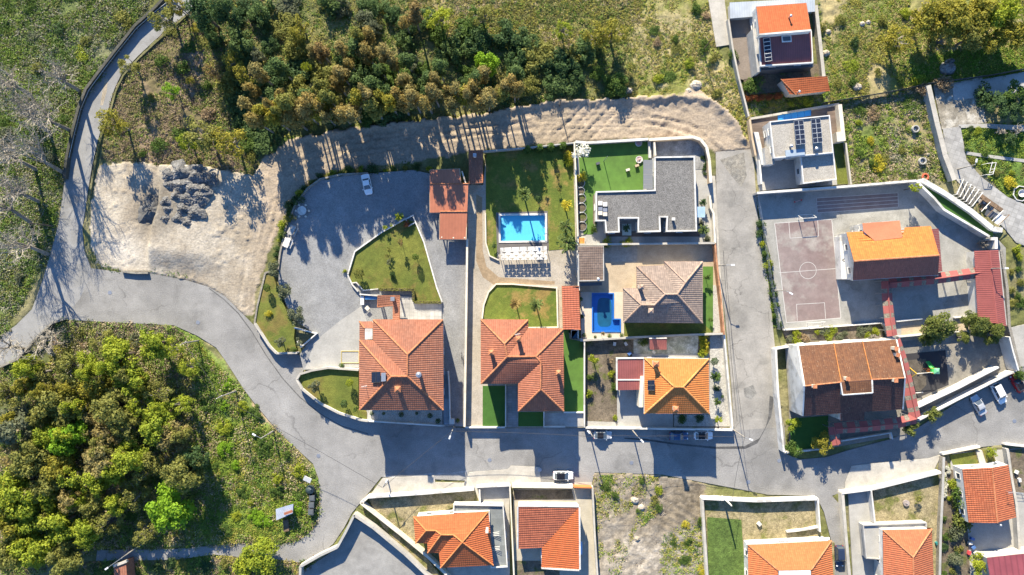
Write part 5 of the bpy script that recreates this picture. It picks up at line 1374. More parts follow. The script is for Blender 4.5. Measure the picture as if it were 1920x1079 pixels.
wall('white gate pillar wall beside the modern house forecourt', [(1424,300),(1428,345)], 1.6, .1, .35, M_WHITE)
wall('grey retaining wall descending beside the stained concrete ramp', [(1741,160),(1757,230),(1772,290),(1790,338)], 1.7, 0, .9, M_GREYW, M_PAVE)
fence('dark wire fence between the two rough fields', [(1546,192),(1620,180),(1700,166),(1742,156)], 1.3, 0, M_DARKMETAL, 2.6, M_DARKMETAL)
fence('dark wire fence along the upper lane at the right edge', [(1742,156),(1800,148),(1860,140),(1930,127)], 1.5, 0, M_DARKMETAL, 2.6, M_DARKMETAL)
fence('thin wire fence beside the ploughed plot', [(1893,846),(1903,925),(1960,930)], 1.2, .1, None, 2.4)

# hill road guard rail: posts and rail on the parapet
T = thing('guard_rail', 'thin steel guard rail with posts inside the hill road parapet', 'guard rail', P(190, 140, 0))
line = wpts([(316,2),(291,22),(256,53),(222,95),(192,134),(166,170),(151,205),(139,252),(129,296)], .9)
for a, b in zip(line, line[1:]):
    mb = MB(); mb.tube((*a, .9), (*b, .9), .06, .06, 5); mb.build('rail', M_STEEL, T)
    L = math.dist(a, b); k = max(1, int(L / 2.6))
    for i in range(k):
        p = Vector(a).lerp(Vector(b), i / k); mb = MB(); mb.tube((p.x, p.y, -.1), (p.x, p.y, 1.0), .06, .06, 5); mb.build('post', M_STEEL, T)

# ================================================================ POOLS
def pool(label, rim, z, depth, mat, cop=None, cw=.45, water=.18):
    T = thing('swimming_pool', label, 'pool', P(sum(p[0] for p in rim) / len(rim), sum(p[1] for p in rim) / len(rim), z))
    pp = ccw(wpts(rim, z))
    mb = MB(); mb.poly([(*p, z - depth) for p in pp])
    for i in range(len(pp)):
        a, b = pp[i], pp[(i + 1) % len(pp)]
        mb.face([(*b, z - depth), (*a, z - depth), (*a, z + .01), (*b, z + .01)])
    mb.build('basin', mat, T)
    inn = offset_poly(pp, .03)
    mb = MB(); mb.poly([(*p, z - water) for p in inn]); mb.build('water', M_WATER, T)
    if cop:
        out, inr = offset_poly(pp, -cw), offset_poly(pp, -.02)
        for i in range(len(out)):
            j = (i + 1) % len(out)
            mb = MB(); mb.prism([out[i], out[j], inr[j], inr[i]], z - .02, z + .09); mb.build('coping', cop, T)
    return T
deck = [(930,399),(1027,396),(1029,469),(932,475)]
mb = MB()
dp, hp = wpts(deck, .56), wpts(POOL_HOLE_A, .56)
allp = [(*p, .56) for p in dp + hp]
for t in tessellate_polygon([[Vector((*p, 0)) for p in dp], [Vector((*p, 0)) for p in hp]]):
    q = [allp[i] for i in t]; mb.face(q if area2(q) > 0 else q[::-1])
struct('pool_deck', mb, M_DECK)
T = pool('bright turquoise rectangular pool with white rim on the dark deck', POOL_HOLE_A, .58, .5, M_POOL, M_WHITE, .42)
mb = MB()
for k in range(3): mb.box((*P(942 + 2 * k, 414, .3)[:2],   .36 - .08 * k), (.5 , 1.6 + .3 * k, .14))
mb.build('steps', M_POOL, T)
for px, py in ((1022,428),(1022,442)):
    mb = MB(); x, y, _ = P(px, py, .6)
    mb.path([(x + .4, y, .66), (x + .4, y, 1.3), (x - .3, y, 1.3), (x - .5, y, .2)], .04); mb.build('hand_rail', M_STEEL, T)
T = pool('deep blue L-shaped pool with dark rounded basin beside the bungalow', POOL_HOLE_C, .5, .55, M_POOLD, M_POOLD, .25)
o = [(1120 + 27 * (.5 + .5 * math.copysign(abs(math.cos(a)) ** .45, math.cos(a))) , 586 + 27 * math.copysign(abs(math.sin(a)) ** .5, math.sin(a))) for a in [i * math.pi / 16 for i in range(32)]]
mb = MB(); mb.poly([(*p, -.03) for p in wpts(o, 0)]); mb.build('deep_basin', M_POOLDD, T)
T = thing('covered_pool', 'narrow bright blue covered pool on the brown terrace', 'pool', P(1490, 216, .34))
q = [(1458,217),(1521,205),(1521,217),(1459,228)]
for k in range(5):
    def lp(t, a, b): return (a[0] + (b[0] - a[0]) * t, a[1] + (b[1] - a[1]) * t)
    t0, t1 = k / 5 + .004, (k + 1) / 5 - .004
    mb = MB(); mb.prism(wpts([lp(t0, q[0], q[1]), lp(t1, q[0], q[1]), lp(t1, q[3], q[2]), lp(t0, q[3], q[2])], .45), .34, .42 + .01 * (k % 2)); mb.build('cover_panel', M_BLUEC, T)
T = thing('water_tank', 'small dark water tank with white rim beside the artificial turf', 'tank', P(1078, 627, .5))
mb = MB(); mb.prism(wpts([(1072,619),(1084,619),(1084,635),(1072,635)], 1.0), .5, .8); mb.build('water', M_POOLDD, T)
mb = MB(); mb.prism(strip_poly(wpts([(1072,619),(1084,619),(1084,635),(1072,635),(1072,618)], 1.1), .22), .5, 1.1); mb.build('rim', M_WHITE, T)

# pergola by the pool: overlapping white cut-out panels on posts
T = thing('pergola', 'white pool pergola of staggered cut-out panels casting a patterned shadow', 'pergola', P(982, 476, .5))
zp = 2.35
def tp(u, v): return (937.5 + 87.5 * u + 1.5 * v, 465 - 3.5 * u + 23 * v + 2.5 * u * v)
def panel(u, v, w, h):
    pts = [(-.5,-.5),(.5,-.5),(.5,.05),(.2,.12),(.07,.5),(-.07,.5),(-.2,.12),(-.5,.05)]
    return [tp(u + a * w, v + b * h) for a, b in pts]
nc = 6
bands = [(0, .27), (.28, .52), (.53, .76), (.77, 1.0)]
T_CUT = [(.02,0),(.98,0),(.98,1),(.56,1),(.56,.78),(.86,.30),(.14,.30),(.44,.78),(.44,1),(.02,1)]
for r, (v0, v1) in enumerate(bands):
    for c in range(-1, nc + 1):
        u0 = (c + (.5 if r % 2 == 0 else 0)) / nc
        if u0 >= .999 or u0 + 1 / nc <= .001: continue
        cut = [(.04,0),(.96,0),(.96,1),(.04,1)] if r == 0 else T_CUT
        cl2 = clip([(u0 + a / nc, v0 + b * (v1 - v0), Vector()) for a, b in cut], 0, 0, 1)
        if len(cl2) < 3: continue
        mb = MB(); mb.prism(wpts([tp(q[0], q[1]) for q in cl2], zp), zp - .05, zp); mb.build('panel', M_WHITE, T)
for c in range(7):
    for v in (0, 1):
        x, y, _ = P(*tp(c / 6, v), zp); mb = MB(); mb.tube((x, y, .5), (x, y, zp - .04), .06, .06, 5); mb.build('post', M_DARKMETAL, T)

# ================================================================ CARS
def car(label, px, py, head, body, L=4.2, Wd=1.76, roofm=None, kind='hatch', z=0.0, group=None):
    """head: direction of the bonnet in degrees, 0 = east"""
    loc = P(px, py, z + .7)
    T = thing('parked_car', label, 'car', (loc[0], loc[1], z), R(head), group)
    bm = plain('car_paint_' + body[0], body[1], 0.28, 0.25 if body[0] != 'white' else 0, .6, .03)
    rm = roofm or bm
    hl = L / 2
    # lower body: stations x, half width, sill, shoulder
    st = [(-hl, .70, .42, .72), (-hl + .12, .82, .28, .88), (-hl + .6, .87, .22, .93), (-.6, .88, .2, .92), (.55, .88, .2, .90), (hl - .9, .87, .22, .84), (hl - .35, .80, .26, .74), (hl - .06, .66, .36, .62), (hl, .52, .42, .54)]
    k = Wd / 1.76
    rings = []
    for x, w, a, b in st:
        w *= k
        rings.append([(x, -w * .94, a), (x, -w, (a + b) / 2), (x, -w * .97, b - .06), (x, -w * .86, b), (x, -w * .4, b + .035), (x, w * .4, b + .035), (x, w * .86, b), (x, w * .97, b - .06), (x, w, (a + b) / 2), (x, w * .94, a)])
    mb = MB()
    for A, B in zip(rings, rings[1:]):
        for i in range(9): mb.face([A[i], B[i], B[i + 1], A[i + 1]])
        mb.face([A[9], B[9], B[0], A[0]])
    mb.face(rings[0]); mb.face(rings[-1][::-1])
    mb.build('body', bm, T, True, True)
    back = {'hatch': -hl + .22, 'sedan': -hl + .95, 'van': -hl + .12}[kind]
    rb = {'hatch': -hl + .75, 'sedan': -hl + 1.45, 'van': -hl + .35}[kind]
    fw, rf = hl - 1.05, hl - 1.85
    ht = 1.48 if kind != 'van' else 1.75
    wb, wr = .80 * k, .62 * k
    zb = .92
    Bc = [(back, -wb, zb), (fw, -wb, zb - .03), (fw, wb, zb - .03), (back, wb, zb)]
    Rc = [(rb, -wr, ht - .04), (rf, -wr, ht), (rf, wr, ht), (rb, wr, ht - .04)]
    mb = MB()
    for i in range(4): mb.face([Bc[i], Bc[(i + 1) % 4], Rc[(i + 1) % 4], Rc[i]])
    mb.build('cabin', bm, T, False, True)
    mb = MB(); m = .03
    mid = ((rb + rf) / 2, 0, ht + .05)
    ed = [(rb - m, -wr - m, ht - .03), (rf + m, -wr - m, ht + .012), (rf + m, wr + m, ht + .012), (rb - m, wr + m, ht - .03)]
    inn = [(rb + .25, -wr + .2, ht + .04), (rf - .25, -wr + .2, ht + .05), (rf - .25, wr - .2, ht + .05), (rb + .25, wr - .2, ht + .04)]
    for i in range(4): mb.face([ed[i], ed[(i + 1) % 4], inn[(i + 1) % 4], inn[i]])
    mb.face(inn); mb.build('roof', rm, T, False, True)
    def quad(name, i, j, u0, u1, v0=.1, v1=.9):
        a, b, c, d = Vector(Bc[i]), Vector(Bc[j]), Vector(Rc[j]), Vector(Rc[i])
        n = (b - a).cross(d - a).normalized() * .012
        f = lambda u, v: a.lerp(b, u).lerp(d.lerp(c, u), v) + n
        mb = MB(); mb.face([f(u0, v0), f(u1, v0), f(u1, v1), f(u0, v1)]); mb.build(name, M_GLASS, T, False, True)
    quad('windscreen', 1, 2, .05, .95, .04, .97); quad('rear_window', 3, 0, .07, .93, .12, .94)
    for i, j in ((0, 1), (2, 3)):
        quad('side_window', i, j, .08, .48); quad('side_window', i, j, .52, .92)
    for sx in (-1, 1):
        for x in (-hl + .82, hl - .85):
            mb = MB(); mb.tube((x, sx * .66 * k, .31), (x, sx * .89 * k, .31), .31, .31, 14); w = mb.build('wheel', M_RUBBER, T, False, True)
            mb = MB(); mb.tube((x, sx * .885 * k, .31), (x, sx * .90 * k, .31), .19, .17, 10); r = mb.build('rim', M_STEEL, T, False, True); r.parent = w
        mb = MB(); mb.box((hl - .2, sx * .56 * k, .66), (.3, .3, .12), -sx * .45); mb.build('headlight', plain('lamp_glass', (.75,.76,.78), .1), T, False, True)
        mb = MB(); mb.box((-hl + .07, sx * .66 * k, .78), (.12, .26, .16), sx * .3); mb.build('tail_light', plain('tail_lamp', (.35,.02,.02), .2), T, False, True)
        mb = MB(); mb.box((fw - .1, sx * (.88 * k + .09), .98), (.16, .2, .14)); mb.build('wing_mirror', bm, T, False, True)
    return T
WHT = ('white', (.74,.74,.73)); SIL = ('silver', (.45,.46,.47)); BLU = ('blue', (.03,.075,.16)); RED = ('red', (.42,.012,.015)); DBL = ('dark_blue', (.03,.045,.085)); PBL = ('pale_blue', (.52,.60,.68))
BLACK = plain('black_roof', (.012,.012,.014), .12)
car('white saloon parked alone in the shaded gravel yard', 688, 346, -78, WHT, 4.3, 1.76, None, 'sedan', .7)
car('silver hatchback with black roof under the red house wall on the street', 1130, 816, 0, SIL, 3.8, 1.72, BLACK, 'hatch')
car('dark blue hatchback parked between silver and white cars by the orange house', 1273, 818, 0, BLU, 3.9, 1.74)
car('white hatchback with black roof beside the side street corner', 1319, 817, 0, WHT, 3.9, 1.74, BLACK)
car('white hatchback with black roof on the pavement by the white-rimmed house', 1056, 892, 0, WHT, 4.2, 1.78, BLACK, 'hatch', .1)
car('dark blue estate car parked on the dirt lane', 1574, 1043, -88, DBL, 4.4, 1.8, None, 'van', -.05)
car('silver saloon with open sunroof in the sunny car park', 1835, 760, 118, SIL, 4.4, 1.78, None, 'sedan')
car('white van-like car beside the green fence in the car park', 1873, 738, -63, WHT, 4.6, 1.84, None, 'van')
car('red hatchback half under a tree at the right edge', 1908, 719, 120, RED, 4.0, 1.74, BLACK)

# ================================================================ POLES, LAMPS, STREET THINGS
def pole(label, base, h, lamp=0.0, arm=None, z0=0.0, mat=None, cat='street lamp', name='street_lamp', r=.13, cross=False):
    x, y, _ = P(*base, z0)
    T = thing(name, label, cat, (x, y, z0))
    mb = MB(); mb.tube((x, y, z0 - .3), (x, y, z0 + h), r * 1.25, r * .7, 8); mb.build('post', mat or M_POLE, T)
    if arm:
        a = R(arm[0]); l = arm[1]
        mb = MB(); mb.tube((x, y, z0 + h - .15), (x + math.cos(a) * l, y + math.sin(a) * l, z0 + h + .15), .06, .05, 6); mb.build('arm', M_STEEL, T)
        mb = MB(); mb.box((x + math.cos(a) * (l + .3), y + math.sin(a) * (l + .3), z0 + h + .16), (.75, .3, .14), a); hd = mb.build('lamp_head', plain('lamp_housing', (.62,.64,.66), .4), T)
        mb = MB(); mb.box((x + math.cos(a) * (l + .3), y + math.sin(a) * (l + .3), z0 + h + .07), (.5, .22, .05), a); g = mb.build('lamp_glass', plain('lamp_glass', (.75,.76,.78), .1), T); g.parent = hd
    if cross:
        mb = MB(); mb.box((x, y, z0 + h - .4), (1.5, .1, .12), R(30)); mb.build('crossarm', M_POLE, T)
        for s in (-.6, 0, .6):
            mb = MB(); mb.lathe([(.05, 0), (.08, .06), (.05, .12), (.07, .18), (0, .22)], (x + s * math.cos(R(30)), y + s * math.sin(R(30)), z0 + h - .33), 6); mb.build('insulator', M_WHITE, T)
    return T
pole('leaning grey pole on the scrub slope just south of the road bend', (372,639), 6.9, name='utility_pole', cat='pole', cross=True)
pole('grey pole halfway down the green slope beside the road', (443,733), 8.6, name='utility_pole', cat='pole', cross=True)
pole('street lamp at the foot of the green slope above the notice board', (513,808), 7.2, arm=(150, 1.2))
pole('white-armed street lamp on the pavement above the sunken yard', (727,900), 5.6, arm=(60, 1.3), z0=.1)
pole('street lamp at the exit of the long gravel yard', (852,798), 5.6, arm=(-110, 1.0), z0=.1)
pole('street lamp beside the silver hatchback', (1104,806), 6.5, arm=(130, .9))
pole('street lamp at the gate of the orange house', (1184,805), 6.8, arm=(-45, 1.0))
pole('street lamp on the corner of main and side street', (1376,807), 6.6, arm=(-20, 1.0))
pole('concrete pole behind the wall of the walled green garden', (1355,932), 5.8, z0=.1, mat=M_WHITE, name='utility_pole', cat='pole', r=.2)
pole('slim pole on the rust wall of the beige yard', (1343,499), 6.5, arm=(0, 1.0))
pole('street lamp under the trees at the top of the hill road', (357,30), 7.0, arm=(120, 1.2))
pole('white-headed street lamp where the paver lane bends', (1795,318), 5.5, arm=(80, .5))
pole('bent street lamp over the shady track at bottom left', (265,1021), 7.2, arm=(215, 3.2))
pole('thin wooden pole in the rough field below the lane', (1319,93), 6.6, mat=M_WOOD, name='utility_pole', cat='pole', r=.1)
pole('thin pole at the grassy edge of the churned dirt track', (1049,200), 5.5, mat=M_WOOD, name='utility_pole', cat='pole', r=.1)
pole('slim dark pole at the left verge of the hill road', (97,424), 6.5, mat=M_WOOD, name='utility_pole', cat='pole', r=.14)
pole('thin aluminium flagpole in the turf of the flat-roofed house', (1132,303), 5.6, z0=.5, mat=M_STEEL, name='flagpole', cat='pole', r=.07)
pole('tall lamp post between school court and garden', (1452,545), 6.0, arm=(-30, .8), z0=.2)
pole('lamp post beside the ribbed roof of the school', (1835,505), 6.2, arm=(0, .9), z0=.2)

def sign():
    x, y, _ = P(580, 896, 0)
    T = thing('notice_board', 'white rectangular notice board on a slanted post by the road bend', 'sign', (x, y, 0))
    mb = MB(); mb.tube((x, y, -.2), (x, y, 2.4), .06, .06, 6); mb.build('post', M_STEEL, T)
    mb = MB(); mb.box((x + .3, y + .3, 2.4), (1.6, 1.1, .08), -.45, tilt=.25); mb.build('board', M_WHITE, T)
sign()
mb = MB(); mb.lathe([(.55, 0), (.85, .3), (.95, .8), (.85, 1.3), (.5, 1.65), (0, 1.8)], P(584, 916, 0), 16)
T = thing('bottle_bank', 'dark round recycling container on the road bend', 'container', P(584, 916, 0)); mb.build('shell', plain('dark_green_plastic', (.03,.045,.045), .5), T, True)
mb = MB(); mb.tube((*P(584, 916, 1.2)[:2], 1.78), (*P(584, 916, 1.2)[:2], 1.95), .1, .1, 8); mb.build('lifting_ring', M_STEEL, T)
for k, (px, py) in enumerate(((588,931),(587,944),(586,957))):
    x, y, _ = P(px, py, 0)
    T = thing('waste_container', ('square dark waste container nearest the round recycling container', 'middle one of three square dark waste containers', 'square dark waste container farthest from the round recycling container')[k], 'container', (x, y, 0), 0, 'waste containers on the road bend')
    mb = MB(); mb.box((x, y, .65), (1.05, 1.15, 1.1)); mb.build('bin', plain('dark_green_plastic', (.03,.045,.045), .5), T)
    mb = MB(); mb.box((x, y, 1.25), (1.1, 1.2, .12)); mb.box((x, y, 1.33), (.8, .85, .06)); mb.build('lid', plain('grey_plastic', (.09,.10,.105), .5), T)
    for s in (-1, 1):
        for s2 in (-1, 1):
            mb = MB(); mb.tube((x + s * .4 - .05, y + s2 * .4, .08), (x + s * .4 + .05, y + s2 * .4, .08), .08, .08, 8); mb.build('wheel', M_RUBBER, T)
for k, (px, py, w) in enumerate(((597,855,'below the green slope'),(371,605,'beside the scrub at the road fork'),(206,549,'on the shaded fork of the roads'),(1184,868,'in front of the vacant plot'),(1461,864,'at the side street corner'),(1902,790,'in the car park'),(918,863,'in the shade of the street'),(1012,881,'beside the white car'),(1403,904,'in front of the walled garden'),(1808,310,'on the paver lane'))):
    x, y, _ = P(px, py, 0.02)
    T = thing('manhole_cover', 'round dark manhole cover ' + w, 'manhole', (x, y, .02), 0, 'manhole covers in the roads')
    mb = MB(); mb.lathe([(.42, 0), (.42, .03), (.34, .03)], (x, y, .005 if px != 1012 else .12), 16); mb.build('frame', M_STEEL, T)
    mb = MB(); mb.lathe([(.33, 0), (.33, .025)], (x, y, .005 if px != 1012 else .12), 16); mb.build('lid', M_DARKMETAL, T)

# gravel yard furniture
x, y, _ = P(568, 396, .7)
T = thing('round_table', 'round white garden table ringed by stools in the yard corner', 'table', (x, y, .7))
mb = MB(); mb.lathe([(.95, .72), (.95, .8), (0, .82)], (x, y, .7), 20); mb.build('tabletop', M_WHITE, T); mb = MB(); mb.tube((x, y, .7), (x, y, 1.42), .15, .12, 8); mb.build('leg', M_CREAM, T)
for k in range(6):
    a = k * math.pi / 3
    p = (x + 1.35 * math.cos(a), y + 1.35 * math.sin(a))
    S_ = thing('stool', 'white stone stool around the round white garden table', 'stool', (*p, .7), 0, 'stools round the garden table')
    mb = MB(); mb.lathe([(.16, 0), (.13, .2), (.22, .4), (.22, .46), (0, .47)], (*p, .7), 10); mb.build('seat', M_CREAM, S_)
for (px, py, rot, lab) in ((550,433,R(62),'grey stone picnic table with benches next to the yard shrubs'),(541,456,R(70),'white stone picnic table with benches at the yard edge')):
    x, y, _ = P(px, py, .7)
    T = thing('picnic_table', lab, 'table', (x, y, .7), 0)
    m = M_WHITE if 'white' in lab else M_GREYW
    mb = MB(); mb.box((x, y, 1.45), (2.0, .85, .1), rot); mb.build('tabletop', m, T)
    for s in (-1, 1):
        ox, oy = -math.sin(rot) * s * .75, math.cos(rot) * s * .75
        mb = MB(); mb.box((x + ox, y + oy, 1.12), (1.9, .32, .09), rot); mb.build('bench', m, T)
        mb = MB(); mb.box((x + math.cos(rot) * s * .7, y + math.sin(rot) * s * .7, 1.0), (.18, .6, .8), rot); mb.build('leg', m, T)
T = thing('goal_frame', 'yellow painted rectangle frame lying on the yard beside the house', 'frame', P(656, 672, .7))
for a, b in (((640,659),(673,659)),((640,659),(640,681)),((640,681),(673,681)),((673,659),(673,681))):
    mb = MB(); mb.tube(P(*a, .78), P(*b, .78), .06, .06, 5); mb.build('bar', plain('yellow_paint', (.6,.47,.14)), T)
x, y, _ = P(690, 578, .7)
T = thing('garden_table', 'small pale diamond-set table in front of the barbecue shelter', 'table', (x, y, .7)); mb = MB(); mb.box((x, y, 1.42), (.8, .8, .06), .8); mb.build('tabletop', M_CREAM, T)
for s in (-1, 1):
    for q in (-1, 1): mb = MB(); mb.tube((x + s * .28, y + q * .05, .7), (x + s * .28, y + q * .05, 1.4), .04, .04, 5); mb.build('leg', M_DARKMETAL, T)
T = thing('kitchen_counter', 'blue outdoor kitchen counter with white sink beside the barbecue shelter', 'counter', P(693, 562, .7))
for (a, b, m) in (((676,556,682,572), .95, plain('white_counter', (.6,.62,.64))), ((684,556,706,562), .95, plain('blue_tiles', (.05,.16,.36), .3))):
    mb = MB(); mb.prism(wpts([(a[0],a[1]),(a[2],a[1]),(a[2],a[3]),(a[0],a[3])], b + .7), .7, .7 + b); mb.build('counter_top', m, T)
for k, (px, py, w) in enumerate(((833,638,'north'),(833,655,'middle'),(833,680,'south'))):
    x, y, _ = P(px, py, .7); T = thing('air_conditioner', 'white air conditioner box, %s one on the east wall of the large house' % w, 'air conditioner', (x, y, .7), 0, 'boxes on the east wall')
    mb = MB(); mb.box((x, y, 3.2), (.35, .95, .75)); mb.build('casing', M_WHITE, T); mb = MB(); mb.tube((x + .17, y, 3.2), (x + .2, y, 3.2), .28, .28, 12); mb.build('fan_grille', M_DARKMETAL, T); mb = MB(); mb.box((x - .15, y, 2.78), (.5, .7, .05)); mb.build('bracket', M_STEEL, T)
x, y, _ = P(866, 668, .7)
T = thing('bicycle', 'dark bicycle leaning by the cream dividing wall', 'bicycle', (x, y, .7))
for s in (-1, 1):
    mb = MB(); 
    for k in range(14):
        a0, a1 = 2 * math.pi * k / 14, 2 * math.pi * (k + 1) / 14
        mb.tube((x + .12 * math.sin(a0), y + s * .52 + .33 * math.cos(a0), 1.05 + .33 * math.sin(a0)), (x + .12 * math.sin(a1), y + s * .52 + .33 * math.cos(a1), 1.05 + .33 * math.sin(a1)), .025, .025, 4)
    mb.build('wheel', M_RUBBER, T)
mb = MB(); mb.path([(x, y - .52, 1.05), (x, y - .2, 1.55), (x, y + .4, 1.6), (x, y + .05, 1.0), (x, y - .2, 1.55)], .03); mb.path([(x, y + .52, 1.05), (x, y + .4, 1.6)], .03); mb.build('frame', M_DARKMETAL, T)
mb = MB(); mb.box((x, y - .25, 1.65), (.12, .26, .06)); mb.build('saddle', M_RUBBER, T); mb = MB(); mb.tube((x - .25, y + .4, 1.68), (x + .25, y + .4, 1.68), .025, .025, 5); mb.build('handlebar', M_STEEL, T)

# heaps of tipped asphalt
M_HEAP = surf('tipped_asphalt', (.175,.172,.168), (.11,.11,.11), big=.4, mid=1.5, fine=5, amt=.4, grain=.5, bump=1.2)
def heap(px, py, r, h, label, group, seed, z0=0.0, sq=1.0, flat=0.0, jag=.08, mat=None):
    rg = np.random.default_rng(seed); n, m = 26, 9; jag *= .65
    x0, y0, _ = P(px, py, z0)
    mb = MB(); rings = []
    for j in range(m + 1):
        t = j / m; ring = []
        for i in range(n):
            a = 2 * math.pi * i / n
            rr = r * (1 - t) * (1 + .18 * math.sin(3 * a + seed) + .1 * math.sin(7 * a + seed * 2)) 
            zz = h * (min(t * 1.15, 1) if not flat else min(1, t * 1.25 + .1 * t * math.sin(3 * a + seed))) * (1 + rg.normal() * .05) + rg.normal() * jag * (j > 0)
            ring.append((x0 + rr * math.cos(a) + rg.normal() * .05, y0 + rr * sq * math.sin(a) + rg.normal() * .05, z0 - .25 + zz + .1))
        rings.append(ring)
    for A, B in zip(rings, rings[1:]):
        for i in range(n): mb.face([A[i], A[(i + 1) % n], B[(i + 1) % n], B[i]])
    solo('asphalt_heap', mb, mat or M_HEAP, label, 'heap', group, jag < .05)
heap(287, 395, 3.3, 1.5, 'large smooth round heap of grey grit left of the tipped piles', None, 3, .1, 1, 0, .015, surf('grey_grit', (.11,.108,.104), (.075,.074,.072), fine=6))
for i, (px, py, r, h) in enumerate(((322,334,1.9,.9),(344,326,2.3,1.2),(370,328,2.2,1.1),(389,336,1.5,.9),(318,352,1.7,.8),(338,348,1.9,1.1),(362,350,2.0,1.1),(385,352,1.5,.9),(313,374,1.5,.8),(333,371,1.7,1.0),(354,373,1.8,.9),(374,372,1.8,.9),(318,392,1.4,.8),(338,393,1.7,.9),(360,395,1.8,.8),(330,412,1.5,.7),(348,414,1.5,.7),(313,410,1.0,.6))):
    hr = random.Random(90 + i); px += hr.uniform(-6, 6); py += hr.uniform(-6, 6); r *= hr.uniform(.8, 1.35)
    heap(px, py, r, h, 'dark heap of tipped asphalt rubble in the cluster on the dirt lot', 'tipped asphalt heaps on the dirt lot', 20 + i, 1.2, .85)

# school things
def goal(label, px, py, rot):
    x, y, _ = P(px, py, .2); T = thing('handball_goal', label, 'goal', (x, y, .2), rot)
    for a, b in (((-1.5,0,0),(-1.5,0,2)),((1.5,0,0),(1.5,0,2)),((-1.5,0,2),(1.5,0,2)),((-1.5,0,0),(-1.5,-.9,0)),((1.5,0,0),(1.5,-.9,0)),((-1.5,-.9,0),(1.5,-.9,0)),((-1.5,0,2),(-1.5,-.9,0)),((1.5,0,2),(1.5,-.9,0))):
        mb = MB(); mb.tube(a, b, .045, .045, 6); mb.build('bar', M_FRAME, T, False, True)
goal('white handball goal at the north end of the maroon court', 1510, 411, R(184)); goal('white handball goal at the south end of the maroon court', 1526, 604, R(4))
T = thing('play_set', 'green slide and yellow swing frame on the black playground mat', 'playground set', P(1735, 700, .17))
G = plain('green_plastic', (.05,.42,.08), .35); YL = plain('yellow_tube', (.68,.42,.03), .4)
x, y, _ = P(1750, 695, 1.6)
mb = MB(); mb.box((x, y, 1.5), (1.0, 1.0, .1)); mb.build('platform', G, T)
mb = MB(); q = [Vector((x + a * .6, y + b * .6, 2.7)) for a, b in ((-1,-1),(1,-1),(1,1),(-1,1))]
for i in range(4): mb.face([q[i], q[(i + 1) % 4], Vector((x, y, 3.2))])
mb.build('roof', plain('green_canopy', (.12,.40,.2), .5), T)
for a in (-1, 1):
    for b in (-1, 1): mb = MB(); mb.tube((x + a * .48, y + b * .48, .15), (x + a * .48, y + b * .48, 2.7), .06, .06, 6); mb.build('post', YL, T)
d0 = Vector((x - .25, y + .5, 1.5)); d1 = Vector((P(1738, 678, .4)[0], P(1738, 678, .4)[1], .4)); e = (d1 - d0); n = Vector((-e.y, e.x, 0)).normalized()
mb = MB(); mb.face([d0 - n * .35, d1 - n * .35, d1 + n * .35, d0 + n * .35])
for s in (-1, 1):
    a, b = d0 + n * .35 * s, d1 + n * .35 * s; mb.face([a, b, b + Vector((0, 0, .2)), a + Vector((0, 0, .2))]); mb.tube(a + Vector((0, 0, .2)), b + Vector((0, 0, .2)), .05, .05, 5)
mb.build('slide', G, T)
bx, by, _ = P(1719, 701, 2.3)
mb = MB(); mb.tube((x - .5, y - .3, 2.3), (bx, by, 2.3), .07, .07, 6); mb.build('swing_beam', M_WHITE, T)
for px, py in ((1706,690),(1708,708)): mb = MB(); mb.tube((bx, by, 2.3), P(px, py, .2), .07, .07, 6); mb.build('swing_leg', YL, T)
for t in (.35, .65):
    sx, sy = bx + (x - bx) * t, by + (y - by) * t; mb = MB(); mb.tube((sx - .2, sy, .65), (sx - .2, sy, 2.3), .015, .015, 4); mb.tube((sx + .2, sy, .65), (sx + .2, sy, 2.3), .015, .015, 4); mb.box((sx, sy, .63), (.5, .2, .05)); mb.build('swing_seat', M_RUBBER, T)
for s in (-1, 1):
    mb = MB(); mb.tube((x - .55, y + s * .2, 1.5), (x - 1.2, y + s * .2, .2), .04, .04, 5); mb.build('ladder_rail', plain('orange_tube', (.6,.2,.04), .4), T)
T = thing('spring_rider', 'low white and grey spring rider beside the covered walkway', 'play equipment', P(1718, 736, .17)); x, y, _ = P(1718, 736, .2)
mb = MB(); mb.box((x, y, .75), (1.9, .14, .1), .1); mb.build('beam', M_WHITE, T); mb = MB(); mb.tube((x, y, .15), (x, y, .7), .12, .12, 8); mb.build('spring', M_DARKMETAL, T); 
for s in (-1, 1): mb = MB(); mb.box((x + s * .8, y + s * .08, .9), (.3, .22, .2), .1); mb.build('seat', M_STEEL, T)
T = thing('seesaw', 'small red-seated seesaw in the shaded north corner of the school yard', 'play equipment', P(1494, 378, .2)); x, y, _ = P(1494, 378, .2)
mb = MB(); mb.box((x, y, .7), (1.6, .15, .08), .3); mb.build('beam', plain('pink_paint', (.55,.3,.28)), T); mb = MB(); mb.tube((x, y, .2), (x, y, .68), .12, .05, 6); mb.build('stand', M_DARKMETAL, T)
for s in (-1, 1): mb = MB(); mb.box((x + s * .7, y + s * .2, .8), (.3, .3, .1)); mb.build('seat', RED and plain('red_plastic', (.45,.03,.03), .4), T)
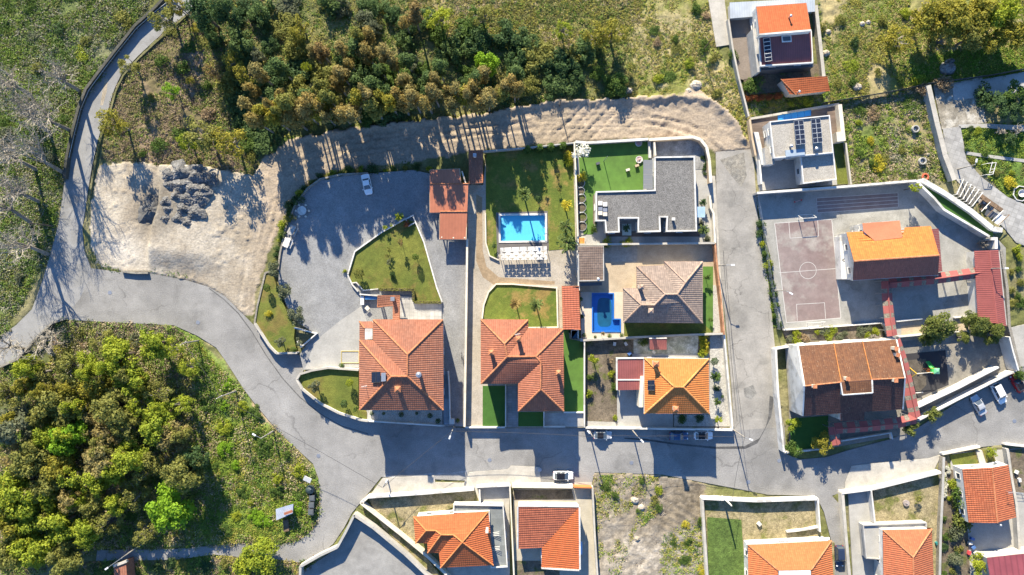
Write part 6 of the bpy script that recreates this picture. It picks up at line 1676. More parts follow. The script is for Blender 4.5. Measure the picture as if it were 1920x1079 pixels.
# concrete well rings, boulder, tyre
for k, (px, py, lab) in enumerate(((1714,243,'round concrete well ring in the green field beside the sloping wall'),(1727,303,'round concrete well ring near the lower end of the green field'))):
    mb = MB(); mb.lathe([(.75, -.2), (.75, .7), (.55, .7), (.55, .1)], P(px, py, 0), 18); T = thing('well_ring', lab, 'well', P(px, py, 0)); mb.build('ring', M_CONC, T); mb = MB(); mb.lathe([(.35, .12), (.3, .3), (0, .35)], P(px, py, 0), 10); mb.build('cap', M_GREYW, T)
mb = MB()
for k in range(18):
    a0, a1 = 2 * math.pi * k / 18, 2 * math.pi * (k + 1) / 18; c = P(1735, 332, .3); mb.tube((c[0] + .6 * math.cos(a0), c[1] + .6 * math.sin(a0), .3), (c[0] + .6 * math.cos(a1), c[1] + .6 * math.sin(a1), .3), .2, .2, 6, cap=False)
solo('hose_coil', mb, plain('orange_red_hose', (.5,.12,.06), .5), 'coil of orange-red hose above the school bank', 'hose')
def rock(px, py, r, h, label, seed, mat, cat='boulder', group=None):
    rg = np.random.default_rng(seed); mb = MB(); n, m = 14, 7; c = P(px, py, 0); rings = []
    for j in range(m + 1):
        t = j / m * math.pi / 2
        rings.append([(c[0] + r * math.cos(t) * (1 + rg.normal() * .09) * math.cos(2 * math.pi * i / n), c[1] + .85 * r * math.cos(t) * (1 + rg.normal() * .09) * math.sin(2 * math.pi * i / n), -.3 + (h + .3) * math.sin(t) * (1 + rg.normal() * .06)) for i in range(n)])
    for A, B in zip(rings, rings[1:]):
        for i in range(n): mb.face([A[i], A[(i + 1) % n], B[(i + 1) % n], B[i]])
    return solo('boulder', mb, mat, label, cat, group)
M_ROCK = surf('grey_boulder', (.22,.215,.205), (.10,.10,.10), big=.6, mid=2, fine=5, amt=.5, grain=.3, bump=1)
rock(1776, 130, 1.7, 1.5, 'big dark grey boulder in the green corner of the rough field', 5, M_ROCK)
rock(1779, 117, .8, 1.4, 'tall pale rock standing behind the big dark boulder', 6, M_ROCK)
for k, (px, py, r) in enumerate(((1607,163,1.0),(1617,45,.7),(1628,42,.6),(1549,100,.9),(1553,60,.7),(1195,1010,.8),(1190,938,1.0),(1203,952,.9),(1305,160,1.3),(1291,172,.9),(1180,170,.8),(1170,175,.7),(1740,290,.5))):
    rock(px, py, r, r * .5, 'pale weathered rock lying in rough grass or rubble', 40 + k, surf('pale_rock', (.42,.37,.30), (.30,.26,.20), mid=2, fine=5), 'rock', 'pale rocks scattered in the rough ground')
x, y, _ = P(1698, 943, .3); mb = MB(); mb.lathe([(.65, -.1), (.65, .35), (.2, .36), (.2, .5), (0, .5)], (x, y, .3), 18); solo('well_cover', mb, surf('pinkish_concrete', (.36,.31,.29), (.3,.26,.24)), 'round pinkish concrete slab in the middle of the dry lawn', 'well cover')
mb = MB(); mb.box((*P(1423, 982, .3)[:2], .5), (.75, .75, .5), .75); solo('stone_block', mb, M_WHITE, 'white diamond-set block in the dry walled garden', 'block')
# ring planters by the artificial lawn
for k, (px, py, r) in enumerate(((1088,344,.9),(1089,359,.75),(1090,373,.9),(1090,390,.95),(1091,408,1.0),(1091,425,.95))):
    c = P(px, py, .6); T = thing('ring_planter', 'round pale metal ring planter in the row west of the artificial lawn', 'planter', (c[0], c[1], .5), 0, 'ring planters beside the artificial lawn')
    mb = MB()
    for i in range(18):
        a0, a1 = 2 * math.pi * i / 18, 2 * math.pi * (i + 1) / 18; mb.tube((c[0] + r * math.cos(a0), c[1] + r * math.sin(a0), 1.0), (c[0] + r * math.cos(a1), c[1] + r * math.sin(a1), 1.0), .07, .07, 5, cap=False)
    mb.build('rim', M_STEEL, T); mb = MB(); mb.lathe([(r * .95, 0), (r * .95, .25), (0, .3)], (c[0], c[1], .55), 14); mb.build('soil', M_SOIL, T)
# flower troughs and small things on the artificial lawn
for lab, px, py, m in (('white oval flower trough at the north end of the stepping stones', 1197, 269, M_WHITE), ('white oval flower trough with pink flowers beside the canopy', 1198, 300, M_WHITE)):
    c = P(px, py, .6); T = thing('flower_trough', lab, 'planter', (c[0], c[1], .54)); mb = MB(); mb.lathe([(.5, 0), (.75, .35), (.6, .35), (.5, .25), (0, .25)], (c[0], c[1], .54), 14); mb.build('trough', m, T)
    mb = MB()
    for k in range(14): mb.box((c[0] + random.uniform(-.45, .45), c[1] + random.uniform(-.4, .4), .95 + random.random() * .1), (.14, .14, .12), random.random() * 3)
    mb.build('flowers', plain('pink_flowers', (.5,.22,.22)), T)
for lab, px, py in (('dark grey barbecue box standing on the artificial lawn', 1121, 307), ('pale bench box on the artificial lawn near the centre', 1177, 319), ('tan wooden box on the artificial lawn beside the canopy', 1194, 311)):
    c = P(px, py, .9); m = M_SLATE if 'dark' in lab else (M_CREAM if 'pale' in lab else M_SANDW); T = thing('garden_box', lab, 'box', (c[0], c[1], .54)); mb = MB(); mb.box((c[0], c[1], .85), (.75, .42, .55), .3); mb.build('body', m, T); mb = MB(); mb.box((c[0], c[1], 1.15), (.8, .47, .06), .3); mb.build('lid', m, T)
c = P(1175, 431, .62); T = thing('planter_tray', 'pale green tray of potted plants in the notch of the flat-roofed house', 'planter', (c[0], c[1], .6)); mb = MB(); mb.box((c[0], c[1], .7), (1.9, 2.4, .2)); mb.build('tray', plain('mint_tray', (.42,.52,.48)), T)
mb = MB(); mb.prism(wpts([(1307,388),(1322,388),(1322,408),(1307,408)], 2.6), 2.5, 2.6); T = thing('porch_canopy', 'pale blue glass canopy on the east side of the flat-roofed house', 'canopy', P(1314, 398, .5)); mb.build('glass_sheet', plain('blue_glass', (.30,.42,.55), .15), T)
for p in ((1308,389),(1321,389),(1308,407),(1321,407)): mb = MB(); q = P(*p, 2.5); mb.tube((q[0], q[1], .5), (q[0], q[1], 2.5), .05, .05, 5); mb.build('post', M_FRAME, T)
mb = MB(); mb.prism(wpts([(1084,445),(1097,445),(1097,459),(1084,459)], 1.8), .5, 1.8); T = thing('dog_kennel', 'orange-topped square bin store in the corner behind the outbuilding', 'store', P(1090, 452, .5)); mb.build('box', M_CREAM, T); mb = MB(); mb.prism(wpts([(1085,446),(1096,446),(1096,458),(1085,458)], 1.85), 1.8, 1.86); mb.build('lid', surf('orange_board', (.5,.24,.06), (.42,.19,.045)), T)

# greenhouse frames on the paver lane
T = thing('greenhouse_frame', 'skeleton frame of white bars over concrete benches beside the thick pale wall', 'frame', P(1810, 370, .1))
for k in range(6):
    t = k / 5; a = (1807 + 36 * t, 336 + 25 * t); b = (1794 + 29 * t, 365 + 22 * t)
    mb = MB(); mb.tube(P(*a, 2.2), P(*b, 2.2), .09, .09, 5); mb.build('bar', M_FRAME, T)
    for p in (a, b): q = P(*p, 2.2); mb = MB(); mb.tube((q[0], q[1], .1), (q[0], q[1], 2.2), .06, .06, 5); mb.build('post', M_FRAME, T)
mb = MB(); mb.prism(wpts([(1806,338),(1840,361),(1822,388),(1792,364)], .3), 0, .45); mb.build('bench', surf('old_bench', (.16,.15,.13), (.11,.105,.095)), T)
T = thing('junk_store', 'lean-to of timber beams and glass sheets full of junk beside the pale wall', 'store', P(1865, 400, .1))
for k in range(5):
    a = (1845 + 12 * k, 371 + 8 * k); b = (1830 + 10 * k, 388 + 9 * k); mb = MB(); mb.tube(P(*a, 2.0), P(*b, 2.0), .08, .08, 5); mb.build('beam', M_FRAME if k % 2 else M_WOOD, T)
    q = P(*a, 2.0); mb = MB(); mb.tube((q[0], q[1], 0), (q[0], q[1], 2.0), .06, .06, 5); mb.build('post', M_WOOD, T)
slab_px(T, '', [(1850,392),(1865,400),(1858,410),(1846,402)] and [(1850,392,1.6),(1866,401,1.6),(1858,411,1.6),(1846,403,1.6)], .06, M_SLATE, each='glass_sheet'); slab_px(T, '', [(1867,402,1.6),(1879,409,1.6),(1871,421,1.6),(1861,412,1.6)], .06, M_SLATE, each='glass_sheet')
slab_px(T, '', [(1874,400,1.7),(1886,407,1.7),(1874,424,1.7),(1864,418,1.7)], .08, M_FRAME, 1, 3, .03, 'white_sheet')
slab_px(T, '', [(1842,364,1.2),(1882,392,1.2),(1877,399,1.2),(1838,372,1.2)], .3, M_WOOD, 1, 5, .04, 'timber')
for k in range(14):
    px, py = 1834 + 26 * random.random(), 376 + 22 * random.random(); mb = MB(); mb.box((*P(px, py, .4)[:2], .35 + .3 * random.random()), (.3 + .5 * random.random(), .3 + .4 * random.random(), .4), random.random() * 3); mb.build('crate', random.choice((M_WHITE, M_WOOD, M_STEEL, M_SLATE, M_CREAM)), T)
T = thing('climbing_frame', 'pale rectangular pipe frame standing in the small green garden', 'frame', P(1858, 316, .1))
for a, b in (((1848,328),(1862,327)),((1862,327),(1868,305)),((1855,325),(1861,304)),((1868,305),(1850,307)),((1859,318),(1866,317)),((1857,324),(1864,322))): mb = MB(); mb.tube(P(*a, 1.6), P(*b, 1.6), .06, .06, 5); mb.build('bar', M_FRAME, T)
for p in ((1848,328),(1868,305),(1850,307),(1862,327)): q = P(*p, 1.6); mb = MB(); mb.tube((q[0], q[1], 0), (q[0], q[1], 1.6), .05, .05, 5); mb.build('post', M_FRAME, T)
T = thing('bathtub', 'white bathtub inside an octagonal kerb in the garden at the right edge', 'tub', P(1915, 363, .1)); c = P(1915, 363, .3)
mb = MB(); mb.lathe([(.5, .1), (.8, .55), (.7, .55), (.45, .2), (0, .2)], (c[0], c[1], 0), 12); mb.build('tub', M_WHITE, T)
mb = MB(); mb.prism(strip_poly([(c[0] + 1.6 * math.cos(a), c[1] + 1.6 * math.sin(a)) for a in [i * math.pi / 4 + .2 for i in range(9)]], .14), 0, .25); mb.build('kerb', M_FRAME, T)
# crates and laundry behind the old house
for k, (px, py, m) in enumerate(((1818,1018,M_WHITE),(1824,1026,plain('blue_plastic', (.06,.14,.35))),(1816,1036,plain('red_cloth', (.5,.06,.07))),(1828,1038,M_WHITE),(1822,1010,plain('blue_plastic', (.06,.14,.35))),(1756,1018,plain('teal_plastic', (.02,.16,.17))),(1905,885,M_WHITE),(1910,900,M_WHITE),(1225,660,M_WHITE),(1219,655,plain('teal_plastic', (.02,.16,.17))),(1180,663,plain('blue_plastic', (.06,.14,.35))),(1152,645,M_WHITE),(1173,645,M_WHITE))):
    c = P(px, py, .4); T = thing('plastic_crate', 'small coloured plastic crate left in a back garden', 'crate', (c[0], c[1], .2), 0, 'plastic crates and tubs in back gardens')
    mb = MB(); mb.box((c[0], c[1], .5), (.7, .5, .5), k * .7); mb.build('box', m, T); mb = MB(); mb.box((c[0], c[1], .78), (.76, .56, .06), k * .7); mb.build('lid', m, T)
for k, (px, py, lab) in enumerate(((1080,400,''),)): pass
# overhead cables between poles
def cable(label, a, b, sag=.7):
    mb = MB(); p, q = Vector(a), Vector(b); pts = []
    for i in range(13):
        t = i / 12; v = p.lerp(q, t); v.z -= sag * 4 * t * (1 - t); pts.append(v)
    mb.path(pts, .035, 4); solo('overhead_cable', mb, M_RUBBER, label, 'cable')
def top(base, h): return (*P(*base, 0)[:2], h)
cable('overhead cable from the pole at the road bend to the lamp above the sunken yard', top((443,733), 8.2), top((727,900), 5.6))
cable('overhead cable between the two poles on the scrub slope', top((372,639), 6.5), top((443,733), 8.2))
cable('overhead cable from the pavement lamp east to the yard exit lamp', top((727,900), 5.6), top((852,798), 5.7))
cable('overhead cable between the yard exit lamp and the lamp by the silver hatchback', top((852,798), 5.7), top((1104,806), 6.6))
cable('overhead cable between the lamps in front of the orange house', top((1104,806), 6.6), top((1184,805), 6.9))
cable('overhead cable from the orange house gate lamp to the corner lamp', top((1184,805), 6.9), top((1376,807), 6.7))
cable('overhead cable crossing the street to the pole in the walled garden', top((1376,807), 6.7), top((1355,932), 5.8))
cable('overhead cable along the side street to the slim pole', top((1376,807), 6.7), top((1343,499), 6.4), 1.2)
# ================================================================ VEGETATION
def quads_mesh(name, C, N, size, rg, mat, cols=None, bend=True):
    """leaf-clump quads: centres C, facing N, edge length size"""
    n = len(C)
    t = rg.normal(size=(n, 3)); u = np.cross(N, t); u /= np.linalg.norm(u, axis=1, keepdims=True) + 1e-9
    v = np.cross(N, u); v /= np.linalg.norm(v, axis=1, keepdims=True) + 1e-9
    s = (size * rg.uniform(.6, 1.35, n))[:, None] if np.isscalar(size) else (size * rg.uniform(.6, 1.35, n))[:, None]
    a = rg.uniform(.55, 1.0, n)[:, None]
    V = np.stack([C - u * s * .5, C - v * s * .5 * a + N * s * .12, C + u * s * .5, C + v * s * .5 * a - N * s * .1], 1).reshape(-1, 3)
    me = bpy.data.meshes.new(name)
    me.vertices.add(n * 4); me.vertices.foreach_set('co', V.astype(np.float32).ravel())
    me.loops.add(n * 4); me.loops.foreach_set('vertex_index', np.arange(n * 4, dtype=np.int32))
    me.polygons.add(n); me.polygons.foreach_set('loop_start', np.arange(n, dtype=np.int32) * 4)
    me.update(calc_edges=True)
    me.materials.append(mat)
    if cols is not None:
        at = me.attributes.new('leaf', 'FLOAT_COLOR', 'FACE')
        c4 = np.ones((n, 4), np.float32); c4[:, :3] = cols; at.data.foreach_set('color', c4.ravel())
    return me
def unit(rg, n):
    d = rg.normal(size=(n, 3)); return d / np.linalg.norm(d, axis=1, keepdims=True)
def cloud(clumps, n, rg, fill=.5, up=.25):
    """points scattered through clumps (x,y,z,r), mostly near their skins"""
    cl = np.array(clumps, float); w = cl[:, 3] ** 2; k = rg.choice(len(cl), n, p=w / w.sum())
    d = unit(rg, n); r = cl[k, 3] * (fill + (1 - fill) * rg.random(n) ** .5)
    r *= 1 + .18 * np.sin(d[:, 0] * 5 + k) * np.sin(d[:, 1] * 6 + k * 2)
    C = cl[k, :3] + d * r[:, None] * np.array([1, 1, .85])
    N = d + rg.normal(size=(n, 3)) * .55 + np.array([0, 0, up]); N /= np.linalg.norm(N, axis=1, keepdims=True)
    return C, N
def limbs(mb, targets, base, h0, r0, rg, wob=.25):
    mb.tube(base, (base[0], base[1], h0), r0 * 1.15, r0 * .8, 7)
    st = Vector((base[0], base[1], h0))
    for t in targets:
        t = Vector(t); m = st.lerp(t, .5) + Vector((rg.normal() * wob, rg.normal() * wob, rg.random() * .3))
        mb.tube(st, m, r0 * .55, r0 * .35, 5, cap=False); mb.tube(m, t, r0 * .35, r0 * .1, 4, cap=False)
M_BARK = surf('brown_bark', (.13,.10,.075), (.085,.065,.05), fine=6)
M_BARKG = surf('grey_bark', (.25,.225,.19), (.17,.15,.13), fine=6)
PROTO = {}
def proto(kind, seed):
    """returns (crown mesh, trunk mesh, crown radius, crown-centre height, total height)"""
    rg = np.random.default_rng(1000 + seed)
    tr = MB()
    if kind == 'euc':
        H, Rr = 12.0, 2.5; cl = []
        for i in range(15):
            z = rg.uniform(6.0, 11.2); q = 1 - abs(z - 8.6) / 4.2; a = rg.random() * 6.28; d = rg.random() ** .6 * (Rr - .9) * max(.35, q)
            cl.append((d * math.cos(a), d * math.sin(a), z, rg.uniform(.75, 1.15)))
        C, N = cloud(cl, 2400, rg, .35); size = .33
        limbs(tr, [c[:3] for c in cl[:7]], (0, 0, -.4), 6.2, .2, rg)
        zc = 9.0
    elif kind == 'broad':
        H, Rr = 9.0, 4.0; cl = []
        for i in range(26):
            z = rg.uniform(4.0, 8.3); q = math.sqrt(max(.1, 1 - ((z - 5.6) / 3.2) ** 2)); a = rg.random() * 6.28; d = rg.random() ** .55 * (Rr - 1.0) * q
            cl.append((d * math.cos(a), d * math.sin(a), z, rg.uniform(.75, 1.35)))
        C, N = cloud(cl, 4600, rg, .4); size = .36
        limbs(tr, [c[:3] for c in cl[:10]], (0, 0, -.4), 3.2, .28, rg, .4)
        zc = 6.2
    elif kind == 'thin':      # airy spring crown
        H, Rr = 8.0, 3.0; cl = []
        for i in range(20):
            z = rg.uniform(3.2, 7.4); a = rg.random() * 6.28; d = rg.random() ** .5 * (Rr - .6) * (1.1 - abs(z - 5) / 4.5)
            cl.append((d * math.cos(a), d * math.sin(a), z, rg.uniform(.5, .95)))
        C, N = cloud(cl, 1700, rg, .2); size = .27
        limbs(tr, [c[:3] for c in cl], (0, 0, -.4), 2.6, .2, rg, .3)
        zc = 5.2
    elif kind == 'pine':
        H, Rr = 9.0, 3.2; cl = []
        for i in range(24):
            z = rg.uniform(3.2, 8.6); a = rg.random() * 6.28; d = rg.random() ** .5 * (Rr - .7) * (1 - (z - 3.2) / 8.5)
            cl.append((d * math.cos(a), d * math.sin(a), z, rg.uniform(.6, 1.0)))
        C, N = cloud(cl, 4000, rg, .35); size = .28
        limbs(tr, [c[:3] for c in cl[:8]], (0, 0, -.4), 3.5, .22, rg, .3)
        zc = 5.8
    elif kind == 'olive':
        H, Rr = 3.6, 1.7; cl = []
        for i in range(14):
            z = rg.uniform(1.6, 3.2); a = rg.random() * 6.28; d = rg.random() ** .6 * (Rr - .5)
            cl.append((d * math.cos(a), d * math.sin(a), z, rg.uniform(.4, .65)))
        C, N = cloud(cl, 1500, rg, .4); size = .2
        limbs(tr, [c[:3] for c in cl[:6]], (0, 0, -.2), 1.2, .14, rg, .1)
        zc = 2.4
    elif kind == 'ball':
        H, Rr = 3.0, 1.1
        C, N = cloud([(0, 0, 1.95, 1.08)], 2200, rg, .88, .0); size = .13
        tr.tube((0, 0, -.2), (0, 0, 1.5), .09, .07, 6); zc = 2.0
    elif kind == 'cypress':
        H, Rr = 4.0, .7
        cl = [(rg.normal() * .08, rg.normal() * .08, z, .62 * (1 - (z / 4.3) ** 1.6) + .1) for z in np.linspace(.4, 3.8, 9)]
        C, N = cloud(cl, 900, rg, .6); size = .2
        tr.tube((0, 0, -.2), (0, 0, 2.5), .09, .04, 5); zc = 2.0
    elif kind == 'sapling':
        H, Rr = 3.2, .8
        cl = [(rg.normal() * .35, rg.normal() * .35, rg.uniform(1.7, 3.0), rg.uniform(.25, .4)) for _ in range(7)]
        C, N = cloud(cl, 260, rg, .3); size = .2
        limbs(tr, [c[:3] for c in cl], (0, 0, -.2), 1.5, .05, rg, .05); zc = 2.3
    elif kind == 'shrub':
        H, Rr = 1.3, 1.0
        cl = [(rg.normal() * .4, rg.normal() * .4, rg.uniform(.2, .75), rg.uniform(.35, .6)) for _ in range(9)]
        C, N = cloud(cl, 900, rg, .4); size = .16
        tr.tube((0, 0, -.3), (0, 0, .5), .06, .03, 5); zc = .7
    elif kind == 'broom':     # big feathery broom mound
        H, Rr = 3.0, 2.2; cl = []
        for i in range(22):
            a = rg.random() * 6.28; d = rg.random() ** .6 * 1.75; cl.append((d * math.cos(a), d * math.sin(a), rg.uniform(.4, 2.5) * (1.1 - d / 3.2), rg.uniform(.45, .85)))
        C, N = cloud(cl, 2400, rg, .35, .5); size = .24
        tr.tube((0, 0, -.4), (0, 0, 1.4), .12, .05, 6); zc = 1.5
    elif kind == 'round':
        H, Rr = .9, .5
        C, N = cloud([(0, 0, .42, .48)], 420, rg, .85); size = .12
        tr.tube((0, 0, -.2), (0, 0, .3), .05, .05, 5); zc = .5
    elif kind == 'palm':
        H, Rr = 4.4, 1.6; Cs, Ns = [], []
        for i in range(34):
            a = rg.random() * 6.28; el = rg.uniform(-.35, 1.2); L = rg.uniform(1.2, 1.7)
            d = Vector((math.cos(a) * math.cos(el), math.sin(a) * math.cos(el), math.sin(el)))
            side = Vector((-math.sin(a), math.cos(a), 0)); p = Vector((0, 0, 4.0))
            for k in range(9):
                d = (d + Vector((0, 0, -.10))).normalized(); q = p + d * L / 9
                for sg in (-1, 1):
                    Cs.append(p.lerp(q, .5) + side * sg * .11); Ns.append((d.cross(side) * sg + side * .35 * sg + Vector((0, 0, .8))).normalized())
                p = q
        C, N = np.array(Cs), np.array(Ns); size = .3
        tr.tube((0, 0, -.2), (.05, 0, 2.0), .17, .14, 8); tr.tube((.05, 0, 2.0), (0, 0, 4.1), .14, .18, 8); zc = 4.1
    PROTO[(kind, seed)] = (C, N, size, rg, tr, Rr, zc, H)
    return PROTO[(kind, seed)]
MESHES = {}
def tree_mesh(kind, seed, pal):
    key = (kind, seed, pal)
    if key not in MESHES:
        C, N, size, rg, tr, Rr, zc, H = PROTO.get((kind, seed)) or proto(kind, seed)
        tk = ('trunk', kind, seed)
        if tk not in MESHES: MESHES[tk] = tr.mesh('trunk', M_BARKG if kind in ('euc', 'thin', 'olive') else M_BARK)
        MESHES[key] = quads_mesh('crown', C, N, size, np.random.default_rng(seed), PAL[pal])
    return MESHES[key], MESHES[('trunk', kind, seed)], PROTO[(kind, seed)]
PAL = {
    'brown': leaf_mat('leaf_brown_olive', (.25,.175,.055), (.15,.135,.045), objvar=.35),
    'tan': leaf_mat('leaf_tan_olive', (.24,.185,.07), (.15,.14,.055), objvar=.4),
    'rust': leaf_mat('leaf_rusty', (.21,.14,.055), (.14,.11,.045), objvar=.4),
    'olive': leaf_mat('leaf_olive', (.185,.18,.045), (.11,.12,.032), objvar=.4),
    'lime': leaf_mat('leaf_lime', (.235,.255,.025), (.14,.185,.022), objvar=.35),
    'bright': leaf_mat('leaf_bright_green', (.17,.27,.02), (.095,.185,.015), objvar=.3),
    'yellow': leaf_mat('leaf_yellow_green', (.235,.205,.03), (.14,.14,.025), objvar=.35),
    'dark': leaf_mat('leaf_dark_green', (.06,.10,.034), (.036,.066,.026), objvar=.4),
    'darkmid': leaf_mat('leaf_broom_green', (.085,.125,.04), (.05,.085,.03), objvar=.4),
    'mid': leaf_mat('leaf_mid_green', (.085,.13,.028), (.045,.08,.018), objvar=.4),
    'grey': leaf_mat('leaf_grey_green', (.13,.14,.085), (.07,.085,.045), objvar=.4),
    'pinegreen': leaf_mat('leaf_pine', (.14,.155,.035), (.055,.075,.022), objvar=.3),
    'palmgreen': leaf_mat('leaf_palm', (.14,.17,.05), (.06,.095,.028), objvar=.2),
    'palmbrown': leaf_mat('leaf_palm_brown', (.24,.17,.06), (.15,.11,.04), objvar=.2),
    'gold': leaf_mat('leaf_gold', (.40,.33,.03), (.24,.23,.03), objvar=.2),
    'redleaf': leaf_mat('leaf_red', (.26,.08,.035), (.16,.075,.03), objvar=.2),
    'dry': leaf_mat('leaf_dry', (.27,.20,.12), (.16,.12,.075), objvar=.3),
    'white': leaf_mat('blossom_white', (.62,.60,.55), (.35,.36,.28), objvar=.2),
}
rnd = random.Random(11)
def plant(kind, px, py, r, h, pal, label, cat='tree', group=None, z0=0.0, name=None, seeds=4, on_ground=False):
    """crown seen at (px,py) with radius r pixels, plant h metres tall"""
    sd = rnd.randrange(seeds)
    cm, tm, (C, N, sz, rg, tr, Rr, zc, H) = tree_mesh(kind, sd, pal)
    sh = h / H; z = z0 + zc * sh
    if on_ground: x, y, _ = P(px, py, z0)
    else: x, y, _ = P(px, py, z)
    sr = r / S * (CAMH - z) / CAMH / Rr * {'olive': 1.22, 'pine': 1.25, 'palm': 1.1, 'shrub': 1.1, 'thin': 1.2, 'broad': 1.13}.get(kind, 1.0)
    nm = name or {'euc':'eucalyptus_tree','broad':'broadleaf_tree','thin':'young_tree','pine':'pine_tree','olive':'olive_tree','ball':'topiary_tree','cypress':'cypress_tree','sapling':'sapling','shrub':'bush','broom':'broom_shrub','round':'round_shrub','palm':'palm_tree'}[kind]
    T = thing(nm, label, cat, (x, y, z0), rnd.random() * 6.283, group)
    T.scale = (sr, sr, sh)
    t = bpy.data.objects.new('trunk', tm); COL.objects.link(t); t.parent = T
    c = bpy.data.objects.new('crown', cm); COL.objects.link(c); c.parent = T
    return T

# ---------------------------------------------------------------- woods
BLOCK = HARD + [DIRT]
def free(px, py, pad=0):
    a = np.array([px]); b = np.array([py])
    return not any(inpoly(a, b, p)[0] for p in BLOCK)
def scatter(poly, n, mind, seed, check=True):
    rr = random.Random(seed); xs = [p[0] for p in poly]; ys = [p[1] for p in poly]; out = []; tries = 0
    while len(out) < n and tries < n * 60:
        tries += 1
        x, y = rr.uniform(min(xs), max(xs)), rr.uniform(min(ys), max(ys))
        if not inpoly(np.array([x]), np.array([y]), poly)[0] or (check and not free(x, y)): continue
        if any((x - a) ** 2 + (y - b) ** 2 < mind ** 2 for a, b in out): continue
        out.append((x, y))
    return out
# eucalyptus belt above the dirt track: positions are trunk bases
front = [(515,258),(535,250),(556,246),(578,243),(600,240),(622,236),(640,236),(662,232),(684,232),(704,228),(724,228),(744,226),(764,224),(784,222),(806,222),(828,218),(850,218),(872,216),(892,214),(912,208),(934,206),(958,200)]
rr = random.Random(3)
for i, (x, y) in enumerate(front):
    for k in range(2):
        if rr.random() < .12: continue
        plant('euc', x + rr.uniform(-13, 13), y - 4 - 17 * k + rr.uniform(-8, 6), rr.uniform(14, 30), rr.uniform(12.5, 16.5) - max(0, (x - 720) / 90), rr.choice(('brown','brown','tan','olive','tan','yellow')), 'slender olive-brown eucalyptus in the belt along the upper edge of the dirt track', 'tree', 'eucalyptus belt above the dirt track', -.1, on_ground=True)
for (x, y) in scatter([(500,180),(560,110),(700,90),(860,150),(960,150),(1000,190),(800,205),(600,225),(500,240)], 40, 16, 5):
    plant('euc', x, y, rr.uniform(17, 26), rr.uniform(10, 14), rr.choice(('tan','olive','brown','darkmid')), 'olive-brown eucalyptus deeper in the belt behind the track-side trees', 'tree', 'eucalypts behind the first row', -.1, on_ground=True)
for (px, py, r, h, pal, kind, lab) in (
    (913,120,26,7,'bright','broad','vivid green round-crowned tree standing out among the brown eucalypts'),
    (562,50,22,7,'yellow','thin','ochre-yellow fluffy tree in the dark shrubs near the top edge'),
    (600,96,22,10,'rust','euc','rust-topped tall tree left of the centre of the dark thicket'),
    (685,68,22,12,'brown','euc','brown-topped pair of crowns north of the eucalyptus belt'),
    (775,25,26,13,'rust','euc','tall reddish brown tree near the top edge with long trunk shadow'),
    (757,35,20,12,'brown','euc','tall brown tree leaning beside the reddish tree at the top'),
    (825,35,28,7,'lime','thin','pale lime airy tree at the top edge of the thicket'),
    (905,30,24,8,'olive','thin','thin brownish tree near the top centre'),
    (1118,65,26,7,'yellow','thin','yellow airy tree west of the rough field, left of a pair'),
    (1150,62,30,7.5,'yellow','thin','yellow airy tree west of the rough field, right of a pair'),
    (1055,55,18,6,'lime','thin','small lime tree between dark shrubs'),
    (575,125,10,5,'lime','thin','small lime-yellow tree inside the dark thicket'),
    (320,170,17,6,'bright','thin','bright green bushy tree on the brown hillside'),
    (208,230,30,10,'yellow','thin','olive feathery tree right beside the hill road'),
    (240,125,20,7,'olive','thin','thin olive tree overhanging the hill road bend'),
    (310,35,30,8,'olive','thin','pale thin tree leaning over the top of the hill road'),
    (330,12,16,7,'yellow','thin','yellowish tree at the very top of the hill road'),
    (400,135,18,6,'rust','thin','reddish brown bush-like tree on the brown hillside'),
    (435,115,20,6,'yellow','thin','golden bush-like tree at the hillside edge'),
    (460,140,22,7,'yellow','thin','yellow-ochre tree next to the dark thicket'),
    (380,255,38,9,'olive','thin','wide olive tree above the dirt lot, left of two'),
    (430,268,34,8.5,'yellow','thin','wide yellowish tree above the dirt lot, right of two'),
    (350,268,20,5,'lime','thin','small lime tree at the upper edge of the dirt lot'),
    (380,25,34,12,'dark','pine','tall dark pine at the top beside the hill road'),
    (420,20,28,12,'dark','pine','dark pine right of the hill road trees at the top edge'),
    (1684,72,34,6.5,'yellow','thin','single yellow-green tree in the rough field right of the tall house'),
    (1740,35,40,8,'yellow','broad','large yellow-green tree, leftmost of the clump at the top right'),
    (1790,30,42,8,'yellow','broad','large yellow-green tree in the middle of the clump at the top right'),
    (1842,20,40,8,'yellow','broad','yellow-green tree near the top edge of the clump at the top right'),
    (1885,18,36,9,'lime','broad','bright yellowish tree at the top of the clump near the corner'),
    (1905,65,34,8,'yellow','broad','ochre tree of the clump touching the right edge'),
    (1820,70,30,7,'olive','broad','olive tree at the lower rim of the clump at the top right'),
    (1765,75,24,6,'olive','thin','airy olive tree at the lower left rim of the top right clump'),
    (1868,75,26,7,'yellow','thin','airy yellow tree at the lower rim of the top right clump')):
    plant(kind, px, py, r, h, pal, lab, 'tree', None, -.1)
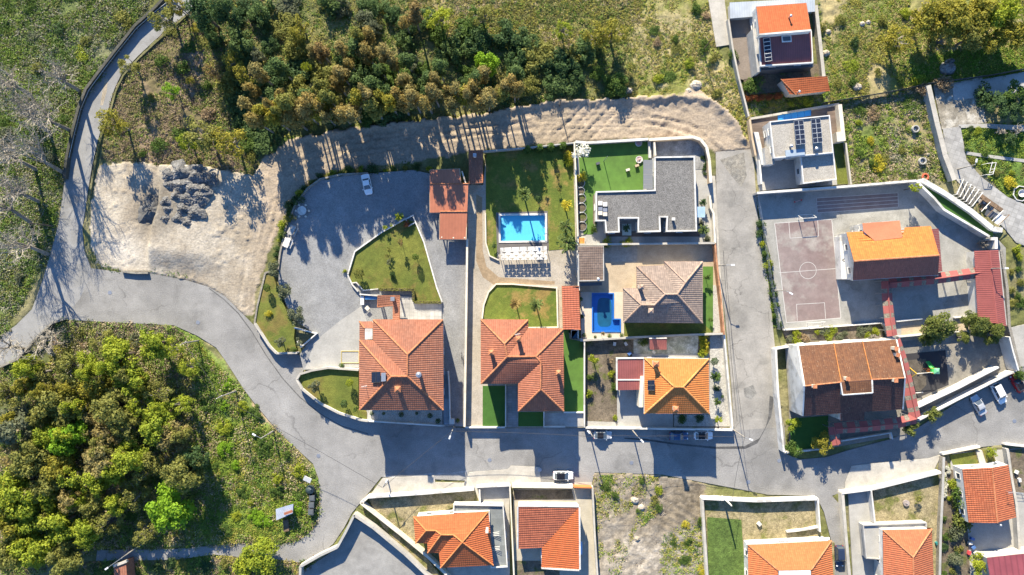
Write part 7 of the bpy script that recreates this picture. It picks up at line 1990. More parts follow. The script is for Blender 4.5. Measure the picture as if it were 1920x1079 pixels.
# dark broom and gorse thicket, each bush a thing
for (x, y) in scatter([(370,20),(480,0),(700,5),(960,60),(1180,100),(1200,165),(1030,180),(940,190),(640,215),(500,250),(470,320),(440,200)], 96, 17, 8):
    plant('broom', x, y, rr.uniform(15, 36), rr.uniform(1.8, 4.6), rr.choice(('dark','dark','darkmid','darkmid','mid','olive','grey')), 'dark green broom bush in the thicket north of the dirt track', 'shrub', 'dark bushes of the northern thicket', -.1)
for (x, y) in scatter([(0,0),(260,0),(150,120),(110,330),(70,470),(0,600)], 16, 24, 9):
    plant('shrub', x, y, rr.uniform(8, 18), rr.uniform(1.0, 2.4), rr.choice(('mid','dark','olive','grey','lime')), 'green bush on the scrubby slope left of the hill road', 'bush', 'bushes left of the hill road', -.1)
for (x, y) in scatter([(190,240),(300,60),(380,40),(480,300),(300,300),(200,290)], 18, 20, 10):
    plant('shrub', x, y, rr.uniform(7, 15), rr.uniform(.8, 2.0), rr.choice(('olive','dry','olive','mid','yellow')), 'small brownish bush on the hillside between hill road and thicket', 'bush', 'bushes on the brown hillside', -.1)
for (x, y) in scatter([(1200,20),(1330,0),(1345,90),(1400,180),(1330,180),(1220,150)], 12, 18, 12):
    plant('shrub', x, y, rr.uniform(6, 13), rr.uniform(.6, 1.5), rr.choice(('olive','mid','lime','dry')), 'low bush in the rough grass west of the concrete lane', 'bush', 'bushes west of the concrete lane', -.1)
for (x, y) in scatter([(1540,10),(1720,0),(1760,120),(1700,160),(1550,180)], 12, 20, 13):
    plant('shrub', x, y, rr.uniform(6, 14), rr.uniform(.6, 1.6), rr.choice(('olive','mid','lime','dark')), 'low bush in the rough field east of the tall house', 'bush', 'bushes in the north-east rough field', -.1)
for (x, y) in scatter([(1590,205),(1735,170),(1775,330),(1600,340)], 12, 18, 14):
    plant('shrub', x, y, rr.uniform(6, 14), rr.uniform(.5, 1.3), rr.choice(('mid','mid','lime','olive','dry')), 'green bush in the overgrown plot above the school', 'bush', 'bushes in the plot above the school', -.1)
plant('shrub', 1648, 306, 15, 1.2, 'gold', 'yellow flowering gorse in the overgrown plot above the school', 'bush', None, -.1)
plant('shrub', 1637, 262, 8, 1.0, 'gold', 'small yellow flowering gorse beside the narrow lawn', 'bush', None, -.1)
for (x, y) in scatter([(370,640),(420,700),(560,880),(585,990),(420,1000),(370,830)], 24, 20, 15):
    plant('broom', x, y, rr.uniform(9, 20), rr.uniform(.8, 1.8), rr.choice(('mid','mid','lime','bright','mid')), 'leafy green bush or bramble on the slope west of the road', 'shrub', 'bushes on the green road slope', -.1)
for (x, y) in scatter([(60,650),(120,612),(320,618),(300,670),(100,690)], 8, 22, 16):
    plant('shrub', x, y, rr.uniform(8, 17), rr.uniform(.8, 1.8), rr.choice(('dry','dry','grey','olive')), 'leafless brown scrub bush south of the road fork', 'bush', 'brown scrub south of the road fork', -.1)
# south-west wood
SW = [(285,645,32,8,'lime','broad'),(220,668,42,9,'lime','broad'),(250,712,34,8,'lime','broad'),(128,690,36,8,'olive','thin'),(100,765,44,9,'olive','broad'),(22,800,44,10,'grey','pine'),(140,812,28,8,'bright','broad'),
      (215,765,44,9,'olive','broad'),(292,802,36,9,'lime','broad'),(325,818,34,8,'tan','broad'),(195,862,42,9,'tan','broad'),(115,832,30,9,'bright','broad'),(55,865,40,10,'olive','broad'),(240,860,36,9,'lime','broad'),
      (20,915,42,10,'lime','broad'),(90,910,38,9,'olive','broad'),(130,938,24,9,'tan','broad'),(315,952,50,8,'bright','broad'),(345,885,42,9,'olive','broad'),(45,965,40,9,'lime','broad'),(105,985,38,9,'lime','broad'),
      (160,1000,30,8,'lime','broad'),(60,1035,40,9,'lime','broad'),(125,1050,36,9,'olive','broad'),(15,1040,36,9,'olive','broad'),(170,950,28,8,'olive','broad'),(155,690,28,7,'lime','thin'),(180,720,30,8,'yellow','thin'),
      (60,740,34,8,'olive','thin'),(235,800,30,8,'olive','thin'),(165,800,26,7,'tan','thin'),(260,760,30,8,'lime','thin'),(350,690,24,5,'lime','thin'),(320,655,24,6,'lime','thin'),(370,860,26,7,'dark','broad'),(155,750,30,8,'yellow','thin'),
      (30,860,34,8,'tan','thin'),(270,880,30,8,'olive','thin'),(300,740,30,7,'olive','thin'),(340,760,26,6,'lime','thin'),(70,700,30,7,'olive','thin'),(10,740,30,8,'olive','thin'),(190,900,34,9,'lime','broad'),(140,900,30,9,'lime','thin'),(70,940,34,9,'lime','broad'),(200,980,30,8,'olive','thin'),(270,1000,26,6,'olive','thin'),(250,930,30,7,'olive','thin'),(20,980,36,9,'yellow','broad'),(190,640,26,6,'olive','thin'),(85,820,26,8,'lime','broad'),(205,815,28,8,'tan','thin'),(110,880,30,9,'yellow','broad'),(490,1045,40,5,'lime','broad'),(455,1065,26,4,'lime','shrub')]
words = {'tan':'brownish olive','lime':'yellow-lime','bright':'bright green','olive':'dull olive','brown':'orange-brown','grey':'grey-green','rust':'rusty','yellow':'yellowish','dark':'dark green'}
special = {(285,645):'yellow-lime tree at the top edge of the wood beside the road fork scrub',(22,800):'tall grey-green pine at the left edge of the wood',(315,952):'big isolated bright green tree in the dark hollow of the wood',(325,818):'orange-brown tree at the eastern rim of the wood',(130,938):'small brownish crown deep in the south-west wood',(490,1045):'yellow-lime tree south of the track at the bottom',(455,1065):'low lime bush beside the bottom tree south of the track'}
for (px, py, r, h, pal, kind) in SW:
    lab = special.get((px, py)); g = None
    if not lab: lab = words[pal] + (' airy' if kind == 'thin' else ' dense') + ' tree in the south-west wood'; g = lab.replace(' tree in', ' trees in')
    plant(kind, px, py, r, h, pal, lab, 'bush' if kind == 'shrub' else 'tree', g, -.1)
for (x, y) in scatter([(90,660),(300,640),(340,700),(360,830),(240,840),(250,900),(180,1020),(0,1079),(0,720)], 26, 34, 31):
    pl_ = rr.choice(('lime','lime','olive','yellow','olive')); lab = words[pl_] + ' slim tree filling gaps in the south-west wood'
    plant('broad', x, y, rr.uniform(17, 26), rr.uniform(7, 9.5), pl_, lab, 'tree', lab.replace(' tree filling', ' trees filling'), -.1)
for (x, y) in scatter([(0,700),(330,690),(390,900),(360,1010),(180,1030),(0,1060)], 9, 36, 17):
    plant('shrub', x, y, rr.uniform(10, 20), rr.uniform(1.2, 2.6), rr.choice(('dark','mid','dark','olive','mid')), 'shady green bush under the trees of the south-west wood', 'bush', 'undergrowth bushes of the south-west wood', -.1, on_ground=True)
for (x, y) in scatter([(240,1050),(480,1055),(540,1079),(300,1079)], 7, 20, 18):
    plant('shrub', x, y, rr.uniform(8, 15), rr.uniform(.8, 1.5), rr.choice(('mid','olive','dark')), 'small bush on the bank south of the shady track', 'bush', 'bushes south of the shady track', -.1)

# leafless trees leaning from the outer edge of the hill road
def bare_tree(base, top, h, label, seed, spread=.5, limb=7):
    rg = random.Random(seed); x, y, _ = P(*base, -.1)
    T = thing('bare_tree', label, 'tree', (x, y, -.1)); tr = MB(); tw = MB()
    x1, y1, _ = P(*top, h)
    b = Vector((x, y, -.5)); t = Vector((x1, y1, h))
    def grow(p, d, L, r, lev):
        segs = 3
        for s in range(segs):
            q = p + d * (L / segs)
            (tr if lev < 2 else tw).tube(p, q, max(.025, r * (1 - s * .2)), max(.02, r * (1 - (s + 1) * .2)), 5 if lev < 2 else 3, cap=False)
            p = q; d = (d + Vector((rg.gauss(0, .12), rg.gauss(0, .12), rg.gauss(0, .08) + .03))).normalized()
            if lev < 4:
                for k in range(1 if s < 2 else 2):
                    a = Vector((rg.gauss(0, 1), rg.gauss(0, 1), rg.gauss(.15, .6))).normalized()
                    grow(p, (d * .75 + a * spread * 1.25).normalized(), L * rg.uniform(.5, .72), r * .5, lev + 1)
    fork = b.lerp(t, .38) + Vector((0, 0, h * .08))
    tr.tube(b, fork, .42, .32, 8)
    for k in range(limb):
        d = (t - fork).normalized(); a = Vector((rg.gauss(0, 1), rg.gauss(0, 1), rg.gauss(0, .5))).normalized()
        grow(fork, (d + a * spread).normalized(), (t - fork).length * rg.uniform(.45, .62), .19, 1)
    tr.build('trunk', M_BARKG, T); tw.build('twigs', surf('grey_twigs', (.36,.32,.26), (.26,.235,.19)), T)
bare_tree((151,172), (85,130), 11, 'large leafless tree, upper one leaning left from the hill road parapet', 1)
bare_tree((134,246), (50,205), 13, 'large leafless tree, second one down along the hill road parapet', 2)
bare_tree((121,326), (35,270), 14, 'large leafless tree, third one down along the hill road parapet', 3, .55)
bare_tree((90,478), (15,440), 13, 'leafless tree at the left verge above the road fork', 4, .55)
bare_tree((45,655), (-10,640), 10, 'leafless tree overhanging the road at the left edge below the fork', 5, .6, 6)
bare_tree((75,630), (100,650), 7, 'leafless tree lying over scrub south of the road fork', 8, .7, 6)
bare_tree((95,250), (20,190), 11, 'leafless grey tree in the scrub behind the upper road trees', 21, .6, 9)
bare_tree((70,320), (-15,270), 11, 'leafless grey tree at the left edge level with the dirt lot', 22, .65, 9)
bare_tree((75,380), (0,340), 10, 'leafless grey tree between the two lowest roadside trees', 23, .65, 9)
bare_tree((60,180), (-5,140), 9, 'pale leafless tree high on the left slope', 24, .7, 9)
bare_tree((60,420), (-30,350), 12, 'leafless grey tree deep in the scrub at the left edge', 6, .6)
bare_tree((1650,633), (1638,636), 2.2, 'small leafless shrub with spreading twigs in the school flower garden', 7, .9, 8)
bare_tree((1874,245), (1880,243), 2.5, 'small pruned leafless tree beside the garden path at the right', 9, .8, 4)
bare_tree((1905,250), (1912,248), 2.5, 'pruned leafless tree nearest the right edge by the garden path', 10, .8, 4)
bare_tree((1838,455), (1842,456), 2.0, 'grey leafless hedge shrub beside the lane above the ribbed roof', 12, .9, 5)

# ---------------------------------------------------------------- gardens
G = lambda *a, **k: plant(*a, **k)
for px, py, r, h, pal, kind, lab, z in (
    (515,505,17,3.6,'grey','olive','grey-green olive tree, northernmost of three along the yard edge',.8),(533,545,15,3.4,'grey','olive','grey-green olive tree, middle of three along the yard edge',.8),(555,592,18,3.6,'grey','olive','grey-green olive tree, southernmost of three along the yard edge',.8),
    (526,642,10,2.6,'grey','olive','small olive tree behind the white street wall at the gate',.8),(500,540,7,2.2,'mid','ball','small clipped green ball tree on the side lawn',.8),(503,588,6,1.0,'gold','shrub','lime-yellow bush beside the white pot on the side lawn',.8),
    (550,656,6,1.2,'mid','round','round green bush at the end of the side lawn',.8),(561,640,9,2.2,'grey','sapling','grey young tree in the triangular planter',.8),
    (673,513,10,3.0,'olive','ball','neatly clipped ball tree on the west end of the central lawn',.95),(779,482,6,2.8,'mid','ball','small dark ball tree on the east side of the central lawn',.95),
    (727,470,6,1.8,'olive','sapling','spindly sapling, first of the row on the central lawn',.95),(727,480,5,1.6,'olive','sapling','spindly sapling, second of the row on the central lawn',.95),(729,491,6,1.8,'grey','sapling','spindly sapling, third of the row on the central lawn',.95),(737,513,6,1.5,'dark','shrub','dark low bush near the middle of the central lawn',.95),
    (751,456,7,3.0,'rust','sapling','pinkish flowering sapling at the north of the central lawn',.95),(762,420,6,1.0,'redleaf','shrub','red-leaved plant in the square planter',1.2),
    (748,406,9,2.2,'lime','palm','lime yucca outside the square planter',.7),(722,427,5,1.2,'lime','palm','small yucca on the kerb of the central lawn',1.2),(647,510,4,1.0,'lime','shrub','small lime plant at the west corner of the central lawn',.7),(734,422,4,1.2,'lime','sapling','small lime sapling at the kerb of the central lawn',.95),
    (590,725,11,3.2,'grey','olive','small grey olive tree on the front lawn',1.0),(655,718,7,2.6,'lime','ball','yellow-green ball tree on the front lawn',1.0),(645,758,7,2.4,'dark','ball','dark ball tree at the south of the front lawn',1.0),(666,768,6,2.0,'mid','sapling','thin green sapling beside the house corner on the front lawn',1.0),
    (640,686,5,1.0,'mid','round','round shrub at the kerb of the front lawn',.7),(858,789,4,1.0,'mid','round','small round potted shrub by the letterbox pillar',.7),
    (984,364,14,6.0,'palmgreen','palm','slim palm between lawn and turquoise pool',.55),(1063,385,12,5.0,'gold','palm','yellow-leaved palm east of the turquoise pool',.55),(1062,425,15,4.6,'palmgreen','palm','green palm by the cream wall, upper of two',.55),(1062,456,20,4.4,'palmgreen','palm','large shaggy palm by the cream wall, lower of two',.55),
    (1009,373,6,2.6,'dark','ball','small dark ball tree north of the turquoise pool',.55),(924,461,6,1.6,'dark','sapling','small dark sapling in the west tongue of the pool lawn',.55),
    (967,570,12,4.2,'palmbrown','palm','brownish palm on the round lawn',.62),(1006,572,14,4.2,'palmgreen','palm','green palm on the round lawn',.62),
    (1066,292,9,2.0,'gold','shrub','yellow bush by the cream wall in the pool lawn, upper',.55),(1067,305,8,1.8,'lime','shrub','lime bush by the cream wall in the pool lawn, lower',.55),
    (1096,290,18,4.6,'white','sapling','pale blossoming bare tree in the corner of the artificial lawn',.54),(1092,332,11,2.2,'gold','shrub','lime-yellow shrub north of the ring planters',.54),
    (1320,431,11,2.4,'palmgreen','palm','spiky palm in the east bed of the flat-roofed house',.5),(1318,380,8,1.8,'dark','palm','dark agave beside the pale slab of the flat-roofed house',.5),(1313,420,6,1.2,'grey','shrub','grey shrub in the east bed of the flat-roofed house',.5),(1324,448,7,1.4,'grey','shrub','grey shrub at the foot of the east bed',.5),
    (1140,455,9,1.5,'lime','shrub','yellowish bush in the south bed, left of two',.5),(1178,455,11,1.4,'lime','shrub','yellowish bush in the south bed under the notch',.5),(1175,428,8,1.4,'dark','palm','dark potted plants on the mint tray',.7),(1114,430,8,1.8,'mid','shrub','green bush at the south end of the ring planters',.5),
    (1131,626,4,4.0,'palmbrown','palm','very slim palm casting a line over the blue pool',.45),(1095,629,4,.9,'dark','round','dark round pot shrub at the corner of the blue pool deck',.45),(1116,632,3,.8,'dark','round','tiny round pot shrub south of the blue pool',.45),(1143,630,4,.9,'mid','round','round pot shrub below the blue pool',.45),(1166,629,4,.9,'mid','round','round pot shrub near the back lawn',.45),(1089,561,4,.8,'dark','round','dark round pot beside the red lean-to, upper',.45),(1091,594,4,.8,'dark','round','dark round pot beside the red lean-to, lower',.45),
    (1327,520,8,2.4,'mid','sapling','green sapling in the grass strip east of the bungalow, upper',.43),(1333,600,6,1.8,'mid','sapling','small sapling in the white gravel strip',.43),
    (1114,673,11,4.2,'lime','olive','round yellowish tree on a long trunk in the kitchen garden',.3),(1106,708,6,1.4,'mid','shrub','small bush by the turf wall, upper',.3),(1106,739,8,1.8,'lime','shrub','round bush by the turf wall, lower',.3),(1146,702,7,1.6,'lime','shrub','bush beside the carport, upper',.3),(1150,729,8,1.6,'mid','shrub','bush beside the carport, lower',.3),(1144,676,7,1.5,'dry','sapling','dry bush near the vegetable bed',.3),(1207,641,8,1.8,'mid','shrub','bush left of the maroon shed',.3),(1154,784,5,.8,'lime','shrub','tiny plant at the edge of the drive',.3),
    (1340,678,7,2.6,'dark','ball','dark ball tree in the gravel garden',.35),(1342,706,11,2.4,'mid','palm','bushy palm in the gravel garden',.35),(1345,728,6,1.4,'dark','shrub','dark shrub in the gravel garden',.35),(1345,754,8,1.6,'mid','palm','spiky plant in the gravel garden',.35),(1279,786,9,1.5,'mid','shrub','green bush in front of the orange house, left',.35),(1313,786,8,1.4,'dark','shrub','dark bush in front of the orange house, right',.35),(1347,787,8,1.6,'lime','palm','lime plant on the small grass square',.35),(1355,744,3,.6,'dark','round','tiny dark shrub by the side street wall',.35),
    (1762,612,36,6.4,'pinegreen','pine','large yellow-green pine over the school play court',.15),(1832,608,28,5.4,'pinegreen','pine','dark green tree at the end of the ribbed roof, left half of the pair',.15),(1862,622,26,5.0,'pinegreen','pine','dark green tree at the end of the ribbed roof, right half of the pair',.15),(1742,636,16,3.8,'pinegreen','pine','small pine beneath the large yellow-green pine',.15),(1808,634,14,3.4,'pinegreen','pine','small round tree casting shadow on the school terrace',.15),
    (1714,352,12,5.0,'lime','sapling','slim young tree in the north corner of the school yard',.2),
    (1487,797,15,2.8,'lime','olive','yellowish green bush tree inside the school street corner',.1),(1490,841,18,3.4,'mid','olive','dark green street tree at the corner of the side street',.1),(1543,831,21,3.8,'yellow','olive','creamy yellow-leaved street tree beside the walkway exit',.1),(1711,804,17,3.6,'pinegreen','olive','round street tree below the covered walkway',.1),(1752,780,17,3.6,'pinegreen','olive','round street tree in front of the ramp wall',.1),(1916,704,14,3.0,'mid','olive','tree shading the red car',.1),
    (1860,848,10,2.0,'lime','olive','lime-green little tree in front of the old house',.2),(1815,1058,0,0,'','',None,0),
    (1852,182,22,3.0,'dark','shrub','large dark green bush beside the stained ramp',.1),(1876,198,26,3.4,'dark','olive','large dark tree in the right garden, left of two',.1),(1905,178,26,3.4,'mid','olive','large dark tree in the right garden, right of two',.1),(1905,205,22,3.0,'dark','olive','dark tree at the right edge above the garden path',.1),(1893,260,14,2.0,'dark','olive','dark bush below the garden path',.1),
    (1733,173,12,2.2,'dry','shrub','withered brown bush at the top of the stained ramp',.1),(1774,163,18,2.6,'dry','shrub','olive-brown bush over the start of the stained ramp',.1),(1848,170,0,0,'','',None,0),
    (1896,342,12,1.0,'gold','shrub','golden dried plant in the small green garden',.1),(1855,140,0,0,'','',None,0),
    (1800,932,16,3.2,'mid','shrub','green shrub beside the old house wall, upper',.2),(1806,972,22,3.0,'pinegreen','shrub','yellow-green spreading shrub beside the old house',.2),(1796,1002,14,2.2,'grey','shrub','grey-green shrub in the planted border',.2),(1795,1052,12,2.4,'grey','cypress','pale grey-green columnar shrub',.2),(1840,1060,22,3.0,'lime','olive','lime green tree in front of the maroon barn',.2),(1790,910,10,1.4,'lime','shrub','lime plant by the white flowers',.2),
    (1416,160,16,2.2,'mid','shrub','dense green bush at the top corner behind the lane wall',.2),(1404,162,10,2.0,'mid','shrub','small green bush behind the lane wall',.2),(1378,98,10,1.6,'mid','shrub','green bush at the end of the concrete lane',.1),
    (1726,940,9,1.6,'olive','sapling','small olive bush leaning in the dry lawn',.3)):
    if lab: G(kind, px, py, r, h, pal, lab, 'bush' if kind in ('shrub', 'round') else 'tree', None, z)
for k in range(9): G('shrub', 1398 + k * 8, 186 - k * .8, 6, 1.3, 'redleaf', 'reddish orange clipped hedge plant below the orange annex', 'hedge plant', 'red hedge below the orange annex', .25)
for k, (px, py) in enumerate(((990,280),(1012,277),(1033,275),(1056,273))): G('cypress', px, py, 8, 3.6, 'mid', 'slender green conifer in the row along the north wall of the pool lawn', 'tree', 'conifers along the pool lawn wall', .55)
for k, (px, py) in enumerate(((1018,330),(1045,330),(1050,355),(1022,355),(992,335),(1040,302),(1018,303),(992,307),(946,300),(965,298))): G('sapling', px, py, 5, 1.8, 'olive', 'thin staked sapling planted on the pool lawn', 'tree', 'saplings on the pool lawn', .55)
for k, (px, py, r) in enumerate(((697,776,4),(719,776,3),(752,778,5),(781,776,3),(806,780,5),(821,790,5))): G('round', px, py, r, .9, 'dark', 'clipped round shrub in the pale gravel bed', 'bush', 'round shrubs in the gravel bed', .9)
for k in range(9): G('shrub', 1318 + (k % 2) * 4, 630 + 4.5 * k, 7, 1.6, 'gold' if k % 2 else 'lime', 'yellow-green hedge plant at the east end of the mossy slab', 'hedge plant', 'yellow hedge by the mossy slab', .3)
for (px, py) in scatter([(1472,624),(1648,611),(1652,632),(1480,642)], 16, 9, 21, False): G('shrub', px, py, rr.uniform(5, 10), rr.uniform(.7, 1.4), rr.choice(('mid','lime','lime','grey','dry')), 'garden shrub in the school flower garden', 'bush', 'shrubs in the school flower garden', .3)
for k in range(11): G('shrub', 1428 + k * 3.4 + rr.uniform(-2, 2), 420 + k * 19, rr.uniform(6, 9), 1.6, rr.choice(('mid','dark','lime')), 'hedge shrub behind the green mesh fence of the school court', 'hedge plant', 'hedge along the school fence', .1)
EDGE = [(804,318),(780,312),(760,314),(740,316),(722,320),(700,318),(676,318),(655,320),(640,322),(624,324),(610,330),(596,332),(582,344),(570,352),(560,362),(556,376),(546,384),(540,398),(536,412),(530,424),(524,440),(527,450),(520,466),(516,480),(512,492)]
for k, (px, py) in enumerate(EDGE): G('shrub', px + rr.uniform(-3, 3), py + rr.uniform(-3, 3), rr.uniform(6, 12) if 14 < k < 20 or k in (5, 10) else rr.uniform(5, 9), rr.uniform(.9, 2.0) if k < 14 or k > 20 else 2.6, rr.choice(('mid','dark','lime','olive')), 'shrub in the planted edge between gravel yard and dirt track', 'bush', 'shrubs round the gravel yard', .1)
for (px, py) in scatter([(1116,895),(1235,895),(1240,960),(1130,1079)], 7, 16, 22, False): G('shrub', px, py, rr.uniform(5, 11), rr.uniform(.5, 1.1), rr.choice(('mid','lime','olive','mid')), 'weedy green bush in the vacant plot', 'bush', 'weedy bushes in the vacant plot', -.05)
for (px, py) in scatter([(1245,1000),(1320,970),(1322,1079),(1250,1079)], 6, 15, 23, False): G('shrub', px, py, rr.uniform(6, 12), rr.uniform(.5, 1.2), rr.choice(('mid','lime','mid','gold')), 'weedy bush beside the pale wall at the east of the vacant plot', 'bush', 'weedy bushes by the pale wall', -.05)
for (px, py) in scatter([(1772,870),(1795,895),(1812,1000),(1790,1079),(1766,1079)], 14, 11, 24, False): G('shrub', px, py, rr.uniform(4, 9), rr.uniform(.6, 1.3), rr.choice(('mid','lime','mid','olive','dark')), 'border plant in the planted strip beside the mossy wall', 'bush', 'plants of the border by the mossy wall', .2)
for (px, py) in scatter([(1773,872),(1780,872),(1776,935),(1770,935)], 8, 6, 25, False): G('shrub', px, py, 4.5, .8, 'white', 'white-flowering plant beside the mossy wall', 'bush', 'white flowers beside the mossy wall', .3)
for (px, py) in scatter([(1808,240),(1840,236),(1900,320),(1915,345),(1850,325),(1812,290)], 10, 13, 26): G('shrub', px, py, rr.uniform(4, 9), rr.uniform(.4, 1.0), rr.choice(('mid','dark','lime','olive')), 'garden plant in the small green garden at the right', 'bush', 'plants of the small right-hand garden', .05)
for (px, py) in scatter([(1890,460),(1915,455),(1918,600),(1898,600)], 9, 13, 27): G('shrub', px, py, rr.uniform(6, 10), rr.uniform(.7, 1.6), rr.choice(('mid','lime','olive')), 'overgrown shrub behind the ribbed roof at the right edge', 'bush', 'shrubs behind the ribbed roof', 0)
for (px, py) in scatter([(1440,172),(1530,158),(1545,190),(1420,212)], 7, 13, 28, False): G('shrub', px, py, rr.uniform(5, 9), rr.uniform(.5, 1.2), rr.choice(('mid','lime','olive')), 'shrub on the strip between annex and brown terrace', 'bush', 'shrubs north of the brown terrace', .2)
for (px, py) in scatter([(1316,276),(1326,290),(1330,330),(1322,330)], 8, 5, 29, False): G('shrub', px, py, 4, .7, 'dark', 'dark plant in the curved corner bed of the flat-roofed house', 'bush', 'plants in the curved corner bed', .5)

# ---------------------------------------------------------------- undergrowth, weeds, rough grass
M_UG = attr_mat('undergrowth_leaf', 'leaf', trans=.35, rough=.7, fine=4, grain=.2)
def undergrowth(name, poly, pal, dens, rrng, per, size, hf, seed, mask=None, thr=.45, nf=.12, avoid=True):
    """weeds and scrub past counting: clumps of leaf faces rooted on the ground"""
    rg = np.random.default_rng(seed); pl = np.array(poly, float); size *= .84; per = int(per * 0.95)
    A = abs(area2(poly)) / 2 / S / S; n = int(A * dens * 2.2)
    px = rg.uniform(pl[:, 0].min(), pl[:, 0].max(), n * 3); py = rg.uniform(pl[:, 1].min(), pl[:, 1].max(), n * 3)
    m = inpoly(px, py, poly) & (px > -20) & (px < 1940) & (py > -20) & (py < 1100)
    if avoid:
        wx = px + rg.normal(0, 2.5, len(px)); wy = py + rg.normal(0, 2.5, len(px))
        for b in BLOCK: m &= ~inpoly(wx, wy, b)
    X, Y = (px - 960) / S, (539.5 - py) / S
    f = fbm(X, Y, nf, seed + 500, 4); m &= f > thr
    X, Y, f = X[m], Y[m], f[m]
    keep = rg.random(len(X)) < dens * A * 2.2 / max(1, dens * A * 3 * 2.2) * 3
    X, Y, f = X[keep][:n], Y[keep][:n], f[keep][:n]
    k = len(X)
    if k == 0: return
    r = rg.uniform(rrng[0], rrng[1], k)
    pc = np.array([c for c in pal]); sel = np.clip((fbm(X, Y, .25, seed + 900, 3) * 1.6 - .3 + rg.normal(0, .16, k)) * len(pal), 0, len(pal) - 1).astype(int)
    col = pc[sel] * rg.uniform(.75, 1.2, k)[:, None]
    q = np.repeat(np.arange(k), per); M = len(q)
    d = unit(rg, M); d[:, 2] = np.abs(d[:, 2]); rad = r[q] * rg.random(M) ** .45
    C = np.stack([X[q], Y[q], np.full(M, -.08)], 1) + d * rad[:, None] * np.array([1, 1, hf])
    N = d + rg.normal(size=(M, 3)) * .6 + np.array([0, .35, .7]); N /= np.linalg.norm(N, axis=1, keepdims=True)
    me = quads_mesh(name, C, N, size, rg, M_UG, 1.5 * col[q] * rg.uniform(.75, 1.25, M)[:, None])
    o = bpy.data.objects.new(name, me); COL.objects.link(o)
    return tag(o, kind='stuff')
g1, g2, g3 = (.115,.17,.03), (.07,.115,.025), (.17,.22,.035)
y1, y2 = (.24,.225,.05), (.30,.255,.115)
b1, b2, b3 = (.21,.165,.11), (.29,.24,.165), (.14,.11,.08)
d1, d2 = (.05,.088,.03), (.075,.115,.04)
o1, o2 = (.14,.145,.05), (.19,.17,.065)
gr = (.21,.20,.15)
undergrowth('scrub_undergrowth', ZONES[1][0], [g1,g2,o1,g1,gr,d2,g2], 1.5, (.3,1.1), 20, .26, .75, 1, thr=.30)
undergrowth('hillside_undergrowth', ZONES[2][0], [b1,o1,b3,o1,b1,g1,o2], 2.0, (.25,.7), 15, .26, .6, 2, thr=.36)
undergrowth('thicket_undergrowth', ZONES[3][0], [o2,y1,o1,g1,g2,y2,d2], 1.3, (.3,.9), 16, .24, .6, 3, thr=.36)
undergrowth('dry_field_grass', ZONES[4][0], [y2,b2,o2,y1,o1], 1.8, (.25,.6), 14, .26, .5, 4, thr=.36)
undergrowth('rough_field_grass', ZONES[5][0], [y1,g1,y1,o2,y2,g3], 2.2, (.2,.6), 14, .22, .4, 5, thr=.34)
undergrowth('rough_field_grass', ZONES[6][0], [y1,o2,g1,y2,g3,y1], 2.2, (.2,.6), 14, .22, .4, 6, thr=.36)
undergrowth('lush_field_grass', ZONES[7][0], [g3,g1,(.10,.17,.02)], 2.4, (.25,.6), 16, .26, .5, 7, thr=.2)
undergrowth('overgrown_plot_weeds', ZONES[8][0], [g1,g3,o1,b2,g1,gr], 2.2, (.25,.75), 17, .26, .7, 8, thr=.33)
undergrowth('garden_weeds', ZONES[9][0], [g1,g3,g2,o1], 2.2, (.2,.5), 14, .24, .5, 9, thr=.3)
undergrowth('woodland_undergrowth', ZONES[10][0], [g2,g1,b1,g1,o1,b2,y1], 1.1, (.4,1.3), 24, .28, .8, 10, thr=.36)
undergrowth('burnt_scrub_twigs', ZONES[11][0], [b3,b1,(.14,.125,.11),b2], 2.4, (.3,.8), 18, .24, .7, 11, thr=.25)
undergrowth('slope_bramble', [(340,640),(375,640),(450,745),(560,880),(590,905),(590,990),(520,1012),(350,1015),(370,760)], [g3,g1,(.14,.20,.03),y1,g1,g3], 2.4, (.3,.95), 26, .2, .7, 12, thr=.28)
undergrowth('track_bank_weeds', ZONES[13][0], [g1,o1,g2,b1,y1], 2.0, (.25,.7), 16, .26, .6, 13, thr=.33)
undergrowth('roadside_grass', ZONES[14][0], [y2,o2,g1,b2,y1], 2.4, (.15,.4), 12, .22, .5, 14, thr=.38)
BLOCK0 = BLOCK; BLOCK = []
undergrowth('vacant_plot_weeds', [(1114,890),(1236,894),(1235,960),(1190,1000),(1160,1079),(1126,1079)], [g1,g1,y1,o1,b2,g3], 3.2, (.2,.75), 16, .24, .6, 15, thr=.44, nf=.16)
undergrowth('vacant_plot_weeds', [(1240,1010),(1320,950),(1325,1079),(1240,1079)], [g1,g3,y1,g2], 3.2, (.25,.8), 16, .24, .6, 16, thr=.38, nf=.16)
undergrowth('dry_garden_grass', [(692,936),(886,922),(848,950),(782,972),(780,1010),(750,990)], [y2,b2,o2,y1], 2.4, (.12,.3), 10, .18, .45, 17, thr=.4)
undergrowth('walled_garden_weeds', [(1330,945),(1530,942),(1534,985),(1440,1005),(1395,1012),(1392,980),(1330,975)], [y2,b2,o2,y1,g1], 2.4, (.12,.35), 10, .2, .45, 18, thr=.4)
undergrowth('walled_green_weeds', [(1330,962),(1384,975),(1392,1012),(1398,1079),(1332,1079)], [g1,g3,g2,(.09,.15,.02)], 3.0, (.25,.6), 16, .24, .6, 19, thr=.15)
undergrowth('dry_lawn_grass', [(1646,926),(1762,892),(1762,920),(1758,1079),(1746,1079),(1744,982),(1648,980)], [y2,b2,y1,b2], 2.0, (.1,.28), 9, .18, .4, 20, thr=.42)
undergrowth('ditch_weeds', [(668,962),(684,956),(740,1003),(835,1079),(815,1079),(735,1015)], [g2,b3,g1,o1], 3.0, (.15,.4), 12, .22, .6, 21, thr=.3)
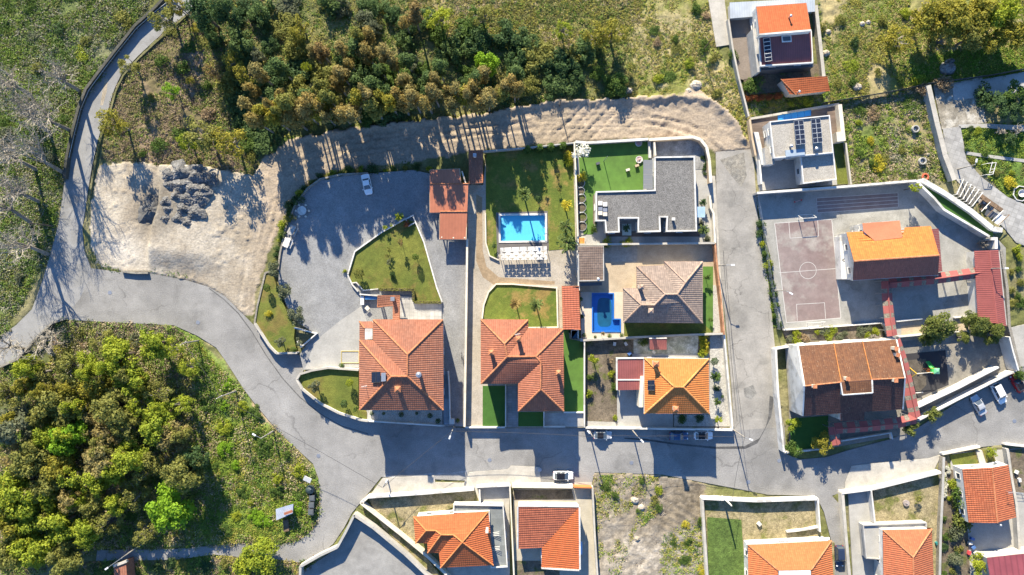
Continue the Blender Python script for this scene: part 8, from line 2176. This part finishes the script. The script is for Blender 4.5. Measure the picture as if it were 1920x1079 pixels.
undergrowth('kitchen_garden_weeds', [(1102,645),(1185,645),(1154,665),(1154,790),(1102,788)], [g1,o1,b1,y1], 1.6, (.1,.35), 10, .2, .6, 22, thr=.45, nf=.25)
undergrowth('bank_weeds', [(280,493),(345,498),(352,522),(282,512)], [g2,g1,d2], 3.5, (.2,.5), 14, .22, .6, 23, thr=.2)
undergrowth('bank_weeds', [(168,465),(186,492),(230,506),(226,514),(186,503),(162,480)], [g2,o1,d2], 3.5, (.2,.45), 14, .22, .6, 24, thr=.2)
undergrowth('lane_edge_weeds', [(1562,925),(1580,925),(1594,1079),(1582,1079)], [y1,g1,b2], 2.0, (.1,.3), 10, .2, .5, 25, thr=.4)
undergrowth('court_edge_weeds', [(1424,400),(1434,430),(1462,615),(1452,618),(1430,480)], [g1,g2,g3], 2.5, (.2,.5), 14, .24, .7, 26, thr=.25)
undergrowth('border_weeds', [(1770,862),(1796,886),(1814,1000),(1818,1079),(1768,1079)], [g1,g3,o1,g2], 3.0, (.2,.5), 14, .22, .6, 27, thr=.28)
undergrowth('yard_edge_weeds', [(806,318),(806,300),(700,306),(640,318),(590,330),(552,362),(530,420),(514,480),(508,505),(522,500),(536,426),(560,376),(600,335),(690,325)], [g1,g2,o1,b1], 2.6, (.15,.45), 13, .22, .7, 28, thr=.32)
undergrowth('terrace_strip_grass', [(1400,182),(1470,172),(1560,155),(1590,180),(1575,196),(1408,222)], [g1,g3,g2,y1], 2.8, (.2,.5), 14, .24, .6, 29, thr=.25)
undergrowth('hedge_bottom_grass', [(1534,10),(1545,145),(1552,145),(1536,0)], [g1,g3,g2], 2.5, (.2,.4), 13, .22, .6, 30, thr=.25)

undergrowth('rubble_chips', [(1125,900),(1235,893),(1320,940),(1322,1010),(1240,1079),(1150,1079),(1180,1000)], [(.30,.26,.21),(.38,.34,.28),(.2,.17,.14),(.26,.22,.17)], 2.2, (.15,.5), 9, .2, .35, 31, thr=.40, nf=.2)
undergrowth('road_slope_weeds', ZONES[1][0], [g2,g1,o1,gr,d2], .9, (.5,1.4), 18, .3, .6, 33, thr=.50)
# clipped hedges along the south side of the central lawn
def hedge(label, a, b, w, h, z0, pal):
    rg = np.random.default_rng(int(a[0])); p, q = Vector((*P(*a, h)[:2], 0)), Vector((*P(*b, h)[:2], 0)); d = q - p; L = d.length; d.normalize(); nn = Vector((-d.y, d.x, 0))
    n = int(L * 150); t = rg.random(n) * L; face = rg.integers(0, 3, n); s = rg.uniform(-.5, .5, n) * w; zz = rg.random(n) * (h - z0)
    s = np.where(face == 1, -w / 2, np.where(face == 2, w / 2, s)) + rg.normal(0, .03, n); zz = np.where(face == 0, h - z0, zz) + rg.normal(0, .03, n)
    org = (p + q) / 2
    C = np.stack([p.x - org.x + d.x * t + nn.x * s, p.y - org.y + d.y * t + nn.y * s, zz], 1)
    N = np.where((face == 0)[:, None], np.array([0, 0, 1.0]), np.array([nn.x, nn.y, 0]) * np.sign(s)[:, None]) + rg.normal(size=(n, 3)) * .4
    N /= np.linalg.norm(N, axis=1, keepdims=True)
    T = thing('clipped_hedge', label, 'hedge', (org.x, org.y, z0))
    o = bpy.data.objects.new('foliage', quads_mesh('foliage', C, N, .16, rg, PAL[pal])); COL.objects.link(o); o.parent = T
    mb = MB(); mb.box((0, 0, (h - z0) / 2 - .04), (L - .1, w * .8, h - z0 - .1), math.atan2(d.y, d.x)); mb.build('branches', M_BARK, T, False, True)
hedge('clipped hedge behind the barbecue at the south of the central lawn', (711,543), (774,543), .55, 1.9, .7, 'olive')
hedge('short clipped hedge running down beside the tiled terrace', (775,545), (775,566), .5, 1.9, .7, 'olive')
hedge('clipped hedge along the north edge of the tiled terrace', (776,567), (827,567), .5, 1.8, .7, 'olive')

# ---------------------------------------------------------------- labels that single out members of small groups
def ordinals():
    words = 'first second third fourth fifth sixth seventh eighth ninth tenth eleventh twelfth thirteenth fourteenth fifteenth sixteenth seventeenth eighteenth nineteenth twentieth'.split()
    groups = {}
    for o in SC.objects:
        if o.parent is None and o.get('label') and o.get('group'): groups.setdefault((o['group'], o['label']), []).append(o)
    for (g, lab), mem in groups.items():
        n = len(mem)
        if n < 2 or n > 24 or len(lab.split()) > 12: continue
        xs = [o.location.x for o in mem]; ys = [o.location.y for o in mem]
        hor = max(xs) - min(xs) >= max(ys) - min(ys)
        a, b = ('left', 'right') if hor else ('top', 'bottom')
        mem.sort(key=lambda o: o.location.x if hor else -o.location.y)
        for i, o in enumerate(mem):
            if i == 0: w = a + 'most' if hor else 'topmost'
            elif i == n - 1: w = b + 'most' if hor else 'lowest'
            elif i < n / 2: w = words[i] + ' from the ' + a
            else: w = words[n - 1 - i] + ' from the ' + b
            o['label'] = lab + ', ' + w
ordinals()
